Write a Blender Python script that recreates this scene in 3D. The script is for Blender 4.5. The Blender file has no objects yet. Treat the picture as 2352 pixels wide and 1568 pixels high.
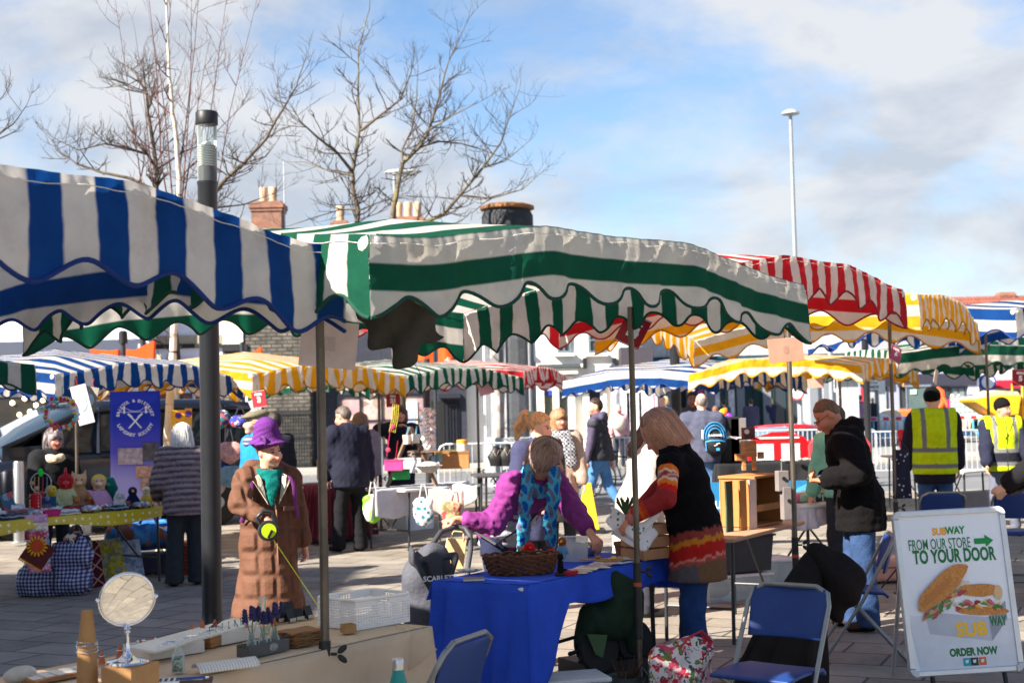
import bpy,math,random
import numpy as np
from mathutils import Vector as V,Matrix
R=math.radians
random.seed(7);rng=np.random.default_rng(7)
S=bpy.context.scene;C=S.collection
# ---------------- camera ----------------
CW,CHH,F=2352.0,1568.0,3231.0
CAMZ,PITCH,ROLL=1.63,2.853,-1.26
cd=bpy.data.cameras.new('camera');cam=bpy.data.objects.new('camera',cd);C.objects.link(cam)
cd.sensor_width=36;cd.lens=36*F/CW;cd.clip_end=3000;cd.clip_start=.05
CM=Matrix.Translation((0,0,CAMZ))@Matrix.Rotation(R(90+PITCH),4,'X')@Matrix.Rotation(R(ROLL),4,'Z')
cam.matrix_world=CM;S.camera=cam
cd.dof.use_dof=True;cd.dof.focus_distance=7.2;cd.dof.aperture_fstop=4.5
def ray(px,py):
 return CM.to_3x3()@V(((px-CW/2)/F,-(py-CHH/2)/F,-1))
def at(px,py,Y):
 d=ray(px,py);return CM.translation+d*(Y/d.y)
def gp(px,py,z=0):
 d=ray(px,py);return CM.translation+d*((z-CAMZ)/d.z)
# ---------------- light ----------------
SUN_EL,SUN_AZ=36.0,(-0.815,-0.579)
w=bpy.data.worlds.new('World');S.world=w;w.use_nodes=True
nt=w.node_tree;nt.nodes.clear();N=nt.nodes.new;L=nt.links.new
def wn(t,**k):
 n=N(t)
 for a,b in k.items():setattr(n,a,b)
 return n
sky=wn('ShaderNodeTexSky',sky_type='NISHITA',sun_disc=False)
sky.sun_elevation=R(SUN_EL);sky.sun_rotation=math.atan2(SUN_AZ[0],SUN_AZ[1])
sky.air_density=1.0;sky.dust_density=.4;sky.ozone_density=2.0
tc=wn('ShaderNodeTexCoord')
def mp(scale,loc=(0,0,0),rot=(0,0,0)):
 m=wn('ShaderNodeMapping');m.inputs['Scale'].default_value=scale;m.inputs['Location'].default_value=loc;m.inputs['Rotation'].default_value=rot
 L(tc.outputs['Generated'],m.inputs['Vector']);return m
def nz(m,sc,det,rough,dist=0.0):
 n=wn('ShaderNodeTexNoise');n.inputs['Scale'].default_value=sc;n.inputs['Detail'].default_value=det
 n.inputs['Roughness'].default_value=rough;n.inputs['Distortion'].default_value=dist
 L(m.outputs['Vector'],n.inputs['Vector']);return n
def ramp(src,stops):
 r=wn('ShaderNodeValToRGB');e=r.color_ramp.elements
 e[0].position,e[0].color=stops[0][0],(*[stops[0][1]]*3,1);e[1].position,e[1].color=stops[1][0],(*[stops[1][1]]*3,1)
 for p,c in stops[2:]:
  q=e.new(p);q.color=(c,c,c,1)
 L(src,r.inputs['Fac']);return r
big=nz(mp((1,1,1.7),(1.3,.2,.05)),4.2,10,.57,.25)
cov=ramp(big.outputs['Fac'],[(.38,0),(.57,1)])
sep=wn('ShaderNodeSeparateXYZ');L(tc.outputs['Generated'],sep.inputs[0])
low=ramp(sep.outputs['Z'],[(.0,.42),(.26,.0)])
wisp=nz(mp((1,.8,3.2),(.9,0,0),(0,.25,.1)),3.6,10,.66,.7)
wis=ramp(wisp.outputs['Fac'],[(.46,0),(.80,.6)])
mx=wn('ShaderNodeMath',operation='ADD',use_clamp=True);L(cov.outputs[0],mx.inputs[0]);L(low.outputs[0],mx.inputs[1])
mx2=wn('ShaderNodeMath',operation='MAXIMUM',use_clamp=True);L(mx.outputs[0],mx2.inputs[0]);L(wis.outputs[0],mx2.inputs[1])
mx3=wn('ShaderNodeMath',operation='MULTIPLY',use_clamp=True);L(mx2.outputs[0],mx3.inputs[0]);high=ramp(sep.outputs['Z'],[(.30,.92),(.62,.12)]);L(high.outputs[0],mx3.inputs[1])
shade=nz(mp((1,1,2.2),(.1,.4,.22)),6.0,8,.55,.3)
cc=wn('ShaderNodeValToRGB');L(shade.outputs['Fac'],cc.inputs['Fac'])
cc.color_ramp.elements[0].position=.40;cc.color_ramp.elements[0].color=(2.75,2.95,3.3,1)
cc.color_ramp.elements[1].position=.56;cc.color_ramp.elements[1].color=(3.9,3.95,4.05,1)
tint=wn('ShaderNodeMixRGB',blend_type='MULTIPLY');tint.inputs[0].default_value=1;L(sky.outputs[0],tint.inputs[1]);tint.inputs[2].default_value=(.70,.82,.92,1)
mix=wn('ShaderNodeMixRGB');L(mx3.outputs[0],mix.inputs[0]);L(tint.outputs[0],mix.inputs[1]);L(cc.outputs[0],mix.inputs[2])
bg=wn('ShaderNodeBackground');bg.inputs['Strength'].default_value=.066;L(mix.outputs[0],bg.inputs['Color'])
wo=wn('ShaderNodeOutputWorld');L(bg.outputs[0],wo.inputs[0])
sl=bpy.data.lights.new('sun','SUN');sl.energy=5.0;sl.angle=R(.55);sl.color=(1,.93,.82)
so=bpy.data.objects.new('sun',sl);C.objects.link(so)
sd=V((SUN_AZ[0]*math.cos(R(SUN_EL)),SUN_AZ[1]*math.cos(R(SUN_EL)),math.sin(R(SUN_EL))))
so.rotation_euler=(-sd).to_track_quat('-Z','Y').to_euler();so.location=(-10,-10,20)
S.view_settings.view_transform='Standard';S.view_settings.look='None';S.view_settings.exposure=1.72;S.view_settings.gamma=1
S.cycles.max_bounces=6;S.cycles.transparent_max_bounces=8;S.cycles.use_denoising=True
# ---------------- materials ----------------
_M={}
def lin(c):
 return tuple(((x/255+.055)/1.055)**2.4 if x>10 else x/255/12.92 for x in c)
def mat(name,col=(.5,.5,.5),rough=.75,metal=0.,var=.16,scale=9.,bump=.0,bscale=60.,spec=.4,trans=0.,emit=0.,attr=False,uvs=None,alpha=None,glass=False,sheen=0.,nodes=None,stretch=(1,1,1),soft=.02,seams=None):
 if name in _M:return _M[name]
 m=bpy.data.materials.new(name);m.use_nodes=True;n=m.node_tree;b=n.nodes['Principled BSDF'];out=n.nodes['Material Output']
 A=n.nodes.new;K=n.links.new
 b.inputs['Roughness'].default_value=rough;b.inputs['Metallic'].default_value=metal;b.inputs['Specular IOR Level'].default_value=spec
 t=A('ShaderNodeTexCoord');mpn=A('ShaderNodeMapping');mpn.inputs['Scale'].default_value=stretch;K(t.outputs['Object'],mpn.inputs['Vector'])
 if attr:
  at_=A('ShaderNodeAttribute');at_.attribute_name='Col';src=at_.outputs['Color']
 elif uvs:
  uv=A('ShaderNodeUVMap');sx=A('ShaderNodeSeparateXYZ');K(uv.outputs[0],sx.inputs[0])
  fr=A('ShaderNodeMath');fr.operation='PINGPONG';fr.inputs[1].default_value=.5;K(sx.outputs['X'],fr.inputs[0])
  rp=A('ShaderNodeMapRange');rp.inputs['From Min'].default_value=.25-soft;rp.inputs['From Max'].default_value=.25+soft;K(fr.outputs[0],rp.inputs[0])
  mx_=A('ShaderNodeMixRGB');K(rp.outputs[0],mx_.inputs[0]);mx_.inputs[1].default_value=(*col,1);mx_.inputs[2].default_value=(*uvs,1);src=mx_.outputs[0]
 else:
  rgb=A('ShaderNodeRGB');rgb.outputs[0].default_value=(*col,1);src=rgb.outputs[0]
 if nodes:src=nodes(n,A,K,src,mpn)
 if var>0:
  z=A('ShaderNodeTexNoise');z.inputs['Scale'].default_value=scale;z.inputs['Detail'].default_value=7;z.inputs['Roughness'].default_value=.65;K(mpn.outputs[0],z.inputs['Vector'])
  mr=A('ShaderNodeMapRange');mr.inputs['From Min'].default_value=.3;mr.inputs['From Max'].default_value=.7;mr.inputs['To Min'].default_value=1-var;mr.inputs['To Max'].default_value=1+var*.7;K(z.outputs['Fac'],mr.inputs[0])
  ml=A('ShaderNodeMixRGB');ml.blend_type='MULTIPLY';ml.inputs[0].default_value=1;K(src,ml.inputs[1]);K(mr.outputs[0],ml.inputs[2]);src=ml.outputs[0]
 K(src,b.inputs['Base Color'])
 if bump>0:
  z2=A('ShaderNodeTexNoise');z2.inputs['Scale'].default_value=bscale;z2.inputs['Detail'].default_value=6;K(mpn.outputs[0],z2.inputs['Vector'])
  bp=A('ShaderNodeBump');bp.inputs['Strength'].default_value=min(1,bump);bp.inputs['Distance'].default_value=.02;K(z2.outputs['Fac'],bp.inputs['Height']);K(bp.outputs[0],b.inputs['Normal'])
 if seams:
  sx=A('ShaderNodeSeparateXYZ');K(t.outputs['Object'],sx.inputs[0]);hs=[]
  for k,w_ in zip((0,2),seams):
   p_=A('ShaderNodeMath');p_.operation='PINGPONG';p_.inputs[1].default_value=w_/2;K(sx.outputs[k],p_.inputs[0]);r_=A('ShaderNodeMapRange');r_.interpolation_type='SMOOTHSTEP';r_.inputs['From Max'].default_value=w_*.28;K(p_.outputs[0],r_.inputs[0]);hs.append(r_)
  mn=A('ShaderNodeMath');mn.operation='MULTIPLY';K(hs[0].outputs[0],mn.inputs[0]);K(hs[1].outputs[0],mn.inputs[1])
  bq=A('ShaderNodeBump');bq.inputs['Strength'].default_value=1;bq.inputs['Distance'].default_value=.016;K(mn.outputs[0],bq.inputs['Height'])
  if bump>0:K(bp.outputs[0],bq.inputs['Normal'])
  K(bq.outputs[0],b.inputs['Normal'])
 if sheen>.15:b.inputs['Sheen Weight'].default_value=sheen*.15
 if emit:
  K(src,b.inputs['Emission Color']);b.inputs['Emission Strength'].default_value=emit
 if trans:
  tr=A('ShaderNodeBsdfTranslucent');K(src,tr.inputs['Color']);ms=A('ShaderNodeMixShader');ms.inputs[0].default_value=trans
  K(b.outputs[0],ms.inputs[1]);K(tr.outputs[0],ms.inputs[2]);K(ms.outputs[0],out.inputs[0])
 if glass:
  b.inputs['Transmission Weight'].default_value=.0;tb=A('ShaderNodeBsdfTransparent');tb.inputs[0].default_value=(.93,.97,.97,1)
  ms=A('ShaderNodeMixShader');fz=A('ShaderNodeFresnel');fz.inputs[0].default_value=1.45
  ad=A('ShaderNodeMath');ad.operation='ADD';ad.inputs[1].default_value=(alpha or .1);ad.use_clamp=True;K(fz.outputs[0],ad.inputs[0])
  K(ad.outputs[0],ms.inputs[0]);K(tb.outputs[0],ms.inputs[1]);K(b.outputs[0],ms.inputs[2]);K(ms.outputs[0],out.inputs[0])
 _M[name]=m;return m
def cm(c,**k):
 """plain painted / plastic material straight from an sRGB triple"""
 nm='col_%d_%d_%d_%s'%(*c,'_'.join('%s%s'%i for i in sorted(k.items())))
 return mat(nm,lin(c),**k)
# ---------------- mesh builder ----------------
class MB:
 def __init__(s):s.v=[];s.f=[];s.m=[];s.uv=[];s.mi=0;s.has_uv=False
 def add(s,vs,fs,uvs=None):
  o=len(s.v);s.v+=[tuple(x)for x in vs]
  for i,f in enumerate(fs):
   s.f.append([o+j for j in f]);s.m.append(s.mi);s.uv.append(uvs[i]if uvs else None)
  if uvs:s.has_uv=True
  return s
 def box(s,c,d,rz=0.,M=None,rx=0.,ry=0.):
  x,y,z=d[0]/2,d[1]/2,d[2]/2
  q=[V((a,b,e))for a in(-x,x)for b in(-y,y)for e in(-z,z)]
  T=M or(Matrix.Translation(c)@Matrix.Rotation(rz,4,'Z')@Matrix.Rotation(ry,4,'Y')@Matrix.Rotation(rx,4,'X'))
  return s.add([T@p for p in q],[(0,1,3,2),(4,6,7,5),(0,4,5,1),(2,3,7,6),(0,2,6,4),(1,5,7,3)])
 def tube(s,pts,r,n=8,cap=True,flat=None):
  pts=[V(p)for p in pts];k=len(pts);rs=r if hasattr(r,'__len__')else[r]*k
  vs=[];up=None
  for i,p in enumerate(pts):
   t=(pts[min(i+1,k-1)]-pts[max(i-1,0)])
   t=t.normalized()if t.length>1e-9 else V((0,0,1))
   if up is None:up=V((0,0,1))if abs(t.z)<.9 else V((1,0,0))
   a=t.cross(up);a=a.normalized()if a.length>1e-6 else t.orthogonal().normalized()
   b=a.cross(t).normalized();up=b
   for j in range(n):
    th=2*math.pi*j/n;vs.append(p+a*math.cos(th)*rs[i]+b*math.sin(th)*rs[i]*(flat or 1))
  fs=[(i*n+j,i*n+(j+1)%n,(i+1)*n+(j+1)%n,(i+1)*n+j)for i in range(k-1)for j in range(n)]
  if cap:fs+=[tuple(range(n))[::-1],tuple((k-1)*n+j for j in range(n))]
  return s.add(vs,fs)
 def lathe(s,prof,n=20,M=None,cap=True):
  M=M or Matrix.Identity(4);k=len(prof)
  vs=[M@V((r*math.cos(2*math.pi*j/n),r*math.sin(2*math.pi*j/n),z))for r,z in prof for j in range(n)]
  fs=[(i*n+j,i*n+(j+1)%n,(i+1)*n+(j+1)%n,(i+1)*n+j)for i in range(k-1)for j in range(n)]
  if cap:fs+=[tuple(range(n))[::-1],tuple((k-1)*n+j for j in range(n))]
  return s.add(vs,fs)
 def ell(s,c,r,M=None,nu=14,nv=9):
  T=Matrix.Translation(c)@(M or Matrix.Identity(4));vs=[]
  for i in range(nv+1):
   ph=math.pi*i/nv
   for j in range(nu):
    th=2*math.pi*j/nu;vs.append(T@V((r[0]*math.sin(ph)*math.cos(th),r[1]*math.sin(ph)*math.sin(th),r[2]*math.cos(ph))))
  return s.add(vs,[(i*nu+j,(i+1)*nu+j,(i+1)*nu+(j+1)%nu,i*nu+(j+1)%nu)for i in range(nv)for j in range(nu)])
 def poly(s,pts):return s.add(pts,[tuple(range(len(pts)))])
 def prism(s,pts,nrm,th):
  """outline with real thickness"""
  nrm=V(nrm).normalized()*th;n=len(pts);a=[V(p)for p in pts];b=[p+nrm for p in a]
  return s.add(a+b,[tuple(range(n))[::-1],tuple(range(n,2*n))]+[(i,(i+1)%n,n+(i+1)%n,n+i)for i in range(n)])
 def grid(s,fn,nu,nv,uvf=None):
  vs=[fn(i/nu,j/nv)for j in range(nv+1)for i in range(nu+1)]
  fs=[];us=[]
  for j in range(nv):
   for i in range(nu):
    fs.append((j*(nu+1)+i,j*(nu+1)+i+1,(j+1)*(nu+1)+i+1,(j+1)*(nu+1)+i))
    if uvf:us.append([uvf(a,b)for a,b in((i/nu,j/nv),((i+1)/nu,j/nv),((i+1)/nu,(j+1)/nv),(i/nu,(j+1)/nv))])
  return s.add(vs,fs,us if uvf else None)
 def build(s,name,mats,parent=None,smooth=None,bevel=0,thick=0,**tags):
  me=bpy.data.meshes.new(name);me.from_pydata(s.v,[],s.f);me.validate(clean_customdata=False)
  mats=mats if isinstance(mats,(list,tuple))else[mats]
  for m in mats:me.materials.append(m)
  if len(me.polygons)==len(s.m):me.polygons.foreach_set('material_index',s.m)
  if s.has_uv and len(me.polygons)==len(s.uv):
   u=me.uv_layers.new(name='UVMap');k=0
   for q in s.uv:
    for c in(q or[(0,0)]*0):u.data[k].uv=c;k+=1
  if smooth is not None:
   me.polygons.foreach_set('use_smooth',[True]*len(me.polygons))
   if smooth<180:me.set_sharp_from_angle(angle=R(smooth))
  o=bpy.data.objects.new(name,me);C.objects.link(o)
  if parent:o.parent=parent
  if thick:
   q=o.modifiers.new('thickness','SOLIDIFY');q.thickness=thick;q.offset=0
  if bevel:
   q=o.modifiers.new('bevel','BEVEL');q.width=bevel;q.segments=2;q.limit_method='ANGLE';q.angle_limit=R(40)
  return tag(o,**tags)
def tag(o,label=None,cat=None,group=None,kind=None):
 if label:o['label']=label
 if cat:o['category']=cat
 if group:o['group']=group
 if kind:o['kind']=kind
 return o
def thing(name,label,cat,loc=(0,0,0),rz=0.,group=None,rx=0.,ry=0.):
 o=bpy.data.objects.new(name,None);C.objects.link(o);o.location=loc;o.rotation_euler=(rx,ry,rz);o.empty_display_size=.1
 return tag(o,label,cat,group)
def copy_tree(o,parent=None):
 c=o.copy();C.objects.link(c)
 if parent:c.parent=parent
 for ch in[x for x in o.children]:copy_tree(ch,c)
 return c
_txt={}
def text(name,body,size,m,parent,M,ext=.002,align='CENTER',bold=0.,sx=1.):
 cu=bpy.data.curves.new('t','FONT');cu.body=body;cu.size=size;cu.align_x=align;cu.align_y='CENTER';cu.extrude=ext;cu.offset=bold;cu.resolution_u=3
 to=bpy.data.objects.new('t',cu);C.objects.link(to)
 me=bpy.data.meshes.new_from_object(to.evaluated_get(bpy.context.evaluated_depsgraph_get()));bpy.data.objects.remove(to)
 me.materials.clear();me.materials.append(m);me.transform(M@Matrix.Diagonal((sx,1,1,1)))
 o=bpy.data.objects.new(name,me);C.objects.link(o);o.parent=parent;return o
def face(px,py,pz,rz=0,rx=90):
 return Matrix.Translation((px,py,pz))@Matrix.Rotation(rz,4,'Z')@Matrix.Rotation(R(rx),4,'X')
white_cloth=lin((216,209,199))
BLUE,GREEN,RED,YEL=(.004,.052,.22),(.006,.09,.05),(.52,.014,.022),(.76,.36,.010)
steel=mat('brushed_steel',(.55,.55,.56),.32,1.,.1,20)
galv=mat('galvanised_steel',(.50,.51,.52),.45,.8,.15,14)
dark_metal=mat('dark_painted_steel',(.022,.024,.028),.42,.0,.2,6,spec=.5)
pole_m=mat('worn_stall_pole',(.16,.13,.10),.45,.75,.45,7,stretch=(1,1,.5))
black_pl=mat('black_plastic',(.012,.012,.013),.5,0,.2)
chrome=mat('chrome',(.8,.8,.82),.06,1.,.0)
# ---------------- soft volumes: smooth-blended capsules turned into one continuous skin ----------------
def nrm(a):
 a=np.asarray(a,float);return a/max(1e-9,np.linalg.norm(a))
class Vol:
 def __init__(s,k=.03):s.p=[];s.k=k
 def cone(s,a,b,ra,rb,flat=None,ax=None,k=None,sub=False):
  s.p.append(('c',np.array(a,float),np.array(b,float),ra,rb,flat,None if ax is None else nrm(ax),s.k if k is None else k,sub));return s
 def ell(s,c,r,fr=None,k=None,sub=False):
  s.p.append(('e',np.array(c,float),np.array(r,float),fr if fr is not None else np.eye(3),None,None,None,s.k if k is None else k,sub));return s
 def chain(s,pts,rs,**q):
  for i in range(len(pts)-1):s.cone(pts[i],pts[i+1],rs[i],rs[i+1],**q)
  return s
 def bounds(s):
  lo=np.full(3,1e9);hi=-lo
  for p in s.p:
   if p[8]:continue
   if p[0]=='c':
    r=max(p[3],p[4]);r2=r
    lo=np.minimum(lo,np.minimum(p[1],p[2])-r2);hi=np.maximum(hi,np.maximum(p[1],p[2])+r2)
   else:
    e=np.abs(p[3]).T@p[2]
    lo=np.minimum(lo,p[1]-e);hi=np.maximum(hi,p[1]+e)
  return lo,hi
 def mesh(s,vox,post=None,col=None):
  lo,hi=s.bounds();lo-=4*vox;hi+=4*vox
  n=np.ceil((hi-lo)/vox).astype(int)+1
  D=np.full(n,.2,np.float32);axs=[lo[i]+vox*np.arange(n[i])for i in range(3)]
  for ty,A,B,ra,rb,flat,ax,k,sub in s.p:
   m=k+5*vox
   if ty=='c':
    r=max(ra,rb);l=np.minimum(A,B)-r-m;h=np.maximum(A,B)+r+m
   else:
    e=np.abs(ra).T@B;l=A-e-m;h=A+e+m
   i0=np.clip(np.floor((l-lo)/vox).astype(int),0,n);i1=np.clip(np.ceil((h-lo)/vox).astype(int)+1,0,n)
   if(i1<=i0).any():continue
   sl=tuple(slice(a,b)for a,b in zip(i0,i1))
   P=np.stack(np.meshgrid(*[axs[i][sl[i]]for i in range(3)],indexing='ij'),-1).astype(np.float32)
   if ty=='c':
    q=P-A.astype(np.float32);ba=(B-A).astype(np.float32)
    if flat:
     a_=ax.astype(np.float32);q=q+(q@a_)[...,None]*(1/flat-1)*a_;ba=ba+(ba@a_)*(1/flat-1)*a_
    t=np.clip((q@ba)/max(1e-9,ba@ba),0,1);d=np.linalg.norm(q-t[...,None]*ba,axis=-1)-(ra+(rb-ra)*t)
    if flat:d=d*min(1,flat+.15)
   else:
    q=(P-A.astype(np.float32))@ra.T.astype(np.float32);rr=B.astype(np.float32)
    k0=np.linalg.norm(q/rr,axis=-1);k1=np.linalg.norm(q/(rr*rr),axis=-1);d=k0*(k0-1)/np.maximum(k1,1e-6)
   D0=D[sl]
   if sub:
    h_=np.clip(.5-.5*(D0+d)/max(k,1e-5),0,1);D[sl]=D0*(1-h_)-d*h_+k*h_*(1-h_)
   else:
    h_=np.clip(.5+.5*(d-D0)/max(k,1e-5),0,1);D[sl]=d*(1-h_)+D0*h_-k*h_*(1-h_)
  if post is not None:
   P=np.stack(np.meshgrid(*axs,indexing='ij'),-1).astype(np.float32);D=post(P,D).astype(np.float32)
  return nets(D,lo,vox)
def nets(D,lo,vox):
 D=D.copy();D[0]=D[-1]=.2;D[:,0]=D[:,-1]=.2;D[:,:,0]=D[:,:,-1]=.2
 n=D.shape;ins=D<0
 cs=[(i,j,k)for i in(0,1)for j in(0,1)for k in(0,1)]
 sh=tuple(a-1 for a in n);cnt=np.zeros(sh,np.int8)
 for i,j,k in cs:cnt+=ins[i:i+sh[0],j:j+sh[1],k:k+sh[2]]
 act=(cnt>0)&(cnt<8);idx=np.argwhere(act);ids=np.full(sh,-1,np.int64);ids[act]=np.arange(len(idx))
 acc=np.zeros((len(idx),3));num=np.zeros(len(idx))
 cv={c:D[idx[:,0]+c[0],idx[:,1]+c[1],idx[:,2]+c[2]]for c in cs}
 for a in cs:
  for d in range(3):
   if a[d]:continue
   b=list(a);b[d]=1;b=tuple(b);va,vb=cv[a],cv[b];x=(va<0)!=(vb<0)
   t=va/np.where(x,va-vb,1);p=np.tile(np.array(a,float),(len(idx),1));p[:,d]=t;acc[x]+=p[x];num[x]+=1
 vs=lo+vox*(idx+acc/num[:,None]);fs=[]
 for d in range(3):
  e,g=(d+1)%3,(d+2)%3
  s0=[slice(1,-1)]*3;s0[d]=slice(0,-1);s1=list(s0);s1[d]=slice(1,None)
  a=ins[tuple(s0)];b=ins[tuple(s1)];x=np.argwhere(a!=b);fl=a[tuple(x.T)]
  base=x.copy()
  for q in(e,g):base[:,q]+=1
  def cid(de,dg):
   c=base.copy();c[:,e]+=de;c[:,g]+=dg;return ids[tuple(c.T)]
  q=np.stack([cid(-1,-1),cid(0,-1),cid(0,0),cid(-1,0)],1);q[~fl]=q[~fl][:,::-1];fs.append(q)
 fs=np.concatenate(fs);fs=fs[(fs>=0).all(1)]
 return vs,fs
def put(name,vs,fs,m,parent,col=None,relax=1,jit=0.):
 me=bpy.data.meshes.new(name)
 if relax:
  for _ in range(relax):
   s=np.zeros_like(vs);c=np.zeros(len(vs))
   for a,b in((0,1),(1,2),(2,3),(3,0)):
    np.add.at(s,fs[:,a],vs[fs[:,b]]);np.add.at(c,fs[:,a],1);np.add.at(s,fs[:,b],vs[fs[:,a]]);np.add.at(c,fs[:,b],1)
   vs=vs*.5+.5*s/np.maximum(c,1)[:,None]
 me.vertices.add(len(vs));me.vertices.foreach_set('co',np.asarray(vs,np.float32).ravel())
 me.loops.add(fs.size);me.loops.foreach_set('vertex_index',fs.astype(np.int32).ravel())
 me.polygons.add(len(fs));me.polygons.foreach_set('loop_start',np.arange(0,fs.size,4,dtype=np.int32))
 try:me.polygons.foreach_set('loop_total',np.full(len(fs),4,np.int32))
 except Exception:pass
 me.update();me.validate();me.polygons.foreach_set('use_smooth',[True]*len(me.polygons))
 me.materials.append(m)
 if col is not None:
  c=np.ones((len(vs),4),np.float32);c[:,:3]=col(vs)if callable(col)else col
  me.color_attributes.new('Col','FLOAT_COLOR','POINT').data.foreach_set('color',c.ravel())
 o=bpy.data.objects.new(name,me);C.objects.link(o)
 if parent:o.parent=parent
 return o
def soft(name,vol,vox,m,parent,col=None,post=None,relax=1):
 vs,fs=vol.mesh(vox,post);return put(name,vs,fs,m,parent,col,relax)
def wrinkle(P,amp,wl,seed=0,ax=None):
 g=np.random.default_rng(seed);o=np.zeros(P.shape[:-1],np.float32)
 for _ in range(6):
  d=g.normal(size=3);d=d/np.linalg.norm(d)*2*math.pi/(wl*g.uniform(.6,1.6));o+=np.sin(P@d.astype(np.float32)+g.uniform(0,6.3))
 return amp*o/6
def smooth01(x):return np.clip(x,0,1)**2*(3-2*np.clip(x,0,1))
# ---------------- people ----------------
cloth_attr=mat('woven_cloth',attr=True,rough=.9,var=.16,scale=16,bump=.22,bscale=60,spec=.2)
skin_attr=mat('skin',attr=True,rough=.55,var=.06,scale=14,spec=.35)
hair_attr=mat('hair',attr=True,rough=.55,var=.42,scale=16,stretch=(6,6,.5),bump=.35,bscale=20,spec=.4)
knit_attr=mat('knitted_wool',attr=True,rough=.95,var=.16,scale=30,bump=.4,bscale=110,spec=.15)
denim_attr=mat('denim_cloth',attr=True,rough=.9,var=.3,scale=9,bump=.3,bscale=60,spec=.2)
shoe_m=mat('dark_shoe_leather',(.012,.011,.011),.5,0,.2)
def rot(axis,a):
 return np.array(Matrix.Rotation(a,3,V(axis)))
def ik(a,t,l1,l2,pole):
 a,t=np.array(a,float),np.array(t,float);d=t-a;L_=np.linalg.norm(d);D=min(L_,(l1+l2)*.999);u=d/max(L_,1e-6);t=a+u*D
 x=(l1*l1-l2*l2+D*D)/(2*D);h=math.sqrt(max(0,l1*l1-x*x));p=np.array(pole,float);p=p-u*(p@u);p=nrm(p)
 return a+u*x+p*h,t
SKIN=lin((222,168,140))
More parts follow.
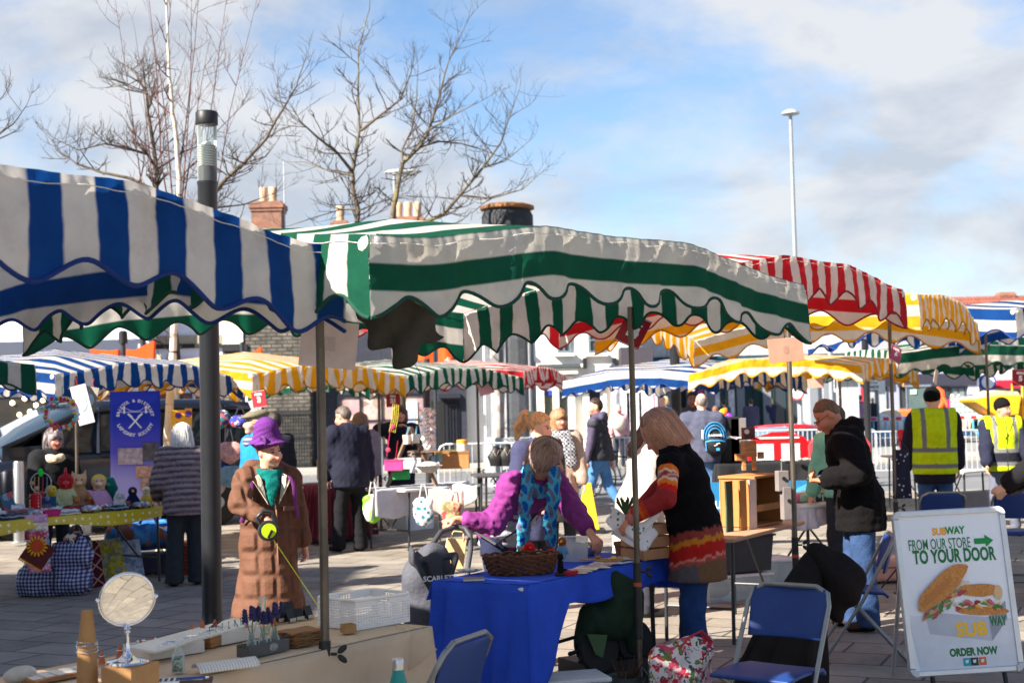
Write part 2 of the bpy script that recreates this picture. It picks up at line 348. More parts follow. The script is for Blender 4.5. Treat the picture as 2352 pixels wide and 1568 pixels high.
def person(label,loc,head_deg,h=1.7,lean=0,feet=((-.1,0),(.1,0)),lh=None,rh=None,hp=0,ht=0,hr=0,skin=SKIN,hair=('short',(70,55,40)),hat=None,top=None,bottom=None,shoe=shoe_m,vox=.02,cat='person',group=None,grip=(0,0),scarf=None,extra=None,wide=1.,hips_back=.0,face=True,seated=False,palm=None,pelv=None,epole=None):
 s=h/1.70;root=thing('person',label,'person',(loc[0],loc[1],loc[2]if len(loc)>2 else 0),R(head_deg),group)
 la=R(lean);U=np.array((0,math.sin(la),math.cos(la)));Fw=np.array((0,math.cos(la),-math.sin(la)));X=np.array((1.,0,0))
 pel=np.array(pelv if pelv is not None else(0,-hips_back,.915*s));fr=np.stack([X,Fw,U])
 sh=[pel+U*.475*s+X*q*.165*s*wide for q in(-1,1)];nb=pel+U*.508*s+Fw*.0
 chest=pel+U*.36*s
 Hm=fr.T@rot((1,0,0),-R(hp-lean))@rot((0,0,1),R(ht))@rot((0,1,0),R(hr))
 HX,HF,HU=Hm[:,0],Hm[:,1],Hm[:,2]
 hd=nb+(U*.5+HU*.5)*.10*s+HU*.075*s+HF*.025*s;HR=np.stack([HX,HF,HU])
 def hl(x,y,z):return hd+(HX*x+HF*y+HU*z)*s
 if lh is None:lh=(-.25*s,.05*s,.80*s)
 if rh is None:rh=(.25*s,.05*s,.80*s)
 hands=[np.array(lh,float),np.array(rh,float)];el=[];wr=[]
 for i,q in enumerate((-1,1)):
  pole=epole[i]if epole and epole[i]is not None else(q*.5,-1,-.25)
  e,t=ik(sh[i],hands[i],.285*s,.25*s,pole);el.append(e);wr.append(t)
 hip=[pel+X*q*.088*s-U*.02*s for q in(-1,1)];kn=[];an=[]
 for i in(0,1):
  f=feet[i];a_=np.array((f[0],f[1],(f[2]if len(f)>2 else 0)+.085*s));k_,t_=ik(hip[i],a_,.408*s,.402*s,(0.05*(-1,1)[i],1,.1));kn.append(k_);an.append(t_)
 b=Vol(.03)
 b.ell(hl(0,-.012,.025),(.073*s,.094*s,.098*s),HR,k=.02).ell(hl(0,.028,-.045),(.056*s,.066*s,.066*s),HR,k=.03)
 b.cone(nb-U*.02*s,hl(0,-.02,-.06),.056*s,.052*s,k=.03)
 fine=vox<=.0145
 if face and vox<.021:
  b.ell(hl(0,.075,-.088),(.022*s,.022*s,.018*s),HR,k=.025)
  b.cone(hl(0,.088,.012),hl(0,.108,-.032),.009*s,.0155*s,k=.014)
  for q in(-1,1):
   b.ell(hl(q*.074,-.012,-.008),(.011*s,.019*s,.032*s),HR,k=.008)
   b.ell(hl(q*.030,.094,.016),(.019*s,.016*s,.011*s),HR,k=.014,sub=True)
   b.ell(hl(q*.038,.066,-.030),(.026*s,.026*s,.024*s),HR,k=.03)
  b.ell(hl(0,.088,-.060),(.022*s,.012*s,.0085*s),HR,k=.008)
 b.cone(pel,chest,.125*s,.135*s,flat=.68,ax=Fw).cone(sh[0],sh[1],.055*s,.055*s)
 for i,q in enumerate((-1,1)):
  b.cone(sh[i],el[i],.047*s,.038*s).cone(el[i],wr[i],.038*s,.026*s)
  hdv=nrm(wr[i]-el[i]);g=grip[i]
  pn=np.array(palm[i]if palm and palm[i]is not None else(-q*.8,.25,-.3));pn=nrm(pn-hdv*(pn@hdv));sv=np.cross(pn,hdv)
  if vox<.021:
   hu=nrm(hdv*(1-.25*g)+pn*.25*g);pc=wr[i]+hu*.05*s
   b.cone(wr[i]+hdv*.01,wr[i]+hu*.075*s,.027*s,.032*s,flat=.5,ax=pn,k=.012)
   rf=.0095*s if fine else .012*s
   for j,(of,ln)in enumerate(((-.027,.062),(-.009,.072),(.009,.068),(.026,.052))):
    k0=wr[i]+hu*(.085-.004*abs(j-1.3))*s+sv*of*s;c1=(.35+1.15*g);c2=(.8+1.9*g)
    d1=nrm(hu*math.cos(c1)+pn*math.sin(c1));d2=nrm(hu*math.cos(c2)+pn*math.sin(c2));k1=k0+d1*ln*.55*s;k2=k1+d2*ln*.5*s
    b.cone(k0,k1,rf,rf*.95,k=.004).cone(k1,k2,rf*.95,rf*.8,k=.004)
   th=wr[i]+hu*.03*s-sv*.026*s;t1=th+nrm(hu*.6-sv*.75+pn*.35)*.04*s;t2=t1+nrm(hu*.8+pn*(.3+.6*g)+sv*.25*g)*.032*s
   b.cone(th,t1,.014*s,.0115*s,k=.012).cone(t1,t2,.0115*s,.009*s,k=.004)
  else:
   b.cone(wr[i],wr[i]+hdv*.08*s,.03*s,.03*s,flat=.55,ax=pn).cone(wr[i]+hdv*.08*s,wr[i]+nrm(hdv*.6+pn*.5)*.14*s,.028*s,.018*s,flat=.5,ax=pn)
  b.cone(hip[i],kn[i],.075*s,.052*s).cone(kn[i],an[i],.052*s,.036*s)
 sk=np.array(skin)
 def scol(v):
  q=(v-hd)@HR.T/s;c=np.tile(sk,(len(v),1))
  lip=(np.abs(q[:,0])<.023)&(np.abs(q[:,2]+.060)<.010)&(q[:,1]>.082);c[lip]=sk*np.array((.72,.42,.42))
  ch=np.exp(-(((np.abs(q[:,0])-.04)/.022)**2+((q[:,2]+.035)/.022)**2))*(q[:,1]>.03);c*=1-np.outer(ch,(.02,.18,.18))
  br=(np.abs(np.abs(q[:,0])-.032)<.018)&(np.abs(q[:,2]-.033)<.006)&(q[:,1]>.06);c[br]*=.35
  return c
 body=soft('body',b,vox*.8,skin_attr,root,scol)
 if face and vox<.021:
  for q in(-1,1):
   m_=MB();m_.ell(hl(q*.030,.0805,.014),(.0105*s,.0065*s,.0062*s),nu=8,nv=6);m_.build('eye',mat('dark_eye',(.03,.02,.016),.25,var=0),root,smooth=180)
 t=dict(col=(60,60,70),inf=.02,hem=.02,sleeve=1,m=cloth_attr,k=.045,puff=0,flare=.0,fold=.008,wl=.09,hood=0,collar=1,cuff=.035,vest=False,mats=None,colf=None)
 t.update(top or{});inf=t['inf']*s
 def up_(P):return(P-pel.astype(np.float32))@U.astype(np.float32)
 base=np.array(lin(t['col']));cf=t['colf']
 def ctx(v):return dict(v=v,up=(v-pel)@U/s,side=(v-pel)@X/s,fw=(v-pel)@Fw/s,s=s)
 def mkcol(f,bc):return(lambda v:f(ctx(v),np.tile(bc,(len(v),1))))if f else bc
 ck=Vol(t['k'])
 belly=t.get('belly',0)
 ck.cone(pel-U*.02*s,chest,(.150+belly)*s*wide+inf,.158*s*wide+inf,flat=.72,ax=Fw)
 ck.cone(sh[0]-U*.02*s,sh[1]-U*.02*s,.062*s+inf,.062*s+inf).cone(chest,nb-U*.02*s,.12*s+inf*.5,.055*s+inf)
 hem=t['hem']*s;hb=t.get('hem_to')
 if hem>.05:
  dn=np.array((0,0,-1.))if lean<25 or t.get('drop')else-U
  he=pel+dn*hem+np.array((0,.0,0));ck.cone(pel,he,.155*s*wide+inf,(.155+t['flare'])*s*wide+inf,flat=(1. if hem>.4 else .82),ax=(0,1,0))
 arms=[]
 for i in(0,1):
  if t['sleeve']:
   r0,r1,r2=.062*s+inf*.9,.055*s+inf*.9,.040*s+inf*.9
   dst=ck if not t['vest']else None
   if dst is None:arms.append(i);continue
   ck.cone(sh[i],el[i],r0,r1).cone(el[i],wr[i]-nrm(wr[i]-el[i])*t['cuff'],r1,r2,k=.02)
 if t['collar']:ck.cone(nb-U*.01,nb+HU*.045*s+HF*.01,.068*s+inf*.4,.066*s+inf*.3,k=.02)
 if t['hood']:
  ck.ell(nb-Fw*.085*s+U*.035*s,(.125*s,.075*s,.085*s),fr,k=.04);ck.cone(nb-X*.08*s+U*.03*s,nb+X*.08*s+U*.03*s,.055*s,.055*s)
 def post(P,D):
  D=D+wrinkle(P,t['fold']*1.35,t['wl'],int(h*1000))+wrinkle(P,t['fold']*.6,t['wl']*.42,77)
  if t['puff']:
   u=up_(P)/s;D=D+t['puff']*np.exp(-(((u/t['puffw'])%1-.5)/.13)**2)if t.get('puffw')else D
  if hem>.05:
   z=P[...,2]if(lean<25 or t.get('drop'))else up_(P)+pel[2];D=np.maximum(D,(pel[2]-hem)-z)
  else:D=np.maximum(D,-(up_(P)+.10*s-hem))
  hq=(P-hd.astype(np.float32));D=np.maximum(D,-(np.linalg.norm(hq@HR.T.astype(np.float32)/np.array((.074,.10,.105),np.float32)/s,axis=-1)-1)*.08*s)
  nk=np.linalg.norm(np.cross(P-nb.astype(np.float32),HU.astype(np.float32)),axis=-1)-.053*s;sel=(P-nb.astype(np.float32))@U.astype(np.float32)>.012*s
  return np.where(sel,np.maximum(D,-nk),D)
 soft(t.get('name','coat'),ck,vox,t['m'],root,mkcol(cf,base),post)
 for i in arms:
  sv_=Vol(.03);r0,r1,r2=.066*s,.060*s,.046*s
  sv_.cone(sh[i],el[i],r0,r1).cone(el[i],wr[i]-nrm(wr[i]-el[i])*.01,r1,r2,k=.02)
  A0,E0,W0=sh[i],el[i],wr[i]
  def scf(v,A0=A0,E0=E0,W0=W0):
   d1=np.clip(((v-A0)@nrm(E0-A0))/np.linalg.norm(E0-A0),0,1);d2=np.clip(((v-E0)@nrm(W0-E0))/np.linalg.norm(W0-E0),0,1)
   tt=np.where(d2>.02,1+d2,d1)
   ang=np.arctan2((v-A0)@np.array((0,1.,0)),(v-A0)@X*1.0);return t['sleevef'](tt,ang,v)if t.get('sleevef')else np.tile(lin(t.get('sleevec',(80,70,90))),(len(v),1))
  soft('sleeve',sv_,vox*.7,knit_attr if t.get('sleevef')else cloth_attr,root,scf,lambda P,D:D+wrinkle(P,.004,.07,3))
 bt=dict(col=(40,42,50),inf=.02,m=cloth_attr,hemw=.062,fold=.005);bt.update(bottom or{})
 tv=Vol(.035);bi=bt['inf']*s
 tv.cone(pel+U*.04*s,pel-np.array((0,0,.06*s)),.135*s*wide,.145*s*wide,flat=.8,ax=Fw)
 for i in(0,1):
  kk=an[i]-np.array((0,0,.03*s));tv.cone(hip[i],kn[i],.082*s*wide+bi*.6,.058*s+bi).cone(kn[i],kk,.058*s+bi,bt['hemw']*s,k=.02)
 zc=min(an[0][2],an[1][2])
 def tpost(P,D):
  D=D+wrinkle(P,bt['fold']*1.6,.09,11)+.004*np.sin(P[...,2]*70+P[...,0]*25)*np.exp(-((P[...,2]-.14)/.10)**2)
  return np.maximum(D,min(an[0][2],an[1][2])-.06*s-P[...,2])if not seated else D
 soft('trousers',tv,vox,bt['m'],root,mkcol(bt.get('colf'),np.array(lin(bt['col']))),tpost)
 for i in(0,1):
  f=feet[i];pit=f[3]if len(f)>3 else 0;yaw=f[4]if len(f)>4 else 0
  Rm=rot((0,0,1),R(yaw+(-8,8)[1-i]))@rot((1,0,0),R(pit));A=an[i]
  sv_=Vol(.02);sv_.cone(A+Rm@np.array((0,-.02,-.045))*s,A+Rm@np.array((0,.13,-.055))*s,.040*s,.036*s).cone(A+np.array((0,-.005,.02))*s,A+Rm@np.array((0,.0,-.04))*s,.042*s,.042*s)
  dn=(Rm@np.array((0,0,-1.))).astype(np.float32)
  scol_=None
  if not isinstance(shoe,bpy.types.Material):
   up1,so1=np.array(lin(shoe[0])),np.array(lin(shoe[1]))
   scol_=lambda v:np.where((((v-A)@dn)>.062*s)[:,None],so1,up1)
  soft('shoe',sv_,max(.009,vox*.6),shoe if scol_ is None else cloth_attr,root,scol_,lambda P,D:np.maximum(D,(P-A.astype(np.float32))@dn-.083*s))
 if hair and hair[0]!='none':
  st,hc=hair[0],np.array(lin(hair[1]));hv=Vol(.03);th=hair[2]if len(hair)>2 else .012
  hv.ell(hl(0,-.016,.030),((.075+th)*s,(.096+th)*s,(.098+th)*s),HR)
  if st in('bob','long'):
   dl={'bob':-.10,'long':-.24}[st];z0=hair[3]if len(hair)>3 else dl
   hv.cone(hl(0,-.03,.02),hl(0,-.045,z0),(.088+th)*s,(.094+th)*s,flat=.85,ax=HF)
  if st=='pony':
   hv.chain([hl(0,-.09,.08),hl(0,-.16,.07),hl(0,-.20,-.04),hl(0,-.21,-.15)],[.03*s,.05*s,.055*s,.02*s])
  if st=='curly':
   for q in(-1,1):hv.chain([hl(q*.06,-.02,.02),hl(q*.105,-.01,-.12),hl(q*.10,.02,-.30)],[.06*s,.07*s,.05*s])
   hv.cone(hl(0,-.05,.0),hl(0,-.08,-.25),.1*s,.1*s)
  def hpost(P,D):
   q=((P-hd.astype(np.float32))@HR.T.astype(np.float32))/s
   if st in('short','pony','bald'):
    lim={'short':.045,'pony':.045,'bald':-.0}[st]
    cut=lim-q[...,2]+np.maximum(0,q[...,1]-.02)*.75-np.maximum(0,-q[...,1]-.01)*2.4
    D=np.maximum(D,np.where(q[...,1]<-.105,-1,cut)*s)if st!='bald' else np.maximum(D,np.maximum((q[...,2]-.06)*s,(q[...,1]+.0)*s+np.maximum(0,-q[...,2]-.05)*2*s))
   else:
    fr_=hair[4]if len(hair)>4 else .045
    e=np.sqrt((q[...,0]/(hair[5]if len(hair)>5 else .064))**2+((q[...,1]-.125)/.085)**2+((q[...,2]+.075)/(.075+fr_))**2)-1
    D=np.maximum(D,-e*.06*s)
    if st=='bob':D=D+np.maximum(0,(z0-.05-q[...,2]))*s
   w_=np.sin(np.arctan2(q[...,0],q[...,1])*17+4*np.sin(q[...,2]*11))*.0016+wrinkle(P,.006,.05,5)
   if st=='curly':w_=wrinkle(P,.022,.045,9)
   return D+w_
  def hcol(v):
   q=(v-hd)@HR.T/s;a=np.sin(np.arctan2(q[:,0],q[:,1])*41+3*np.sin(q[:,2]*9+q[:,0]*14))+.6*np.sin(np.arctan2(q[:,0],q[:,1])*97+2*q[:,2]*20);return hc*(1+.24*a[:,None])
  ho_=soft('hair',hv,max(.009,vox*.75),hair_attr,root,hcol,hpost)
  if vox<.017 and st in('bob','long')and not hat:
   sm=MB();g=random.Random(int(h*999));zb=z0-.045
   for i in range(420):
    a=g.uniform(.62,5.66);fr0=abs(math.sin(a/2));P_=[];j=g.uniform(-.006,.010);e_=zb+g.uniform(-.03,.05)
    for k in range(7):
     ph=.25+1.3*k/6;rx_,ry_,rz_=.077+th+j,.098+th+j,.099+th+j
     P_.append(hl(rx_*math.sin(ph)*math.sin(a)+.004*math.sin(k+i),-.016+ry_*math.sin(ph)*math.cos(a),.030+rz_*math.cos(ph)))
    lo_=hl((.088+th+j)*math.sin(a)*1.02,-.035+(.088+th+j)*math.cos(a),e_);a_=min(a,6.283-a)
    if a_<1.2:P_=P_[:5];sm.mi=i%3;sm.tube(P_,[.0022*s]*4+[.0008*s],3);continue
    P_.append((P_[-1]+lo_)/2+HX*g.uniform(-.006,.006));P_.append(lo_);sm.mi=i%3;sm.tube(P_,[.0022*s]*8+[.0008*s],3)
   sm.build('hair_strands',[mat('strand_%d_%d'%(k,int(1e4*hc.sum())),tuple(hc*f_),.5,var=.15)for k,f_ in enumerate((1.35,.75,1.))],ho_,smooth=60);ho_.children[0]['kind']='stuff'
 if hat:
  hk=hat[0];hcl=np.array(lin(hat[1]));hv=Vol(.02)
  if hk=='beanie':
   hv.ell(hl(0,-.018,.045),(.092*s,.112*s,.108*s),HR);hv_c=.012
   soft('hat',hv,max(.009,vox*.7),knit_attr,root,hcl,lambda P,D:np.maximum(D,((hv_c-((P-hd.astype(np.float32))@HU.astype(np.float32))/s)+.45*((P-hd.astype(np.float32))@HF.astype(np.float32))/s)*s))
  if hk=='cap':
   hv.ell(hl(0,-.015,.075),(.094*s,.122*s,.050*s),HR@rot((1,0,0),R(-8)).T);hv.ell(hl(0,.095,.052),(.070*s,.055*s,.012*s),HR)
   soft('hat',hv,max(.009,vox*.7),cloth_attr,root,hcl)
  if hk=='cloche':
   hv.cone(hl(0,-.022,.085),hl(0,-.030,.165),.112*s,.094*s,k=.02);hv.ell(hl(0,-.015,.068),(.140*s,.152*s,.013*s),HR@rot((1,0,0),R(10)).T,k=.03)
   o_=hl(.100,.045,.105)
   def cp(P,D):
    q=((P-hd.astype(np.float32))@HR.T.astype(np.float32))/s
    pl=(q[...,2]-.6*(q[...,1]-.02))*1.0;D=D+.0035*np.sin(pl*150)*np.clip((q[...,0]-.02)*14,0,1)*(q[...,2]>.055)*s
    return np.maximum(D,-(np.sqrt((q[...,0]/.092)**2+((q[...,1]+.016)/.108)**2+((q[...,2]-.02)/.115)**2)-1)*.08*s)
   hat_o=soft('hat',hv,.008,knit_attr,root,hcl,cp)
   m_=MB()
   for rr in(.034,.022,.010):
    m_.tube([o_+(HF*math.cos(a)*rr+HU*math.sin(a)*rr)*s-HX*(.006+.16*(.034-rr))*s for a in np.linspace(0,6.28,18)],.0085*s,6)
   m_.build('rosette',mat('purple_felt',lin((96,48,118)),.95,var=.15,bump=.4),hat_o,smooth=60)
 if scarf:
  sc,sm=scarf['col'],scarf.get('m',knit_attr);sv_=Vol(.02)
  rg=[nb+(X*math.cos(a)*.082+Fw*(math.sin(a)*.078+.015)-U*(.008+.022*math.sin(a)))*s+HU*.022*s for a in np.linspace(0,2*math.pi,14)]
  sv_.chain(rg,[scarf.get('r',.036)*s]*14)
  for st_ in scarf.get('ends',[]):sv_.chain([np.array(p)for p in st_],[scarf.get('w',.05)*s]*len(st_),flat=.4,ax=scarf.get('fax',Fw))
  soft('scarf',sv_,max(.008,vox*.7),sm,root,scarf.get('colf')or np.array(lin(sc)),lambda P,D:D+wrinkle(P,scarf.get('fold',.006),scarf.get('wl',.04),21))
 J=dict(root=root,hl=hl,nb=nb,U=U,Fw=Fw,X=X,pel=pel,sh=sh,el=el,wr=wr,hd=hd,HR=HR,s=s,chest=chest,kn=kn,an=an,HX=HX,HF=HF,HU=HU)
 if extra:extra(J)
 return J
def glasses(J,m=None):
 g=MB();hl=J['hl']
 for q in(-1,1):
  g.tube([hl(q*.030+.021*math.cos(a),.097,.012+.016*math.sin(a))for a in np.linspace(0,6.283,12)],.0022,5)
  g.tube([hl(q*.052,.095,.018),hl(q*.072,.07,.016),hl(q*.078,-.01,.01)],.0022,5)
 g.tube([hl(-.009,.099,.014),hl(.009,.099,.014)],.0022,5)
 g.build('glasses',m or black_pl,J['root'],smooth=60)
def W2L(J_root_loc,deg,p):
 """world point to a figure's own axes"""
 a=R(-deg);x,y=p[0]-J_root_loc[0],p[1]-J_root_loc[1]
 return(x*math.cos(a)-y*math.sin(a),x*math.sin(a)+y*math.cos(a),p[2])
# ---------------- ground, road ----------------
def brick_nodes(c1,c2,cm_,sx,sy,ang,mortar=.012,wall=True):
 def f(n,A,K,src,mpn):
  mpn.inputs['Rotation'].default_value=(R(-90),0,0)if wall else(0,0,R(ang))
  bt=A('ShaderNodeTexBrick');K(mpn.outputs[0],bt.inputs['Vector']);bt.inputs['Color1'].default_value=(*c1,1);bt.inputs['Color2'].default_value=(*c2,1);bt.inputs['Mortar'].default_value=(*cm_,1)
  bt.inputs['Scale'].default_value=1;bt.inputs['Brick Width'].default_value=sx;bt.inputs['Row Height'].default_value=sy;bt.inputs['Mortar Size'].default_value=mortar;bt.inputs['Mortar Smooth'].default_value=.3
  z=A('ShaderNodeTexNoise');z.inputs['Scale'].default_value=1.3;z.inputs['Detail'].default_value=8;z.inputs['Roughness'].default_value=.7;K(mpn.outputs[0],z.inputs['Vector'])
  mr=A('ShaderNodeMapRange');mr.inputs['From Min'].default_value=.3;mr.inputs['From Max'].default_value=.7;mr.inputs['To Min'].default_value=.72;mr.inputs['To Max'].default_value=1.18;K(z.outputs['Fac'],mr.inputs[0])
  ml=A('ShaderNodeMixRGB');ml.blend_type='MULTIPLY';ml.inputs[0].default_value=1;K(bt.outputs['Color'],ml.inputs[1]);K(mr.outputs[0],ml.inputs[2]);return ml.outputs[0]
 return f
_bn=brick_nodes((.30,.258,.208),(.215,.188,.158),(.065,.057,.05),.62,.41,24,wall=False)
def slab_nodes(n,A,K,src,mpn):
 c=_bn(n,A,K,src,mpn)
 for sc,lo,hi,k,col in((.55,.50,.68,.45,(.42,.38,.33)),(5.,.60,.72,.5,(.55,.50,.45))):
  z=A('ShaderNodeTexNoise');z.inputs['Scale'].default_value=sc;z.inputs['Detail'].default_value=9;z.inputs['Roughness'].default_value=.65;K(mpn.outputs[0],z.inputs['Vector']);m=A('ShaderNodeMapRange');m.inputs['From Min'].default_value=lo;m.inputs['From Max'].default_value=hi;m.inputs['To Max'].default_value=k;K(z.outputs['Fac'],m.inputs[0]);x=A('ShaderNodeMixRGB');x.blend_type='MULTIPLY';K(m.outputs[0],x.inputs[0]);K(c,x.inputs[1]);x.inputs[2].default_value=(*col,1);c=x.outputs[0]
 v=A('ShaderNodeTexVoronoi');v.inputs['Scale'].default_value=2.3;K(mpn.outputs[0],v.inputs['Vector']);m=A('ShaderNodeMapRange');m.inputs['From Min'].default_value=.05;m.inputs['From Max'].default_value=.065;m.inputs['To Min'].default_value=.7;m.inputs['To Max'].default_value=0;K(v.outputs['Distance'],m.inputs[0]);x=A('ShaderNodeMixRGB');K(m.outputs[0],x.inputs[0]);K(c,x.inputs[1]);x.inputs[2].default_value=(.10,.095,.09,1);return x.outputs[0]
slab_m=mat('paving_slabs',rough=.8,var=.12,scale=14,bump=.35,bscale=90,nodes=slab_nodes)
road_m=mat('asphalt',(.16,.16,.165),.85,0,.18,3,bump=.3,bscale=200)
def sheet(name,pts,z,m):
 b=MB();b.poly([(x,y,z)for x,y in pts]);return b.build(name,m,kind='structure')
sheet('ground',[(-700,-120),(700,-120),(700,900),(-700,900)],-.13,mat('far_ground',(.14,.14,.14),.9))
def slab(name,x0,y0,x1,y1,z0,z1,m,rz=0):
 b=MB();b.box(((x0+x1)/2,(y0+y1)/2,(z0+z1)/2),(x1-x0,y1-y0,z1-z0));return b.build(name,m,kind='structure')
slab('pavement',-40,-6,40,26.0,-.12,0,slab_m)
slab('kerb',-40,26.0,40,26.16,-.12,.004,mat('kerb_stone',(.33,.32,.30),.8,var=.2))
sheet('road',[(-80,26.16),(80,26.16),(80,42),(-80,42)],-.11,road_m)
slab('far_pavement',-60,42,30,46,-.12,0,mat('far_paving',(.33,.31,.28),.85,var=.2))
sheet('road_marking',[(-60,41.2),(60,41.2),(60,41.33),(-60,41.33)],-.106,mat('road_paint',(.62,.52,.12),.7))
sheet('side_road',[(12,42),(90,42),(90,86),(12,86)],-.114,mat('worn_asphalt',(.24,.235,.22),.85,var=.25,scale=2))
slab('shop_pavement',14,86,90,92,-.12,0,mat('far_paving',(.33,.31,.28)))
# ---------------- buildings ----------------
slate=mat('slate_roof',(.07,.075,.085),.7,var=.3,scale=4)
tile_red=mat('red_clay_tiles',rough=.85,var=.3,scale=5,nodes=brick_nodes((.36,.105,.06),(.26,.075,.05),(.10,.035,.028),.25,.32,0,.03))
glass_dark=mat('window_glass',(.03,.04,.05),.06,0,0,spec=.6)
def X(px,Y):return at(px,900,Y).x
def Z(py,px,Y):return at(px,py,Y).z
class Bld:
 """terrace front facing the market with real depth behind; px are only used to read off metres on its own plane"""
 def __init__(s,name,label,px0,px1,Y,ztop,m,depth=9,roof=None,rh=1.6,cat='building',roof_m=slate):
  s.Y=Y;s.x0,s.x1=X(px0,Y),X(px1,Y);s.cx=(s.x0+s.x1)/2
  s.o=thing(name,label,cat,(s.cx,Y,0));w_=s.x1-s.x0
  b=MB();b.box((0,depth/2,ztop/2),(w_,depth,ztop));s.wall=b.build('wall',m,s.o)
  if roof:
   r=MB();r.prism([(-w_/2-.15,-.25,ztop+.003),(-w_/2-.15,depth+.25,ztop+.003),(-w_/2-.15,depth/2,ztop+rh)],(1,0,0),w_+.3);s.roof=r.build('roof',roof_m,s.o)
   g_=MB();g_.tube([(-w_/2,-.32,ztop-.02),(w_/2,-.32,ztop-.02)],.06,8);g_.build('gutter',dark_metal,s.roof,smooth=60)
 def lx(s,px):return X(px,s.Y)-s.cx
 def rect(s,px0,py0,px1,py1,off,th,name,m,parent=None,bevel=0):
  pm=(px0+px1)/2;z0,z1=Z(py1,pm,s.Y),Z(py0,pm,s.Y);x0,x1=s.lx(px0),s.lx(px1)
  b=MB();b.box(((x0+x1)/2,-off-th/2,(z0+z1)/2),(x1-x0,th,z1-z0));return b.build(name,m,parent or s.o,bevel=bevel)
 def window(s,px0,py0,px1,py1,fm,nx=2,ny=2,gm=glass_dark,sill=None,reveal=.1,fw=.06):
  pm=(px0+px1)/2;z0,z1=Z(py1,pm,s.Y),Z(py0,pm,s.Y);x0,x1=s.lx(px0),s.lx(px1)
  g_=MB();g_.box(((x0+x1)/2,-.012,(z0+z1)/2),(x1-x0,.02,z1-z0));wn_=g_.build('window',gm,s.o)
  f=MB()
  for i in range(nx+1):f.box((x0+(x1-x0)*i/nx,-.05,(z0+z1)/2),(fw if i in(0,nx)else fw*.55,.055,z1-z0+fw))
  for j in range(ny+1):f.box(((x0+x1)/2,-.053,z0+(z1-z0)*j/ny),(x1-x0-fw*.3,.05,fw if j in(0,ny)else fw*.55))
  f.build('frame',fm,wn_)
  if sill:
   q=MB();q.box(((x0+x1)/2,-.10,z0-.10),(x1-x0+.30,.2,.10));q.build('sill',sill,wn_,bevel=.01)
  return wn_
 def chimney(s,px,py,w_,hh,depth,pots=2,yy=4.5,m=None):
  x=X(px,s.Y+yy)-s.cx;zt=Z(py,px,s.Y+yy);bm=mat('chimney_brick',rough=.85,var=.25,nodes=brick_nodes((.34,.13,.07),(.26,.10,.06),(.18,.15,.13),.23,.075,0,.012))
  par=getattr(s,'roof',s.o)
  b=MB();b.box((x,yy,zt-hh/2),(w_,depth,hh));b.box((x,yy,zt-.16),(w_+.16,depth+.16,.16));b.box((x,yy,zt-.30),(w_+.08,depth+.08,.1));ch=b.build('chimney',bm,par)
  p=MB()
  for i in range(pots):
   xx=x+(i-(pots-1)/2)*.34;p.lathe([(.15,zt-.08),(.13,zt+.25),(.16,zt+.5),(.13,zt+.55),(.02,zt+.5)],12,Matrix.Translation((xx,yy-.02*i,0)))
  p.build('chimney_pots',mat('clay_pot',(.50,.34,.22),.85,var=.2),ch,smooth=40)
white_render=mat('white_render',(.74,.72,.67),.9,var=.08,scale=1.2)
lav_wall=mat('pale_lavender_render',(.66,.68,.80),.9,var=.06)
b1=Bld('dark_fronted_shop','shop with broad slate blue fascia and warm lit dark window',-260,342,44,7.4,lav_wall,roof=1)
b1.rect(-260,785,330,908,.0,.12,'fascia',mat('slate_blue_board',(.055,.065,.10),.6,var=.08))
text('fascia_lettering','LEGACI',.62,mat('gold_lettering',(.55,.48,.28),.4),b1.o,face(b1.lx(262),-.135,Z(835,262,44)),.012,bold=.01,sx=1.5)
b1.rect(-255,912,318,1075,.0,.03,'shop_front',mat('dim_shop_interior',(.022,.02,.016),.35,var=.5,scale=1.5))
sg=MB()
for i in range(16):
 sg.mi=i%4;sg.box((b1.lx(20+i*18),-.09,.95+.06*math.sin(i*2.1)),(.13,.1,.55+.2*math.sin(i*1.7)))
sg.build('window_display',[cm((225,225,230)),cm((70,66,70)),cm((210,180,40)),cm((150,60,70))],b1.o)
for px,py in((58,915),(84,930),(70,945),(46,952),(100,919),(30,925)):
 lm=MB();lm.ell((b1.lx(px),-.07,Z(py,px,44)),(.07,.05,.07),nu=8,nv=6);lm.build('bulb',mat('lit_bulb',(1,.72,.35),emit=4,var=0),b1.o,smooth=180)
b1.rect(322,790,342,1075,.0,.2,'pilaster',cm((205,205,220)))
dp=MB();dp.tube([(b1.lx(334),-.3,7),(b1.lx(336),-.3,0)],.09,8);dp.build('drainpipe',dark_metal,b1.o,smooth=60)
b2=Bld('pale_shop','pale shop with red fascia panels beside the stone wall',343,512,45,6.6,cm((206,208,222),var=.06),roof=1)
for a,c in((388,462),(528-40,512)):b2.rect(a,825,c,855,.0,.10,'fascia_panel',cm((150,28,42)))
b2.rect(345,770,512,800,.0,.06,'window_band',cm((150,140,122)))
b2.rect(350,790,508,800,.062,.05,'cornice',cm((30,28,30)))
b2.window(360,905,440,1055,dark_metal,3,2,cm((120,70,74),rough=.2));b2.window(452,905,505,1055,dark_metal,1,2,cm((160,36,44),rough=.2))
b2.chimney(395,640,1.0,1.2,.8,0)
stone=mat('rubble_stone',rough=.95,var=.5,scale=3.5,bump=1,bscale=9,nodes=brick_nodes((.17,.15,.12),(.085,.078,.068),(.05,.046,.04),.34,.12,0,.03))
b3=Bld('stone_house','rubble stone house wall between the pale shop and the navy pub',513,712,45,6.9,stone,roof=1,rh=1.1)
b3.rect(513,735,560,790,.0,.05,'painted_panel',cm((228,218,190)));b3.rect(513,792,570,806,.0,.08,'sign_rail',cm((28,28,34)))
gt=MB()
for i in range(13):gt.box((b3.lx(636)+i*.085,-.06,.95),(.025,.025,1.9))
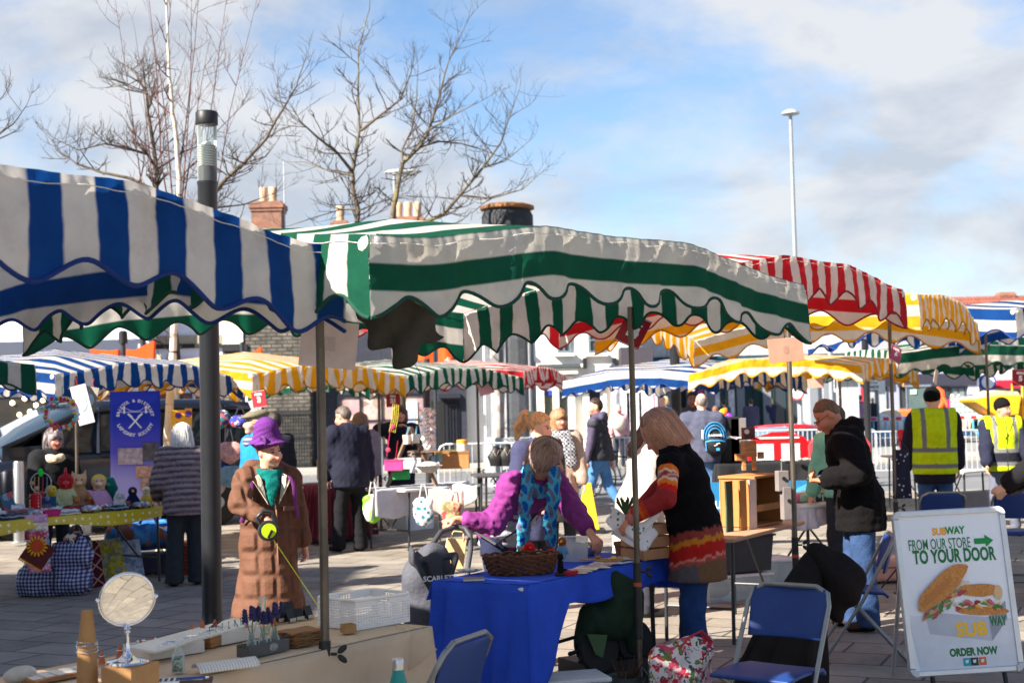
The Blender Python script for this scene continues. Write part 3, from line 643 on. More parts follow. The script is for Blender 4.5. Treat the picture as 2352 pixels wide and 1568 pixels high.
for z in(.15,1.0,1.75):gt.box((b3.lx(636)+.51,-.075,z),(1.05,.02,.04))
gt.build('iron_gate',dark_metal,b3.o);b3.chimney(622,466,1.05,1.9,.9,2)
b3.rect(540,905,600,1050,.0,.06,'shop_window',cm((190,190,196),rough=.3));b3.rect(548,940,595,985,.062,.02,'poster',cm((170,34,44)))
an_=MB();xx,zz_=X(655,49)-b3.cx,Z(500,655,49);an_.tube([(xx,4.4,zz_-1),(xx,4.4,zz_+2.05)],.022,6);an_.tube([(xx-.95,4.4,zz_+1.98),(xx+.03,4.4,zz_+1.98)],.012,5)
for i in range(8):an_.tube([(xx-.9+i*.12,4.3,zz_+1.98),(xx-.9+i*.12,4.52,zz_+1.98)],.008,4)
an_.build('aerial',galv,b3.roof)
navy=mat('navy_painted_brick',rough=.7,var=.2,bump=.3,bscale=30,nodes=brick_nodes((.020,.024,.042),(.026,.030,.050),(.014,.016,.028),.23,.075,0,.012))
b4=Bld('navy_pub','navy painted brick pub with big paned window and door',713,1070,45.6,6.8,navy,roof=1,rh=1.1)
pan=lambda n,A,K,src,mpn:_panel(n,A,K,mpn)
def _panel(n,A,K,mpn):
 v=A('ShaderNodeTexVoronoi');v.inputs['Scale'].default_value=3.2;K(mpn.outputs[0],v.inputs['Vector'])
 r=A('ShaderNodeValToRGB');K(v.outputs['Color'],r.inputs[0]);e=r.color_ramp.elements;e[0].color=(.10,.07,.06,1);e[1].color=(.62,.50,.42,1);q=e.new(.45);q.color=(.42,.30,.24,1);q=e.new(.6);q.color=(.30,.20,.23,1);return r.outputs[0]
b4.window(778,908,975,1022,mat('black_gloss',(.012,.013,.02),.3),4,2,mat('photo_panels',rough=.3,var=.3,scale=3,nodes=pan),sill=mat('black_gloss',(.012,.013,.02)),fw=.09)
b4.rect(932,922,958,985,.0,.06,'menu_case',cm((222,214,186)));b4.rect(936,928,954,980,.062,.01,'menu',cm((150,160,180)))
b4.rect(990,920,1020,1045,.0,.03,'doorway',cm((10,10,14)));b4.rect(1008,905,1058,914,.0,.35,'door_hood',cm((22,24,36)))
d4=b4.rect(1022,922,1054,1045,.0,.05,'door',cm((16,18,28)));b4.window(1027,930,1048,1020,mat('black_gloss',(.012,.013,.02)),3,3,cm((150,165,185),rough=.15),fw=.05)
b4.chimney(945,500,1.1,1.6,.8,3);b4.chimney(788,508,.5,1.2,.5,1)
for px,py in((1043,768),(716,805)):b4.rect(px-6,py-8,px+6,py+10,.0,.14,'alarm_box',cm((235,235,238)))
b5=Bld('white_rendered_building','white rendered building with sash windows behind the walking man',1071,1476,46,6.5,white_render,roof=1,rh=.9)
for px0,px1 in((1284,1312),(1356,1388),(1484-30,1504-30),(1180,1215)):b5.window(px0,700,px1,808,cm((96,112,118)),2,4,glass_dark,sill=white_render,fw=.07)
b5.rect(1236,838,1332,846,.0,.9,'porch_roof',cm((66,72,74)));b5.rect(1244,847,1326,860,.01,.8,'porch_fascia',cm((205,203,196)))
b5.rect(1240,884,1276,908,.0,.12,'blue_sign',cm((28,48,130)));text('sign_lettering','smile!',.2,cm((200,205,225)),b5.o,face(b5.lx(1258),-.128,Z(893,1258,46)),.006)
for px in(1242,1276,1312,1345,1385,1418,1458):b5.rect(px-7,865,px+7,1066,.0,.22,'pilaster',cm((224,220,208),var=.05))
for a,c in((1250,1268),(1285,1303)):b5.rect(a,900,c,1050,.0,.03,'doorway',cm((70,76,70)))
b5.rect(1352,880,1378,1055,.0,.05,'door',cm((30,33,48)))
for px in(1344,1412):b5.rect(px-4,822,px+5,846,.0,.2,'lantern',cm((22,22,26)))
pr=MB();pr.prism([(b5.lx(1383),-.2,Z(858,1400,46)),(b5.lx(1432),-.2,Z(858,1432,46)),(b5.lx(1407),-.2,Z(834,1407,46))],(0,-1,0),.3);pr.build('pediment',cm((70,72,78)),b5.o)
b6=Bld('pink_shop','shop with pale sign and pink arched window frames',1428,1502,44.8,3.6,cm((60,56,64)),depth=1.1)
b6.rect(1412,872,1512,906,.0,.10,'sign_board',cm((236,226,232)))
dm_=MB();zq=Z(890,1462,44.8);dm_.poly([(b6.lx(1448),-.115,zq),(b6.lx(1462),-.115,zq-.12),(b6.lx(1476),-.115,zq),(b6.lx(1462),-.115,zq+.12)]);dm_.build('diamond_emblem',cm((60,56,70)),b6.o)
for px in(1428,1455,1483):
 p_=MB();xx=b6.lx(px);pts=[(xx-.36,-.03,.8),(xx+.36,-.03,.8),(xx+.36,-.03,2.1)]+[(xx+.36*math.cos(a),-.03,2.1+.25*math.sin(a))for a in np.linspace(0,math.pi,9)];p_.prism(pts,(0,-1,0),.05);p_.build('arched_window',cm((214,176,190),rough=.2),b6.o)
 q_=MB();q_.box((xx,-.10,1.55),(.46,.02,1.2));q_.build('window_poster',cm((205,205,210),var=.5,scale=6),b6.o)
b7=Bld('grey_panel_building','grey panelled building with teal fascia and yellow stripe',1478,1972,56,6.1,mat('grey_panels',rough=.7,var=.06,nodes=brick_nodes((.46,.47,.50),(.44,.45,.48),(.22,.23,.25),1.1,2.6,0,.02)),depth=10)
b7.rect(1500,822,1968,862,.0,.25,'fascia',cm((28,118,138)));b7.rect(1690,862,1958,870,.0,.30,'yellow_stripe',cm((200,196,60)));b7.rect(1500,816,1968,822,.0,.32,'fascia_cap',cm((30,60,72)))
for px in(1492,1532,1585,1632,1700,1760,1868,1900):b7.rect(px-9,872,px+9,985,.0,.14,'pillar',cm((120,124,132),var=.1))
for a,c,m_ in((1543,1575,cm((26,24,26))),(1596,1660,glass_dark),(1664,1690,glass_dark),(1712,1750,cm((18,52,54))),(1775,1830,glass_dark)):b7.window(a,878,c,980,cm((18,58,62)),2,1,m_)
for px,c in((1607,(158,70,140)),(1625,(226,205,215)),(1645,(214,214,220)),(1679,(200,200,206))):b7.rect(px-7,895,px+7,955,.081,.01,'window_poster',cm(c,var=.4,scale=4))
b7.rect(1552,884,1556,888,.1,.02,'exit_light',mat('green_light',(.05,.9,.3),emit=2,var=0))
b8=Bld('dark_fascia_shops','row of shops with dark fascias beyond the orange digger',1973,2248,80,7.0,cm((150,154,172),var=.06),depth=10)
b8.rect(1976,858,2042,886,.0,.3,'fascia',cm((34,34,48)));b8.rect(2062,858,2240,886,.0,.3,'fascia',cm((46,46,60)))
for a,c,m_ in((1982,2036,cm((160,164,170),rough=.2)),(2066,2112,cm((52,54,60))),(2118,2180,glass_dark),(2184,2216,cm((120,132,136),rough=.2))):b8.window(a,890,c,975,dark_metal,2,1,m_)
b8.rect(1976,890,1990,925,.1,.03,'red_banner',cm((176,34,48)));b8.rect(2222,868,2246,905,.0,.2,'notice_board',cm((222,224,232)))
for i in range(5):b8.rect(2225,872+i*6,2243,874+i*6,.201,.01,'notice_line',cm((150,152,165)))
b9=Bld('red_tiled_shop','shop with red tiled roof, red fascia and round blue sign',2190,2440,92,6.9,cm((176,172,174)),roof=1,rh=2.0,roof_m=tile_red,depth=11)
b9.rect(2262,872,2440,890,.0,.3,'fascia',cm((196,24,52)));b9.window(2266,898,2350,970,dark_metal,3,1,cm((70,80,90),rough=.2));b9.rect(2206,900,2256,970,.0,.2,'entrance',cm((80,66,60)))
rs=MB();rs.lathe([(.55,0),(.55,.12)],20,Matrix.Translation((b9.lx(2258),-.9,Z(878,2258,92)))@Matrix.Rotation(R(90),4,'X'));rs.build('round_sign',cm((40,60,150)),b9.o)
rs=MB();rs.lathe([(.42,0),(.42,.02)],20,Matrix.Translation((b9.lx(2258),-1.02,Z(878,2258,92)))@Matrix.Rotation(R(90),4,'X'));rs.build('round_sign_face',cm((235,238,245)),b9.o)
b9.chimney(2318,672,1.0,1.2,.9,0,yy=5.5)
b0=thing('added_shade_block','tall unseen block added out of frame at left to shade the near pavement','building',(-19,-4,0))  # unseen block, added and sized to cast shade over the left pavement
q_=MB();q_.box((0,0,5.45),(10,21,10.9));q_.build('wall',mat('shade_block_brick',(.42,.34,.28),.9,var=.3),b0)
q_=MB();q_.box((0,0,10.95),(10.1,21.1,.1));q_.build('shade_block_cap',cm((150,146,140)),b0)
kc=at(1174,900,31);ko=thing('glazed_display_column','tall glazed display column with dark rusty rimmed cap','display column',(kc.x,kc.y,0))
k_=MB();k_.lathe([(.60,0),(.60,1.05),(.56,1.08)],24);k_.build('plinth',cm((150,152,154),var=.25,scale=5),ko,smooth=30)
k_=MB();k_.lathe([(.47,1.06),(.47,4.95)],20);k_.build('picture_core',mat('display_pictures',rough=.5,var=.3,scale=3,nodes=pan),ko,smooth=30)
k_=MB();k_.lathe([(.545,1.06),(.545,4.95)],20,cap=False);k_.build('glass',mat('column_glass',(.5,.55,.6),.05,glass=True,alpha=.12,var=0),ko)
k_=MB()
for i in range(6):k_.box((.56*math.cos(i*1.047+.3),.56*math.sin(i*1.047+.3),3.0),(.05,.05,3.9),rz=i*1.047+.3)
k_.build('mullion',galv,ko)
k_=MB();k_.lathe([(.57,4.9),(.57,5.95),(.50,6.1),(.1,6.1)],24);k_.build('cap',cm((42,44,48),var=.3),ko,smooth=30)
k_=MB();k_.lathe([(.54,6.08),(.60,6.10),(.60,6.16),(.50,6.2),(.1,6.18)],24);k_.build('rim',mat('rusty_rim',(.28,.13,.05),.85,var=.6,scale=6),ko,smooth=30)
# ---------------- market stalls: striped canopies on poles ----------------
def fabric(name,c,tr=.48):
 def stains(n,A,K,src,mpn):
  z=A('ShaderNodeTexNoise');z.inputs['Scale'].default_value=2.4;z.inputs['Detail'].default_value=9;z.inputs['Roughness'].default_value=.7;K(mpn.outputs[0],z.inputs['Vector']);m=A('ShaderNodeMapRange');m.inputs['From Min'].default_value=.52;m.inputs['From Max'].default_value=.74;m.inputs['To Max'].default_value=.6;K(z.outputs['Fac'],m.inputs[0]);x=A('ShaderNodeMixRGB');x.blend_type='MULTIPLY';K(m.outputs[0],x.inputs[0]);K(src,x.inputs[1]);x.inputs[2].default_value=(.62,.52,.42,1);return x.outputs[0]
 return mat(name,c,.85,0,.14,5,nodes=stains,bump=.6,bscale=8,uvs=white_cloth,trans=tr,sheen=.1,spec=.2)
FAB={k:fabric(k+'_striped_canvas',c)for k,c in(('blue',BLUE),('green',GREEN),('red',RED),('yellow',YEL))}
TRIM={'blue':mat('blue_binding',(.006,.028,.16),.9,var=.2,scale=60,bump=.4,bscale=200),'green':mat('green_binding',(.005,.055,.035),.9,var=.2,scale=60,bump=.4,bscale=200),'red':mat('red_binding',(.30,.012,.018),.9,var=.2),'yellow':mat('yellow_binding',(.45,.20,.008),.9,var=.2)}
patch_m=mat('canvas_corner_patch',white_cloth,.9,var=.15,bump=.3,bscale=80)
def stall(label,colour,c00,c10,c11,c01,zc,zf,peak=.14,val=.33,along='u',nst=12,nsc=6,ph=.27,sph=(0,0,0,0),amp=.13,trim_r=.008,poles=(),flutter=.03,seed=1,res=40,group='striped market stalls',flare=.12,patch=(),sag=.02,frame=True):
 """canopy on four ground-plan corners (near-left, near-right, far-right, far-left), corners lower than the mid sides"""
 g=np.random.default_rng(seed)
 P=[np.array(p,float)for p in(c00,c10,c11,c01)]
 zcs=zc if hasattr(zc,'__len__')else[zc]*4
 cen=sum(P)/4;root=thing('market_stall',label,'market stall',(cen[0],cen[1],0),0,group)
 def xy(u,v):return P[0]*(1-u)*(1-v)+P[1]*u*(1-v)+P[2]*u*v+P[3]*(1-u)*v
 phs=g.uniform(0,6.28,8)
 def zz(u,v):
  a,b_=min(u,1-u),min(v,1-v);m_=min(1,(a+b_)/.33);zb=zcs[0]*(1-u)*(1-v)+zcs[1]*u*(1-v)+zcs[2]*u*v+zcs[3]*(1-u)*v
  z=zb+(zf-zb)*m_+peak*2*min(a,b_)
  z-=sag*(math.sin(math.pi*min(1,a*6))if a<1/6 else 0)*.5
  return z+.006*math.sin(u*19+phs[0])*math.sin(v*15+phs[1])
 def pt(u,v):q=xy(u,v);return(q[0]-cen[0],q[1]-cen[1],zz(u,v))
 t_of=(lambda u,v:v*nst+ph)if along=='u' else(lambda u,v:u*nst+ph)
 b=MB();b.grid(pt,res,res,lambda u,v:(t_of(u,v),0))
 tr=MB();st_=MB()
 for e in range(4):
  uv_e=[lambda q:(q,0),lambda q:(1,q),lambda q:(1-q,1),lambda q:(0,1-q)][e]
  A,B=P[e],P[(e+1)%4];Ln=np.linalg.norm(B-A);d=(B-A)/Ln;out=np.array((d[1],-d[0]))
  par=(e in(0,2))==(along=='u')
  wd=(np.linalg.norm(P[3]-P[0])if along=='u' else np.linalg.norm(P[1]-P[0]))/nst
  fp=g.uniform(0,6.28,6);sp=sph[e];n_sc=nsc if not hasattr(nsc,'__len__')else nsc[e]
  def drop(q):return val*(1-amp+amp*math.cos(2*math.pi*n_sc*q+sp))
  def vp(q,r,e=e,uv_e=uv_e,out=out,fp=fp,d=d):
   u,v=uv_e(q);p=pt(u,v);dr=drop(q)*r
   w_=flutter*r*(math.sin(q*n_sc*3.1+fp[0])+.6*math.sin(q*n_sc*6.3+fp[1]+r)+.35*math.sin(q*n_sc*13+fp[2]))*min(1,q*9,(1-q)*9)
   o=.012+flare*dr*(1-.6*r)+w_
   cr=.0062*math.sin(q*150+fp[3]+7*r)*math.sin(q*61+fp[4])*(1-r)*1.3+.005*math.sin(q*47+9*r+fp[5])*math.sin(r*8+q*21)
   e_=(o*(max(0,(q-.965)/.035)-max(0,(.035-q)/.035)));return(p[0]+out[0]*(o+cr)+d[0]*e_,p[1]+out[1]*(o+cr)+d[1]*e_,p[2]-dr)
  nu=max(48,int(n_sc*16))
  def uvf(q,r,uv_e=uv_e,par=par,e=e):
   u,v=uv_e(q);t0=t_of(u,v)
   if par:return(t0+(-1 if e in(0,3)else 1)*drop(q)*r/wd,0)
   return(t0,0)
  b.grid(vp,nu,9,uvf)
  tr.tube([vp(i/nu,1)for i in range(nu+1)],trim_r,6)
  if seed<8:st_.tube([V(vp(i/nu,.12))+V((out[0],out[1],.4))*.003 for i in range(nu+1)],.0016,4)
 can=b.build('canopy',FAB[colour],root,smooth=50)
 tr.build('edge_binding',TRIM[colour],can,smooth=60)
 if st_.v:st_.build('stitching',patch_m,can)
 for e in patch:
  uvc=[(0,0),(1,0),(1,1),(0,1)][e];p=pt(*uvc);o=(P[e]-cen)/np.linalg.norm(P[e]-cen);m_=MB()
  m_.ell((p[0]-o[0]*.03,p[1]-o[1]*.03,p[2]-.035),(.048,.048,.045),nu=16,nv=10);m_.build('corner_patch',patch_m,can,smooth=180)
 if frame:
  f=MB()
  for u0,v0,u1,v1 in((.33,.02,.33,.98),(.67,.02,.67,.98),(.02,.33,.98,.33),(.02,.67,.98,.67)):
   f.tube([V(pt(u0+(u1-u0)*i/6,v0+(v1-v0)*i/6))-V((0,0,.03))for i in range(7)],.014,6)
  f.build('roof_frame',galv,root,smooth=60)
 for(px,py,ztop,rad)in poles:
  pole(root,px-cen[0],py-cen[1],ztop,rad)
 return root,pt,cen
def pole(root,x,y,ztop,rad=.0165,hb=.66):
 p=MB();p.tube([(x,y,.0),(x+.002,y,ztop*.5),(x,y,ztop)],rad,14);po=p.build('pole',pole_m,root,smooth=60)
 c=MB();c.lathe([(rad*1.35,0),(rad*1.35,.42)],16,Matrix.Translation((x,y,hb-.30)));c.build('collar',mat('dark_sleeve',(.028,.026,.024),.5,.3,.4),po,smooth=40)
 o=MB();o.lathe([(rad*1.42,0),(rad*1.42,.022)],16,Matrix.Translation((x,y,hb-.01)));o.build('tape_band',mat('orange_tape',(.42,.07,.02),.6),po,smooth=40)
 k=MB();k.tube([(x+rad,y,hb+.07),(x+rad+.03,y-.005,hb+.07)],.006,8);k.ell((x+rad+.05,y-.005,hb+.088),(.022,.006,.012),Matrix.Rotation(-.7,4,'Y'));k.ell((x+rad+.05,y-.005,hb+.052),(.022,.006,.012),Matrix.Rotation(.7,4,'Y'))
 k.build('wing_screw',black_pl,po,smooth=60)
 b=MB();b.lathe([(.05,.0),(.05,.008),(rad*1.3,.012),(rad*1.3,.06)],14,Matrix.Translation((x,y,0)))
 for a in(.6,2.7,4.8):b.tube([(x,y,.22),(x+.17*math.cos(a),y+.17*math.sin(a),.012)],.008,6)
 b.build('foot',dark_metal,po,smooth=50)
def num_card(label,p,w_,h_,rz,body,back=False,tilt=0,col=(150,22,34),tcol=(240,230,230),roll=0,back_col=(196,176,172),top='STALL',mirror=False):
 """rigid stall number card hung from a canopy"""
 t=thing('stall_number_card',label,'stall number',p,rz,'stall number cards',rx=R(tilt),ry=R(roll))
 m_=MB();m_.box((0,0,-h_/2),(w_,.004,h_));m_.build('card',cm(back_col if back else col,rough=.6),t,bevel=.001)
 if body and not back:
  text('number',body,h_*.42,cm(tcol),t,face(0,-.003,-h_*.55),.0008,bold=.006);text('heading',top,h_*.16,cm(tcol),t,face(0,-.003,-h_*.22),.0008,bold=.003)
  for q in(-1,1):
   k=MB();k.box((0,-.0026,-h_/2+q*h_*.47),(w_*.96,.001,h_*.012));k.build('border',cm(tcol),t)
 if back and body:
  M_=face(0,-.003,-h_*.5)@Matrix.Diagonal((-1,1,1,1));text('number',body,h_*.33,cm(tuple(int(x*.93)for x in back_col)),t,M_,.0006,bold=.008)
 k=MB();k.tube([(0,0,0),(0.0,0,.07)],.003,5);k.build('hook',black_pl,t)
 return t
stall('blue and white striped stall canopy nearest the camera at left','blue',(-2.35,2.85),(-.655,5.22),(-3.0,6.92),(-4.7,4.6),2.25,2.385,.10,.335,'v',12,(8,7.4,7,7),.27,(4.03,-11.4,0,0),.11,.0085,flutter=.012,seed=3,res=48,patch=(1,),poles=((-.735,5.38,2.15,.0172),(-3.9,4.9,2.2,.0165)))
stall('green and white striped stall canopy beside the blue one','green',(-.50,4.99),(1.46,7.1),(-.30,8.72),(-2.25,6.61),(2.265,2.235,2.25,2.25),2.375,.10,.30,'u',12,9,.77,amp=.13,trim_r=.0075,flutter=.022,seed=5,res=56,patch=(0,),poles=((.665,7.85,2.2,.0165),),flare=.18)
stall('red and white striped stall canopy behind the green one','red',(1.28,8.99),(3.12,11.2),(.45,13.3),(-1.5,11.3),2.53,2.67,.10,.31,'v',14,7,.27,amp=.17,trim_r=.008,seed=7,flutter=.02,patch=(1,),poles=((1.80,9.15,2.12,.0165),))
stall('yellow and white striped stall canopy behind the red one','yellow',(3.41,11.8),(4.73,14.3),(2.05,15.75),(.81,13.17),(2.55,2.42,2.38,2.45),2.60,.10,.31,'v',15,7,.27,amp=.16,trim_r=.008,seed=9,flutter=.02,patch=(0,),poles=((3.28,12.2,2.4,.0165),))
stall('blue and white striped stall canopy at the right edge of the market','blue',(5.67,15.8),(8.2,17.6),(6.6,20.9),(4.1,19.3),2.66,2.78,.10,.34,'v',12,7,.27,amp=.15,trim_r=.01,seed=11,patch=(0,),poles=((6.1,18.1,2.5,.018),))
stall('green and white striped stall canopy furthest back on the right','green',(7.0,21.5),(10.2,23.4),(9.2,27.2),(6.3,25.0),2.50,2.62,.08,.36,'v',12,7,.27,amp=.15,trim_r=.012,seed=13)
stall('green and white striped canopy just under the blue one at far right','green',(5.6,20.4),(8.9,22.0),(8.2,25.0),(5.35,23.9),2.36,2.47,.08,.36,'u',12,7,.27,amp=.15,trim_r=.012,seed=14)
stall('blue and white striped stall canopy over the yellow dotted craft table','blue',(-4.72,14.5),(-3.35,17.3),(-6.1,18.7),(-7.45,15.9),2.12,2.26,.22,.27,'v',15,8,.27,amp=.16,trim_r=.009,seed=15,flutter=.03,patch=(0,),poles=((-4.58,14.75,2.1,.016),))
stall('green and white striped canopy corner at the left edge','green',(-6.2,10.1),(-4.13,12.1),(-6.3,14.0),(-8.2,12.0),2.13,2.22,.1,.26,'v',13,6,.27,amp=.16,trim_r=.009,seed=17)
stall('yellow and white striped stall canopy beyond the lamp post','yellow',(-3.15,17.0),(-1.52,19.4),(-4.1,20.9),(-5.7,18.6),2.16,2.28,.24,.30,'v',15,8,.27,amp=.17,trim_r=.009,seed=19,flutter=.05,patch=(0,))
stall('green and white striped stall canopy in front of the navy pub','green',(-1.52,19.6),(.14,21.9),(-2.4,23.6),(-4.0,21.4),2.16,2.28,.2,.28,'v',15,8,.27,amp=.16,trim_r=.009,seed=21,flutter=.03,poles=((-.55,21.6,2.15,.02),(-1.9,19.9,2.1,.02)))
stall('red and white striped stall canopy in front of the glazed column','red',(.16,22.4),(.92,25.0),(-2.0,26.2),(-2.6,23.8),2.26,2.36,.2,.30,'v',15,8,.27,amp=.17,trim_r=.01,seed=23,flutter=.05)
stall('sunlit blue and white stall canopy in front of the white building','blue',(2.85,20.0),(4.6,22.2),(2.5,23.9),(.79,21.7),2.08,2.2,.22,.27,'v',12,8,.77,amp=.13,trim_r=.009,seed=25,flutter=.02,patch=(0,3))
stall('sunlit yellow and white stall canopy in front of the teal shop','yellow',(4.75,19.2),(6.2,21.6),(4.1,22.6),(2.52,20.0),(2.16,2.1,2.1,2.10),2.28,.1,.25,'v',13,8,.27,amp=.15,trim_r=.009,seed=27,flutter=.03,poles=((4.62,19.9,2.1,.02),))
# ---------------- lamps, posts, bollards ----------------
def light_column(p):
 o=thing('light_column','tall black light column with clear ribbed lantern close behind the craft table','lamp post',p,0,'black light columns')
 b=MB();b.lathe([(.20,.0),(.20,.015),(.17,.03),(.10,.075),(.078,.12),(.0745,.2),(.0735,3.37),(.078,3.385),(.078,3.405),(.06,3.41)],28);b.build('column',mat('black_column_paint',(.013,.014,.017),.38,0,.25,5,spec=.5,bump=.04),o,smooth=40)
 b=MB();b.lathe([(.073,3.40),(.073,3.85)],24,cap=False);b.build('lantern_glass',mat('clear_lantern',(.75,.8,.8),.03,glass=True,alpha=.06,var=0),o,smooth=180)
 b=MB();b.lathe([(.055,3.40),(.055,3.51),(.02,3.515)],18);b.build('lamp_base',black_pl,o,smooth=40)
 b=MB();z=3.515;pr=[(.03,z)]
 for i in range(9):pr+=[(.066,z+.004),(.068,z+.010),(.045,z+.014),(.045,z+.018)];z+=.019
 pr+=[(.03,z+.02)];b.lathe(pr,24);b.build('ribbed_lens',mat('ribbed_prism',(.62,.64,.58),.18,.25,.1),o,smooth=50)
 b=MB()
 for a in(0,2.1,4.2):b.tube([(.03*math.cos(a),.03*math.sin(a),3.68),(.03*math.cos(a),.03*math.sin(a),3.86)],.003,5)
 b.build('stay_rods',galv,o);b=MB();b.lathe([(.081,3.835),(.083,3.84),(.083,3.925),(.075,3.935),(.02,3.937)],28);b.build('cap',black_pl,o,smooth=40)
 return o
lcA=light_column((at(488,1440,10.5).x,10.5,0))
for px,py,Y,lab in((1552,900,21,'black light column behind the bob haired woman in the orange jumper'),(1992,940,31,'black light column furthest back beside the plaid shopper')):
 o=copy_tree(lcA);o.location=(at(px,py,Y).x,Y,0);o['label']=lab
def lamp_post(name,label,px,py,Y,h,r,head):
 o=thing(name,label,'street lamp',(at(px,py,Y).x,Y,0));b=MB();b.lathe([(r*1.45,-.1),(r*1.45,.95),(r*1.5,1.0),(r,1.08),(r*.85,h*.55),(r*.62,h)],14);b.build('pole',mat('pale_grey_post',(.27,.30,.31),.5,.2,.12),o,smooth=40)
 q=MB()
 if head=='dome':q.lathe([(.05,h-.05),(.30,h+.02),(.27,h+.09),(.12,h+.17),(.02,h+.18)],16)
 else:q.ell((.25,0,h+.05),(.55,.16,.09));q.box((.3,0,h),(.7,.22,.05))
 q.build('lamp_head',mat('lamp_head_grey',(.33,.35,.35),.5),o,smooth=50);return o
lp=lamp_post('street_lamp','very tall pale street lamp with small dome head against the clouds',1838,960,46,11.2,.085,'dome')
c_=MB();c_.lathe([(.075,6.30),(.075,6.5)],12);c_.build('clamp',dark_metal,lp,smooth=40)
lp2=lamp_post('street_lamp','grey street lamp with flat head behind the bare trees',911,700,40,8.5,.07,'flat')
def round_sign(label,px,py,Y,r,body,rz,par_post=None):
 p=at(px,py,Y);o=thing('speed_limit_sign',label,'traffic sign',p,R(rz));T=Matrix.Rotation(R(90),4,'X')
 a=MB();a.lathe([(r,0),(r,.02)],28,T);a.build('red_ring',cm((206,24,32),rough=.4),o);a=MB();a.lathe([(r*.76,.02),(r*.76,.024)],28,T);a.build('white_face',cm((240,240,240),rough=.4),o)
 text('numerals',body,r*1.0,cm((16,16,18)),o,face(0,-.026,0),.002,bold=.008);a=MB();a.box((0,.06,0),(.08,.12,.05));a.build('bracket',galv,o)
round_sign('round white 20 speed sign with red ring on the tall lamp',1831,902,45.75,.24,'20',-28)
o=thing('sign_post','slim white post standing right of the 20 speed sign','post',(at(1912,980,44).x,44,0));b=MB();b.tube([(0,0,0),(0,0,3.6)],.07,10);b.build('post',mat('pale_grey_post'),o,smooth=60);b=MB();b.box((.13,.0,2.3),(.12,.06,.55));b.build('number_plate',cm((225,226,226)),o);b=MB();b.box((.13,-.035,2.3),(.06,.01,.36));b.build('plate_recess',cm((60,62,66)),o)
zp=at(2020,985,62);o=thing('zone_sign','white zone ends sign on slim post near the digger','traffic sign',(zp.x,62,0));b=MB();b.tube([(0,0,0),(-.05,0,2.9)],.06,8);b.build('post',mat('pale_grey_post'),o,smooth=60)
b=MB();b.box((-.22,-.09,2.55),(.46,.03,.62));pl=b.build('plate',cm((235,236,236)),o,bevel=.01);b=MB();b.box((.12,.06,2.35),(.42,.03,.62));b.build('back_plate',cm((216,218,218)),o)
text('zone','Zone',.17,cm((50,50,56)),o,face(-.22,-.108,2.56),.002,bold=.004);text('ends','ENDS',.18,cm((30,30,34)),o,face(-.22,-.108,2.36),.002,bold=.008);b=MB();b.lathe([(.10,0),(.10,.01)],18,face(-.22,-.108,2.74));b.build('symbol',cm((120,122,126)),o)
bl0=None
for px,py,Y,lab in((43,1045,19.3,'steel bollard furthest left by the front of the dark van'),(197,1035,20.5,'steel bollard beside the dark van door'),(871,1020,31,'nearer of two steel bollards by the navy pub'),(853,1004,36,'further of two steel bollards by the navy pub'),(1398,1000,42,'steel bollard in front of the white building')):
 if bl0 is None:
  bl0=thing('bollard',lab,'bollard',(0,0,0),0,'steel bollards');b=MB();b.lathe([(.075,0),(.075,1.08),(.068,1.1),(.02,1.105)],20);b.build('tube',steel,bl0,smooth=40);b=MB();b.lathe([(.12,0),(.12,.012),(.08,.014)],20);b.build('base_ring',galv,bl0,smooth=40);o=bl0
 else:o=copy_tree(bl0)
 o.location=(at(px,py,Y).x,Y,0);o['label']=lab
for px,py0,py1,Y,w_,lab in((283,783,822,34,.62,'orange cloth wrapped over a post head left of the birch'),(557,797,830,36,.4,'orange cloth wrapped over a post in front of the stone house')):
 p=at(px,py1,Y);o=thing('wrapped_post',lab,'wrapped post',(p.x,Y,0));b=MB();b.tube([(0,0,0),(0,0,p.z+.5)],.06,8);b.build('post',dark_metal,o,smooth=60)
 q=MB();hh=(py1-py0)*Y/F
 for sg_ in(-1,1):q.prism([(sg_*.10,-.1,p.z-.1),(sg_*w_*1.2,-.1,p.z-.1),(sg_*w_*1.25,-.1,p.z+hh*(1 if sg_>0 else .55)),(sg_*w_*.5,-.1,p.z+hh*.45),(sg_*.10,-.1,p.z+hh*.5)],(0,1,0),.2)
 q.build('orange_cloth',mat('orange_cloth',lin((240,96,22)),.7,trans=.3,bump=.5,bscale=5),o)
 if Y==34:
  q=MB();q.lathe([(.11,p.z+.35),(.11,p.z+.62),(.06,p.z+.66)],10);q.build('lamp',black_pl,o,smooth=40)
ob=at(1735*.5742,790,38);o=thing('hanging_banner','tall bright orange banner hanging beside the dark column','banner',(ob.x,38,0));b=MB();b.tube([(.02,0,0),(.02,0,4.6)],.05,8);b.build('pole',dark_metal,o,smooth=60)
for sg_ in(-1,1):
 q=MB();q.grid(lambda u,v,sg_=sg_:(.04+sg_*.03+(sg_*(.05+.40*u)if sg_>0 else-.48*u),-.04+.03*math.sin(u*7+v*3),2.55+2.0*v),8,8);q.build('cloth',mat('orange_cloth'),o,smooth=180,thick=.01)
text('letters','di',.22,cm((250,214,200)),o,face(.36,-.10,3.05),.002)
fp=at(984,1055,25);o=thing('foil_wrapped_post','dark post with crinkled silver wrap near the pub door','post',(fp.x,25,0));b=MB();b.tube([(0,0,0),(0,0,2.6)],.055,10);b.build('post',dark_metal,o,smooth=60)
q=MB();q.grid(lambda u,v:((.12+.022*math.sin(v*38+5*math.sin(u*12.57))+.015*math.sin(u*31+v*17))*math.cos(u*6.2832),(.12+.022*math.sin(v*38+5*math.sin(u*12.57)))*math.sin(u*6.2832),.95+.78*v),20,24);q.build('silver_wrap',mat('silver_foil',(.75,.76,.78),.3,.9,.1),o)
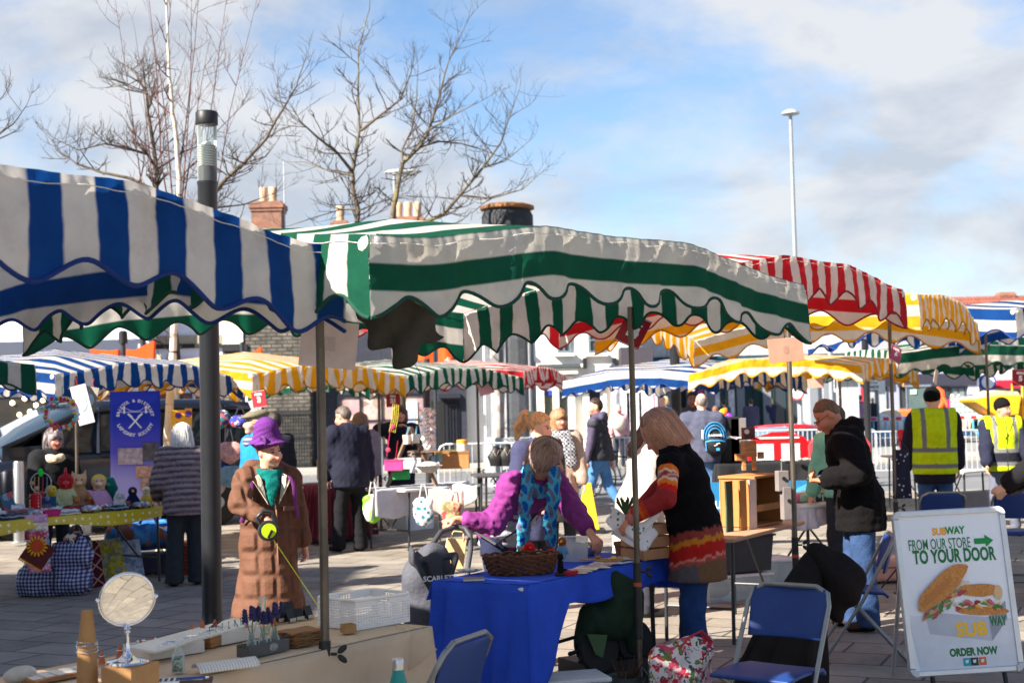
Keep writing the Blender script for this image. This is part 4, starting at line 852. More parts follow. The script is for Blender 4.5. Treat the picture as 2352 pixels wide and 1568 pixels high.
# ---------------- barriers ----------------
def crowd_barrier():
 o=thing('crowd_barrier','','barrier',(0,0,0),0,'steel crowd barriers');b=MB();L_,h=2.3,1.08
 b.tube([(0,0,.12),(0,0,h-.16),(.05,0,h-.05),(.16,0,h),(L_-.16,0,h),(L_-.05,0,h-.05),(L_,0,h-.16),(L_,0,.12)],.020,8);b.tube([(0,0,.18),(L_,0,.18)],.016,6);b.build('frame',mat('barrier_steel',(.60,.61,.62),.45,.35,.12),o,smooth=60)
 q=MB()
 for i in range(1,19):q.tube([(L_*i/19,0,.18),(L_*i/19,0,h)],.0085,5)
 q.build('bars',mat('barrier_steel'),o,smooth=60)
 for x in(.35,L_-.35):f=MB();f.tube([(x,-.28,0),(x,-.1,.10),(x,0,.18),(x,.1,.10),(x,.28,0)],.015,6);f.build('foot',mat('barrier_steel'),o,smooth=60)
 return o
cb=None
for px,Y,rz,lab in((1006,30,-.08,'steel crowd barrier beside the glazed column'),(1244,33,.0,'steel crowd barrier left of the walking man'),(1352,33,.03,'steel crowd barrier right of the walking man'),(1690,38,.0,'steel crowd barrier in front of the red car bonnet'),(1812,37.5,-.05,'steel crowd barrier below the 20 speed sign'),(1962,33,.0,'steel crowd barrier between the two hi-vis stewards'),(2170,32.5,-.02,'steel crowd barrier at the right edge of the market'),(2290,30,1.0,'steel crowd barrier turned end on behind the steward')):
 if cb is None:cb=crowd_barrier();o=cb
 else:o=copy_tree(cb)
 o.location=(at(px,1000,Y).x,Y,-.11 if Y>26.2 else 0);o.rotation_euler.z=rz;o['label']=lab
blue_pl=cm((84,180,236),rough=.4);blue_dk=cm((20,110,184),rough=.45)
def work_barrier(m,strip):
 o=thing('works_barrier','','works barrier',(0,0,0),0,'blue roadworks barriers');b=MB();L_=1.9
 b.box((L_/2,0,.93),(L_,.07,.20));b.box((L_/2,0,.22),(L_,.07,.24));b.box((.09,0,.55),(.18,.068,.62));b.box((L_-.09,0,.55),(.18,.068,.62))
 for i in range(5):b.box((.42+i*.265,0,.56),(.085,.05,.50))
 b.build('panel',m,o,bevel=.025)
 for x in(.25,L_-.25):f=MB();f.box((x,0,.05),(.14,.5,.1));f.build('foot',m,o,bevel=.01)
 if strip:
  s_=MB();s_.box((L_/2,-.038,.93),(L_*.86,.006,.15));sp=s_.build('reflective_strip',cm((240,238,236)),o)
  for i in range(3):r_=MB();r_.box((.42+i*.55,-.044,.93),(.26,.006,.13));r_.build('red_patch',cm((222,48,48)),sp)
 t_=MB();t_.box((L_*.5,-.04,.22),(.06,.02,.16));t_.build('yellow_tab',cm((235,190,60)),o)
 return o
wa,wb=work_barrier(blue_pl,True),work_barrier(blue_dk,False);first={0:True,1:True}
labs0=['behind the red car roof','right of the red car','just left of the black coated man','beside the back turned steward','left of the front facing steward','behind the back turned steward','furthest right']
for i,px in enumerate((1742,1838,1920,1985,2188,2085,2262)):
 o=wa if i==0 else copy_tree(wa);Y=64-(i%2)*1.2-(2 if px>2150 else 0);o.location=(at(px,990,Y).x,Y,.02);o.rotation_euler.z=(.05,-.12,.2,-.05,.1,-.2,-.1)[i];o['label']='light blue barrier with red and white strip '+labs0[i]
labs1=['below the grey shopper','behind the rainbow toy','left of the pale lamp base','below the red coated shopper','below the plaid shopper','just left of the orange digger','below the couple watching']
for i,px in enumerate((1700,1775,1850,1900,1965,2015,2165)):
 o=wb if i==0 else copy_tree(wb);Y=76+(i%2)*1.5;o.location=(at(px,970,Y).x,Y,.1);o.rotation_euler.z=(.1,-.1,.05,.12,-.08,.0,.3)[i];o['label']='darker blue barrier without strip '+labs1[i]
def red_barrier(label,px,Y,rz,pale=False):
 m=cm((180,14,22)if not pale else(170,66,72),rough=.35,emit=0.);o=thing('red_works_barrier',label,'works barrier',(at(px,1040,Y).x,Y,0),rz);b=MB();L_=1.35
 pts=[(0,0,.1),(L_,0,.1),(L_,0,.80),(L_-.12,0,.95),(L_*.68,0,1.02),(L_*.62,0,1.06),(L_*.38,0,1.06),(L_*.32,0,1.02),(.12,0,.95),(0,0,.80)]
 b.prism(pts,(0,1,0),.06);b.build('panel',m,o,bevel=.02)
 for x in(.36,.93):q=MB();q.box((x,-.012,.55),(.40 if not pale else .3,.012,.5));q.build('white_board',cm((190,190,188)),o)
 q=MB();q.box((.67,-.015,.93),(.9,.02,.035));q.build('slot',cm((255,214,206)),o)
 for x in(.2,L_-.2):q=MB();q.box((x,.03,.05),(.12,.5,.1));q.build('foot',black_pl,o)
red_barrier('bright red works barrier with white boards under the red car',1718,31,-.05);red_barrier('paler red works barrier beside the mint jumper',1858,29.5,.1,True)
# ---------------- vehicles ----------------
def loft(secs,n=None):
 """closed car shell from cross-sections: list of (x, [(y, z) ...])"""
 b=MB();k=len(secs[0][1]);vs=[(x,y,z)for x,s_ in secs for y,z in s_]
 fs=[(i*k+j,i*k+(j+1)%k,(i+1)*k+(j+1)%k,(i+1)*k+j)for i in range(len(secs)-1)for j in range(k)]
 fs+=[tuple(range(k))[::-1],tuple((len(secs)-1)*k+j for j in range(k))];b.add(vs,fs);return b
def sec(x,hw,z0,z1,r=.16,tuck=.06):
 pts=[]
 for sy in(1,-1):
  q=[(hw-tuck,z0),(hw,z0+.2),(hw,z1-r*1.4),(hw-r*.35,z1-r*.45),(hw-r*1.2,z1)]
  pts+=[(sy*a,b_)for a,b_ in(q if sy==1 else q[::-1])]
 return(x,pts)
def wheel(root,x,y,r=.33,w_=.2):
 t=MB();T=Matrix.Translation((x,y,r))@Matrix.Rotation(R(90),4,'X');t.lathe([(r*.62,-w_/2),(r*.95,-w_/2),(r,-w_*.3),(r,w_*.3),(r*.95,w_/2),(r*.62,w_/2)],22,T);wo=t.build('wheel',mat('tyre_rubber',(.015,.015,.016),.85),root,smooth=40)
 m=MB();m.lathe([(r*.63,-w_*.35),(r*.2,-w_*.52),(.02,-w_*.5)],12,T);m.lathe([(r*.63,w_*.35),(r*.2,w_*.52),(.02,w_*.5)],12,T);m.build('rim',mat('alloy_rim',(.5,.5,.52),.3,.9),wo,smooth=40)
def car(label,loc,rz,paint,van=False,glass_m=None):
 g_=glass_m or mat('car_glass',(.02,.035,.05),.05,0,0,spec=.3);o=thing('parked_van' if van else 'parked_car',label,'van' if van else 'car',loc,rz)
 if van:
  S_=[sec(-2.62,.70,.35,.72,.1),sec(-2.55,.82,.28,.95,.14),sec(-2.2,.93,.26,1.08,.16),sec(-1.62,.96,.26,1.18,.16),sec(0,.965,.26,1.20,.10),sec(2.3,.955,.26,1.20,.10),sec(2.52,.92,.30,1.15,.10)]
  cab=[sec(-1.72,.86,1.08,1.14,.03,0),sec(-1.15,.84,1.10,1.55,.05,-.02),sec(-.62,.80,1.12,1.84,.12,-.06),sec(-.2,.79,1.12,1.90,.14,-.08),sec(1.6,.79,1.12,1.91,.14,-.08),sec(2.2,.78,1.12,1.86,.14,-.08),sec(2.46,.80,1.12,1.25,.1,-.04)]
 else:
  S_=[sec(-2.02,.62,.35,.62,.1),sec(-1.9,.78,.26,.74,.12),sec(-1.2,.86,.22,.90,.12),sec(-.6,.88,.22,.94,.1),sec(1.2,.88,.22,.97,.1),sec(1.85,.82,.26,.95,.12),sec(2.0,.7,.34,.85,.1)]
  cab=[sec(-.98,.74,.88,.93,.03,0),sec(-.45,.68,.9,1.24,.08,-.08),sec(-.05,.63,.9,1.42,.12,-.12),sec(.7,.63,.9,1.46,.14,-.12),sec(1.35,.62,.9,1.38,.14,-.12),sec(1.82,.68,.9,1.0,.06,-.06)]
 loft(S_).build('body',paint,o,smooth=50,bevel=.0);loft(cab).build('cabin_glass',g_,o,smooth=50)
 r_=MB()
 top=[(x,min(y for y,z in s_ if z>max(zz for _,zz in s_)-.2),max(zz for _,zz in s_))for x,s_ in cab]
 hw=lambda i:max(y for y,z in cab[i][1])
 n0=2;idx=range(n0,len(cab)-1)
 vs=[];
 for i in idx:
  z=max(zz for _,zz in cab[i][1]);h_=hw(i)-.07;vs+=[(cab[i][0],-h_-.05,z-.13),(cab[i][0],-h_+.06,z+.0),(cab[i][0],0,z+.022),(cab[i][0],h_-.06,z),(cab[i][0],h_+.05,z-.13)]
 k=len(list(idx));r_.add(vs,[(a*5+j,a*5+j+1,(a+1)*5+j+1,(a+1)*5+j)for a in range(k-1)for j in range(4)]);r_.build('roof',paint,o,smooth=60,thick=.03)
 p_=MB();zb=max(zz for _,zz in cab[0][1])
 for sy in(-1,1):
  a0=cab[0];i1=n0;z1=max(zz for _,zz in cab[i1][1]);p_.tube([(a0[0],sy*(hw(0)),zb),(cab[1][0],sy*(hw(1)-.01),max(zz for _,zz in cab[1][1])-.03),(cab[i1][0],sy*(hw(i1)-.04),z1-.1)],.035,6)
  for xx in((-.05,1.0)if not van else(-.35,.75,1.7)):
   zt=1.36 if not van else 1.82;p_.tube([(xx,sy*(.90 if not van else .95)*.98,.93 if not van else 1.16),(xx+.05,sy*(.66 if not van else .80),zt)],.035,6)
  xe=cab[-1][0];p_.tube([(xe,sy*hw(len(cab)-1),.98 if not van else 1.2),(cab[-2][0],sy*(hw(len(cab)-2)-.04),max(zz for _,zz in cab[-2][1])-.12)],.05,6)
 p_.build('window_surround',paint,o,smooth=60)
 for sy in(-1,1):
  for x in((-1.55,1.55)if van else(-1.25,1.25)):wheel(o,x,sy*(.88 if van else .80),.35 if van else .31)
  hl_=MB()
  if van:hl_.add([(-2.60,sy*.50,.80),(-2.22,sy*.935,.98),(-2.02,sy*.965,1.02),(-2.2,sy*.955,.84),(-2.58,sy*.80,.70),(-2.63,sy*.52,.70)],[(0,1,2,3,4,5)])
  else:hl_.ell((-1.86,sy*.62,.68),(.12,.16,.08))
  hl_.build('headlight',mat('headlight_glass',(.62,.68,.75),.12,.3,.1),o,thick=.03 if van else 0)
  mi=MB();mi.ell((-1.0 if van else-.75,sy*(1.08 if van else .98),1.22 if van else 1.0),(.10,.13,.11 if van else .08));mi.tube([(-1.0 if van else-.75,sy*.85,1.12 if van else .94),(-1.0 if van else-.75,sy*1.05,1.18 if van else .98)],.03,6);mi.build('wing_mirror',paint if not van else black_pl,o,smooth=180)
 gr=MB()
 if van:
  for z in(.56,.66,.76):gr.box((-2.61,0,z),(.05,1.0-.1*(.76-z),.045))
  gr.box((-2.56,0,.40),(.06,1.35,.10))
 else:gr.box((-2.0,0,.5),(.06,.9,.12))
 gr.build('grille',chrome if van else black_pl,o,bevel=.008)
 if van:
  lg=MB();T=Matrix.Translation((-2.66,0,.66))@Matrix.Rotation(R(90),4,'Y');lg.lathe([(.115,0),(.115,.02)],20,T);lg.build('badge',chrome,o)
  st_=MB()
  for sy in(-1,1):st_.box((.3,sy*.968,.62),(4.2,.02,.05));st_.box((.3,sy*.966,1.12),(4.3,.02,.025))
  st_.build('side_trim',mat('dark_trim',(.03,.03,.034),.4),o)
 return o
car('dark blue black van with chrome grille parked behind the craft table',(at(205,1050,21).x,21.3,0),R(40),mat('van_paint',(.018,.024,.04),.18,.3,.1,2,spec=.7),van=True)
car('dark blue car parked further back left of the van',(at(-30,1000,25).x,25,0),R(8),mat('blue_car_paint',(.03,.06,.12),.2,.3,.05,spec=.7))
car('bright red hatchback car behind the crowd barriers',(at(1778,1000,39.5).x,39.5,-.11),R(40),mat('red_car_paint',lin((214,26,34)),.22,0,.05,spec=.7),glass_m=mat('car_glass_blue',(.10,.22,.30),.06,0,.4,1.2,spec=.5)).scale.z=.82
dg=at(2112,985,74);o=thing('mini_digger','orange mini digger with dark glazed cab at the roadworks','digger',(dg.x,74,.1),R(-20));org=cm((238,92,40),rough=.4)
b=MB();b.box((-.25,0,.92),(1.7,1.2,.62));b.build('engine_cover',org,o,bevel=.12)
b=MB();b.box((.05,-.05,1.75),(1.15,1.0,1.25));b.build('cab_glass',mat('cab_glass',(.07,.10,.10),.1,0,.2,2),o,bevel=.06)
b=MB()
for x in(-.55,.62):
 for y in(-.55,.45):b.box((x,y,1.75),(.09,.09,1.3))
b.box((.04,-.05,2.40),(1.35,1.15,.12));b.build('cab_frame',cm((92,100,112)),o,bevel=.02)
b=MB();b.lathe([(.1,2.72),(.1,2.88),(.03,2.92)],10,Matrix.Translation((-.75,0,0)));b.tube([(-.75,0,2.4),(-.75,0,2.72)],.03,6);b.build('beacon',mat('amber_beacon',(1,.28,.03),emit=.6),o)
b=MB();b.tube([(.85,0,.9),(1.25,0,1.5),(1.2,0,2.1),(.95,0,2.3)],[.18,.16,.14,.10],8);b.tube([(.95,0,2.3),(1.5,-.2,1.3)],.1,8);b.build('boom',org,o,smooth=60);b=MB();b.prism([(1.35,-.5,1.3),(1.7,-.5,1.25),(1.8,-.5,.9),(1.45,-.5,.85)],(0,1,0),.6);b.build('bucket',cm((60,58,56)),o)
for y in(-.55,.55):b=MB();b.box((0,y,.30),(1.7,.32,.46));b.build('track',black_pl,o,bevel=.15)
b=MB();b.box((-1.05,0,.8),(.3,.3,.22));b.build('vent',cm((190,180,160)),o);b=MB();b.box((-.2,-.61,2.1),(.3,.02,.22));b.build('sticker',cm((190,232,216)),o)
dp_=at(2305,985,62);o=thing('site_dumper','yellow site dumper with tipped skip behind the front facing steward','dumper',(dp_.x,62,.1),R(8));yl=cm((240,176,28),rough=.45)
b=MB();pr_=[(-1.7,0,1.62),(-1.62,0,1.50),(-.6,0,.85),(.35,0,.92),(.52,0,1.75),(-.4,0,1.78)];b.prism([(x,-.75,z)for x,_,z in pr_],(0,1,0),1.5);b.build('skip',yl,o,bevel=.04)
b=MB();b.prism([(x,-.62,z)for x,z in((-1.5,1.64),(-.6,2.0),(.4,1.92),(.5,1.77))],(0,1,0),1.2);b.build('load',cm((196,178,150),var=.4,scale=5),o)
b=MB();b.box((.2,0,.62),(2.4,.9,.4));b.box((1.1,0,1.0),(.9,1.0,.6));b.build('chassis',yl,o,bevel=.05)
for x in(-.75,1.05):
 for y in(-.62,.62):wheel(o,x,y,.42,.34)
b=MB();b.tube([(.7,-.45,1.2),(.72,-.45,2.25),(.72,.45,2.25),(.7,.45,1.2)],.05,8);b.build('roll_bar',yl,o,smooth=60);b=MB();b.box((1.05,0,1.42),(.4,.4,.3));b.build('seat',black_pl,o,bevel=.05)
rb=MB();
def heap(u,v):
 r=(1-v)*1;a=u*6.283;return(2.2*r*math.cos(a)*(1+.15*math.sin(3*a)),1.0*r*math.sin(a),.75*(1-r**1.6)+.09*math.sin(7*a+5*v)*r)
rb.grid(heap,24,8);o=rb.build('rubble_heap',cm((176,150,124),var=.5,scale=3,bump=1,bscale=6),smooth=20,label='heap of pale rubble between the digger and the yellow dumper',cat='rubble');o.location=(at(2225,990,66).x,66,0)
sk_=at(2040,985,70);o=thing('builders_bag','white builders bulk bag beside the orange digger','bulk bag',(sk_.x,70,0));b=MB();b.ell((0,0,.62),(.9,.6,.62));b.build('bag',cm((226,222,214),bump=.6,bscale=6),o,smooth=180);b=MB();b.ell((.1,0,1.05),(.6,.45,.3));b.build('sand',cm((214,200,176)),o,smooth=180)
mf=at(2246,985,69);o=thing('mesh_fence','pale mesh fence panel behind the rubble heap','fence',(mf.x,69,0));b=MB()
for i in range(13):b.tube([(-1.3+i*.22,0,.1),(-1.3+i*.22,0,1.9)],.015,4)
for i in range(8):b.tube([(-1.3,0,.15+i*.25),(1.34,0,.15+i*.25)],.015,4)
b.build('mesh',cm((150,170,168)),o);b=MB();b.box((0,.04,1.0),(2.6,.01,1.8));b.build('sheet',cm((220,226,214)),o)
def bicycle(label,p,rz):
 o=thing('bicycle',label,'bicycle',p,rz)
 for x in(-.52,.52):
  b=MB();b.tube([(x+.33*math.cos(a),0,.34+.33*math.sin(a))for a in np.linspace(0,6.283,29)],.017,6);wo=b.build('wheel',mat('tyre_rubber'),o,smooth=60);s_=MB()
  for i in range(12):a=i*.5236;s_.tube([(x,0,.34),(x+.32*math.cos(a),0,.34+.32*math.sin(a))],.003,4)
  s_.build('spokes',galv,wo)
 b=MB();P_=dict(bb=(-.05,0,.30),st=(-.2,0,.78),hd=(.34,0,.74),r=(-.52,0,.34),f=(.52,0,.34),hb=(.32,0,.96))
 for a,c in(('bb','st'),('st','hd'),('bb','hd'),('bb','r'),('st','r'),('hd','f'),('hd','hb')):b.tube([P_[a],P_[c]],.016,6)
 b.build('frame',cm((50,52,58),metal=.4),o,smooth=60);b=MB();b.ell((-.22,0,.88),(.13,.07,.035));b.tube([(-.2,0,.78),(-.22,0,.88)],.012,6);b.build('saddle',black_pl,o,smooth=60);b=MB();b.tube([(.25,-.28,.98),(.33,-.1,.97),(.33,.1,.97),(.25,.28,.98)],.013,6);b.build('handlebar',black_pl,o,smooth=60)
bicycle('bicycle leaning by the barrier left of the walking man',(at(1335,1090,28).x,28,-.11),1.0);bicycle('bicycle leaning by the barrier right of the walking man',(at(1432,1090,29),29,-.11)if False else(at(1432,1090,29).x,29,-.11),.5)
fs=at(1348,1136,18.6);o=thing('floor_sign','yellow warning floor sign behind the walking man','floor sign',(fs.x,18.8,0));b=MB();b.prism([(-.13,-.12,.05),(.16,-.12,.05),(.07,0,.66),(-.03,0,.66)],(.0,1,.15),.03);b.prism([(-.13,.14,.05),(.16,.14,.05),(.07,.02,.66),(-.03,.02,.66)],(.0,1,-.15),.02);b.build('panel',cm((232,178,26)),o,bevel=.006);b=MB();b.box((0.01,0,.028),(.46,.36,.055));b.build('base',black_pl,o,bevel=.01)
# ---------------- trees ----------------
def _bark(n,A,K,m_,c1,c2,th,st=(1,1,1)):
 p=A('ShaderNodeMapping');p.inputs['Scale'].default_value=st;K(m_.outputs[0],p.inputs['Vector']);z=A('ShaderNodeTexNoise');z.inputs['Scale'].default_value=2.2;z.inputs['Detail'].default_value=6;K(p.outputs[0],z.inputs['Vector'])
 r=A('ShaderNodeValToRGB');K(z.outputs['Fac'],r.inputs[0]);e=r.color_ramp.elements;e[0].position,e[0].color=th-.04,(*c1,1);e[1].position,e[1].color=th+.04,(*c2,1);return r.outputs[0]
bark_dark=mat('grey_brown_bark',(.10,.075,.055),.9,var=.5,scale=9,bump=.6,bscale=40);bark_twig=mat('twig_bark',(.055,.04,.032),.85,var=.4);bark_red=mat('red_birch_twigs',(.115,.048,.038),.8,var=.4)
bark_moss=mat('lichened_bark',rough=.9,var=.4,scale=10,bump=.6,bscale=40,nodes=lambda n,A,K,s,m_:_bark(n,A,K,m_,(.12,.095,.065),(.20,.165,.06),.60))
birch=mat('silver_birch_bark',rough=.7,var=.15,scale=12,nodes=lambda n,A,K,s,m_:_bark(n,A,K,m_,(.62,.53,.44),(.05,.04,.035),.63,(1.5,1.5,9)))
def tree(name,label,Y,limbs,trunk_m,limb_m,twig_m,base_px,cat='tree',den=9,ln=.6,r0=.1,up=.55,seed=1,gen=3,group=None):
 """limbs: (polyline in picture px read off as metres at depth Y, start radius, end radius, depth bow)"""
 g=random.Random(seed);limbs=[(p_,a_*.74,b_*.7,w_)for p_,a_,b_,w_ in limbs];bp=at(*base_px,Y);o=thing(name,label,cat,(bp.x,Y,0),0,group);tr=MB();lb=MB();tw=MB()
 def grow(p,d,L_,r,lev):
  pts=[p];q=V(d)
  for i in range(3):
   q=(q+V((g.uniform(-.28,.28),g.uniform(-.28,.28),g.uniform(-.08,.28)))).normalized();pts.append(pts[-1]+q*L_/3)
  tw.tube(pts,[r,r*.85,r*.65,r*.4],4 if lev else 5,cap=False)
  if lev<gen-1:
   for _ in range(g.choice((2,3,3,4))if lev==0 else g.choice((1,2,2,3))):
    k=g.uniform(.25,1);i=min(2,int(k*3));b_=pts[i].lerp(pts[i+1],k*3-i);s_=V((g.uniform(-1,1),g.uniform(-1,1),g.uniform(-.3,up+.4))).normalized();grow(b_,(q*.7+s_*.8).normalized(),L_*g.uniform(.4,.68),r*.62,lev+1)
 for li,(pl,ra,rb,bow)in enumerate(limbs):
  n=len(pl);P=[]
  for i,(x,y)in enumerate(pl):
   t=i/(n-1);a=at(x,y,Y+bow*t+.15*math.sin(t*5+li));P.append(V((a.x-bp.x,a.y-Y,a.z)))
  Q=[P[0]]
  for i in range(n-1):
   for k in(1,2,3):Q.append(P[i].lerp(P[i+1],k/3)+V((g.uniform(-.02,.02),g.uniform(-.02,.02),0))*ra*8)
  rs=[ra+(rb-ra)*i/(len(Q)-1)for i in range(len(Q))];(tr if li==0 else lb).tube(Q,rs,9 if ra>.03 else 6)
  tot=sum((Q[i+1]-Q[i]).length for i in range(len(Q)-1));cnt=int(tot*den*(.35 if li==0 else 1))
  for _ in range(cnt):
   k=g.uniform(.3 if li==0 else .08,1)*(len(Q)-1);i=min(len(Q)-2,int(k));p=Q[i].lerp(Q[i+1],k-i);d=(Q[i+1]-Q[i]).normalized();s_=V((g.uniform(-1,1),g.uniform(-1,1),g.uniform(-.45,up))).normalized()
   r=min(rs[i]*.5,r0*.14);grow(p,(d*.45+s_*.9).normalized(),ln*g.uniform(.5,1.35),max(.0035,r),0)
  grow(Q[-1],(Q[-1]-Q[-2]).normalized(),ln*.7,rb*.9,0)
 tr.build('trunk',trunk_m,o,smooth=60);c_=lb.build('crown',limb_m,o,smooth=60);tw.build('twigs',twig_m,c_)
 return o
tree('bare_tree','bare forked tree with lichened limbs above the green canopy',29,[([(925,1110),(921,960),(918,880),(900,700),(895,560)],.16,.11,0),([(895,560),(820,520),(822,480),(812,440),(810,395),(818,350),(826,300),(822,200),(824,110),(848,20)],.085,.012,.4),([(810,395),(775,352),(725,312),(690,280),(668,240)],.05,.010,-.8),([(806,403),(760,394),(700,372),(668,372)],.03,.008,.6),([(829,300),(870,268),(920,228),(943,170),(950,140)],.045,.008,-.5),([(895,560),(902,495),(912,430),(925,375),(963,338),(985,300),(1008,225),(1030,140),(1075,45)],.09,.010,.8),([(925,375),(923,345),(945,300),(957,225),(960,165)],.04,.008,-.4),([(963,338),(1010,325),(1060,330),(1110,345),(1180,372)],.035,.008,.9),([(985,300),(1040,265),(1120,225)],.03,.007,-1),([(905,600),(960,520),(1020,490),(1060,445),(1110,385),(1150,330),(1170,270),(1195,200)],.07,.008,1.2),([(1060,450),(1130,455),(1200,435),(1245,395)],.035,.007,-.6),([(1110,385),(1160,370),(1215,325)],.03,.007,.5),([(818,480),(780,482),(720,500),(660,520)],.03,.008,-.5),([(822,485),(870,465),(930,450),(1010,455)],.025,.007,.7)],bark_moss,bark_moss,bark_twig,(925,1110),den=6.5,ln=.62,seed=4)
tree('bare_tree','dark bare spreading tree behind the silver birch',23.5,[([(418,1090),(414,960),(400,760),(375,560),(358,458)],.12,.085,0),([(358,458),(360,400),(352,330),(340,260),(338,220),(318,180),(310,165),(270,140)],.06,.010,.3),([(358,385),(340,355),(290,340),(240,330),(180,345),(125,318)],.04,.008,-.6),([(360,440),(300,410),(230,395),(175,375),(140,350),(116,318)],.045,.008,.6),([(338,215),(300,208),(262,195),(228,160)],.022,.006,.4),([(345,240),(330,180),(330,120)],.02,.006,-.3),([(360,390),(420,350),(470,330),(560,240)],.03,.007,.8),([(370,540),(450,500),(510,420),(560,375),(610,320),(650,250),(680,200),(700,140)],.06,.008,-.7),([(610,320),(640,300),(670,290)],.02,.006,.3),([(560,375),(610,360),(640,320)],.02,.006,-.4),([(650,250),(630,180)],.018,.005,.2),([(470,480),(560,470),(640,440)],.03,.006,.4)],bark_dark,bark_dark,bark_twig,(418,1090),den=8,ln=.5,seed=9)
bl_=[([(383,1130),(386,1000),(392,880),(400,760),(405,600),(412,470),(410,380),(402,300),(395,240),(390,180),(386,100),(380,-40)],.085,.018,0)]
gq=random.Random(3)
for x1,y0,xm in((262,520,330),(310,480,350),(335,430,370),(440,500,420),(475,470,430),(525,520,455),(345,380,385),(460,360,425),(590,600,480)):
 yt=gq.uniform(-70,160);bl_.append(([(400+(y0-400)*.02,y0+120),(xm,y0-60),((xm+x1)/2+gq.uniform(-8,8),(y0+yt)/2-40),(x1,yt)],.017,.0035,gq.uniform(-1,1)))
tree('silver_birch','silver birch with white trunk and fine reddish twigs',19.3,bl_,birch,bark_red,bark_red,(383,1130),den=4.2,ln=.42,seed=6,up=.9)
tree('bare_tree','bare tree whose branch tips enter at the left edge',18,[([(-190,1100),(-185,700),(-170,450)],.1,.06,0),([(-170,450),(-90,370),(-20,320),(30,285),(62,242)],.035,.007,0),([(-60,350),(0,318),(40,300)],.02,.006,.4),([(-120,400),(-60,290),(0,230)],.02,.006,-.3)],bark_dark,bark_dark,bark_twig,(-190,1100),den=5,ln=.4,seed=12)
# ---------------- people in the market ----------------
def hx(px,Y):return at(px,950,Y).x
def bands(levels):
 """colour bands by height up the torso"""
 def f(c,b):
  for lo,hi,col in levels:b[(c['up']>=lo)&(c['up']<hi)]=lin(col)
  return b
 return f
nylon=mat('quilted_nylon',attr=True,rough=.7,var=.12,scale=14,bump=.25,bscale=50,spec=.25)
quilt_m=mat('brown_quilting',attr=True,rough=.75,var=.12,scale=14,bump=.25,bscale=50,spec=.2,seams=(.10,.15));diamond_m=mat('purple_quilting',attr=True,rough=.75,var=.12,scale=14,bump=.35,bscale=26,spec=.2)
felt_black=mat('black_fleece',attr=True,rough=1.,var=.2,scale=40,bump=.3,bscale=60,spec=.1)
def brown_extra(J):
 s,hl,U,Fw,X_,nb,pel,r=J['s'],J['hl'],J['U'],J['Fw'],J['X'],J['nb'],J['pel'],J['root']
 hv=Vol(.02)
 hv.chain([nb-X_*.155-Fw*.02+U*.0,nb-X_*.08-Fw*.09+U*.03,nb+X_*.08-Fw*.09+U*.03,nb+X_*.155-Fw*.02+U*.0],[.045,.062,.062,.045]);soft('hood',hv,.012,nylon,r,np.array(lin((104,72,56))))
 for q in(-1,1):
  c=MB();p0=nb+X_*q*.085+U*.045-Fw*.01;p1=nb+X_*q*.145+U*.0+Fw*.03;p2=nb+X_*q*.115-U*.06+Fw*.12;p3=nb+X_*q*.035-U*.20+Fw*.150;p4=nb+X_*q*.070-U*.03+Fw*.105
  c.prism([p0,p1,p2,p3,p4],Fw,.016);c.build('collar_lining',cm((214,198,176),bump=.3,bscale=60),r,smooth=180,bevel=.005)
  st=MB();st.tube([nb+X_*q*.125+U*.015+Fw*.045,nb+X_*q*.145-U*.08+Fw*.135,nb+X_*q*.155-U*.20+Fw*.125,nb+X_*q*.19-U*.31+Fw*.06],.017,6,flat=.35);st.build('rucksack_strap',cm((104,36,104)),r,smooth=60)
  fl=MB();fp=pel+U*.22+X_*q*.105+Fw*.140;fl.box(tuple(fp),(.085,.014,.032),rz=-q*.35);fl.build('pocket_flap',cm((96,66,50)),r,bevel=.004)
 z_=MB();z_.tube([pel+U*.34+Fw*.128+X_*-.02,pel+U*.2+Fw*.140+X_*-.02,pel+Fw*.150+X_*-.02,pel-U*.35+Fw*.185+X_*-.02,pel-U*.60+Fw*.200+X_*-.02],.022,6,flat=.3);z_.build('zip_placket',cm((118,82,64)),r,smooth=60)
 bk=MB();bk.box(tuple(nb+X_*.152-U*.17+Fw*.145),(.035,.012,.05));bk.build('buckle',cm((200,196,190)),r)
P1d=9.4;p1=(hx(612,P1d),P1d)
J1=person('older woman in long brown quilted coat and purple felt hat holding a dog lead',p1,204,1.50,feet=((-.09,0),(.09,.02)),lh=(-.26,.02,.70),rh=(.10,.33,.985),hp=12,ht=26,hr=4,vox=.0125,skin=lin((226,166,140)),hair=('short',(92,84,78),.008),hat=('cloche',(104,50,124)),top=dict(name='quilted_coat',col=(100,67,51),inf=.026,hem=.66,belly=.045,m=quilt_m,flare=.125,fold=.006,wl=.10,cuff=.04,collar=0,k=.05),bottom=dict(col=(36,34,38)),grip=(.35,1.0),epole=[(-.4,-1,-.2),(1.2,-.2,-.1)],scarf=dict(col=(10,104,98),r=.030,ends=[[(-.03,.10,1.25),(-.015,.145,1.19),(.0,.16,1.13)],[(.03,.10,1.26),(.02,.15,1.18),(.01,.165,1.07)]],w=.027),palm=[None,(-.3,.1,-1)],extra=brown_extra)
rl=Matrix.Translation((p1[0],p1[1],0))@Matrix.Rotation(R(204),4,'Z')@V(tuple(J1['wr'][1]+np.array((.0,.075,-.075))))
o=thing('dog_lead','black and lime retractable dog lead with taut yellow tape','dog lead',rl,0);T=Matrix.Rotation(R(20),4,'Z')@Matrix.Rotation(R(90),4,'X')
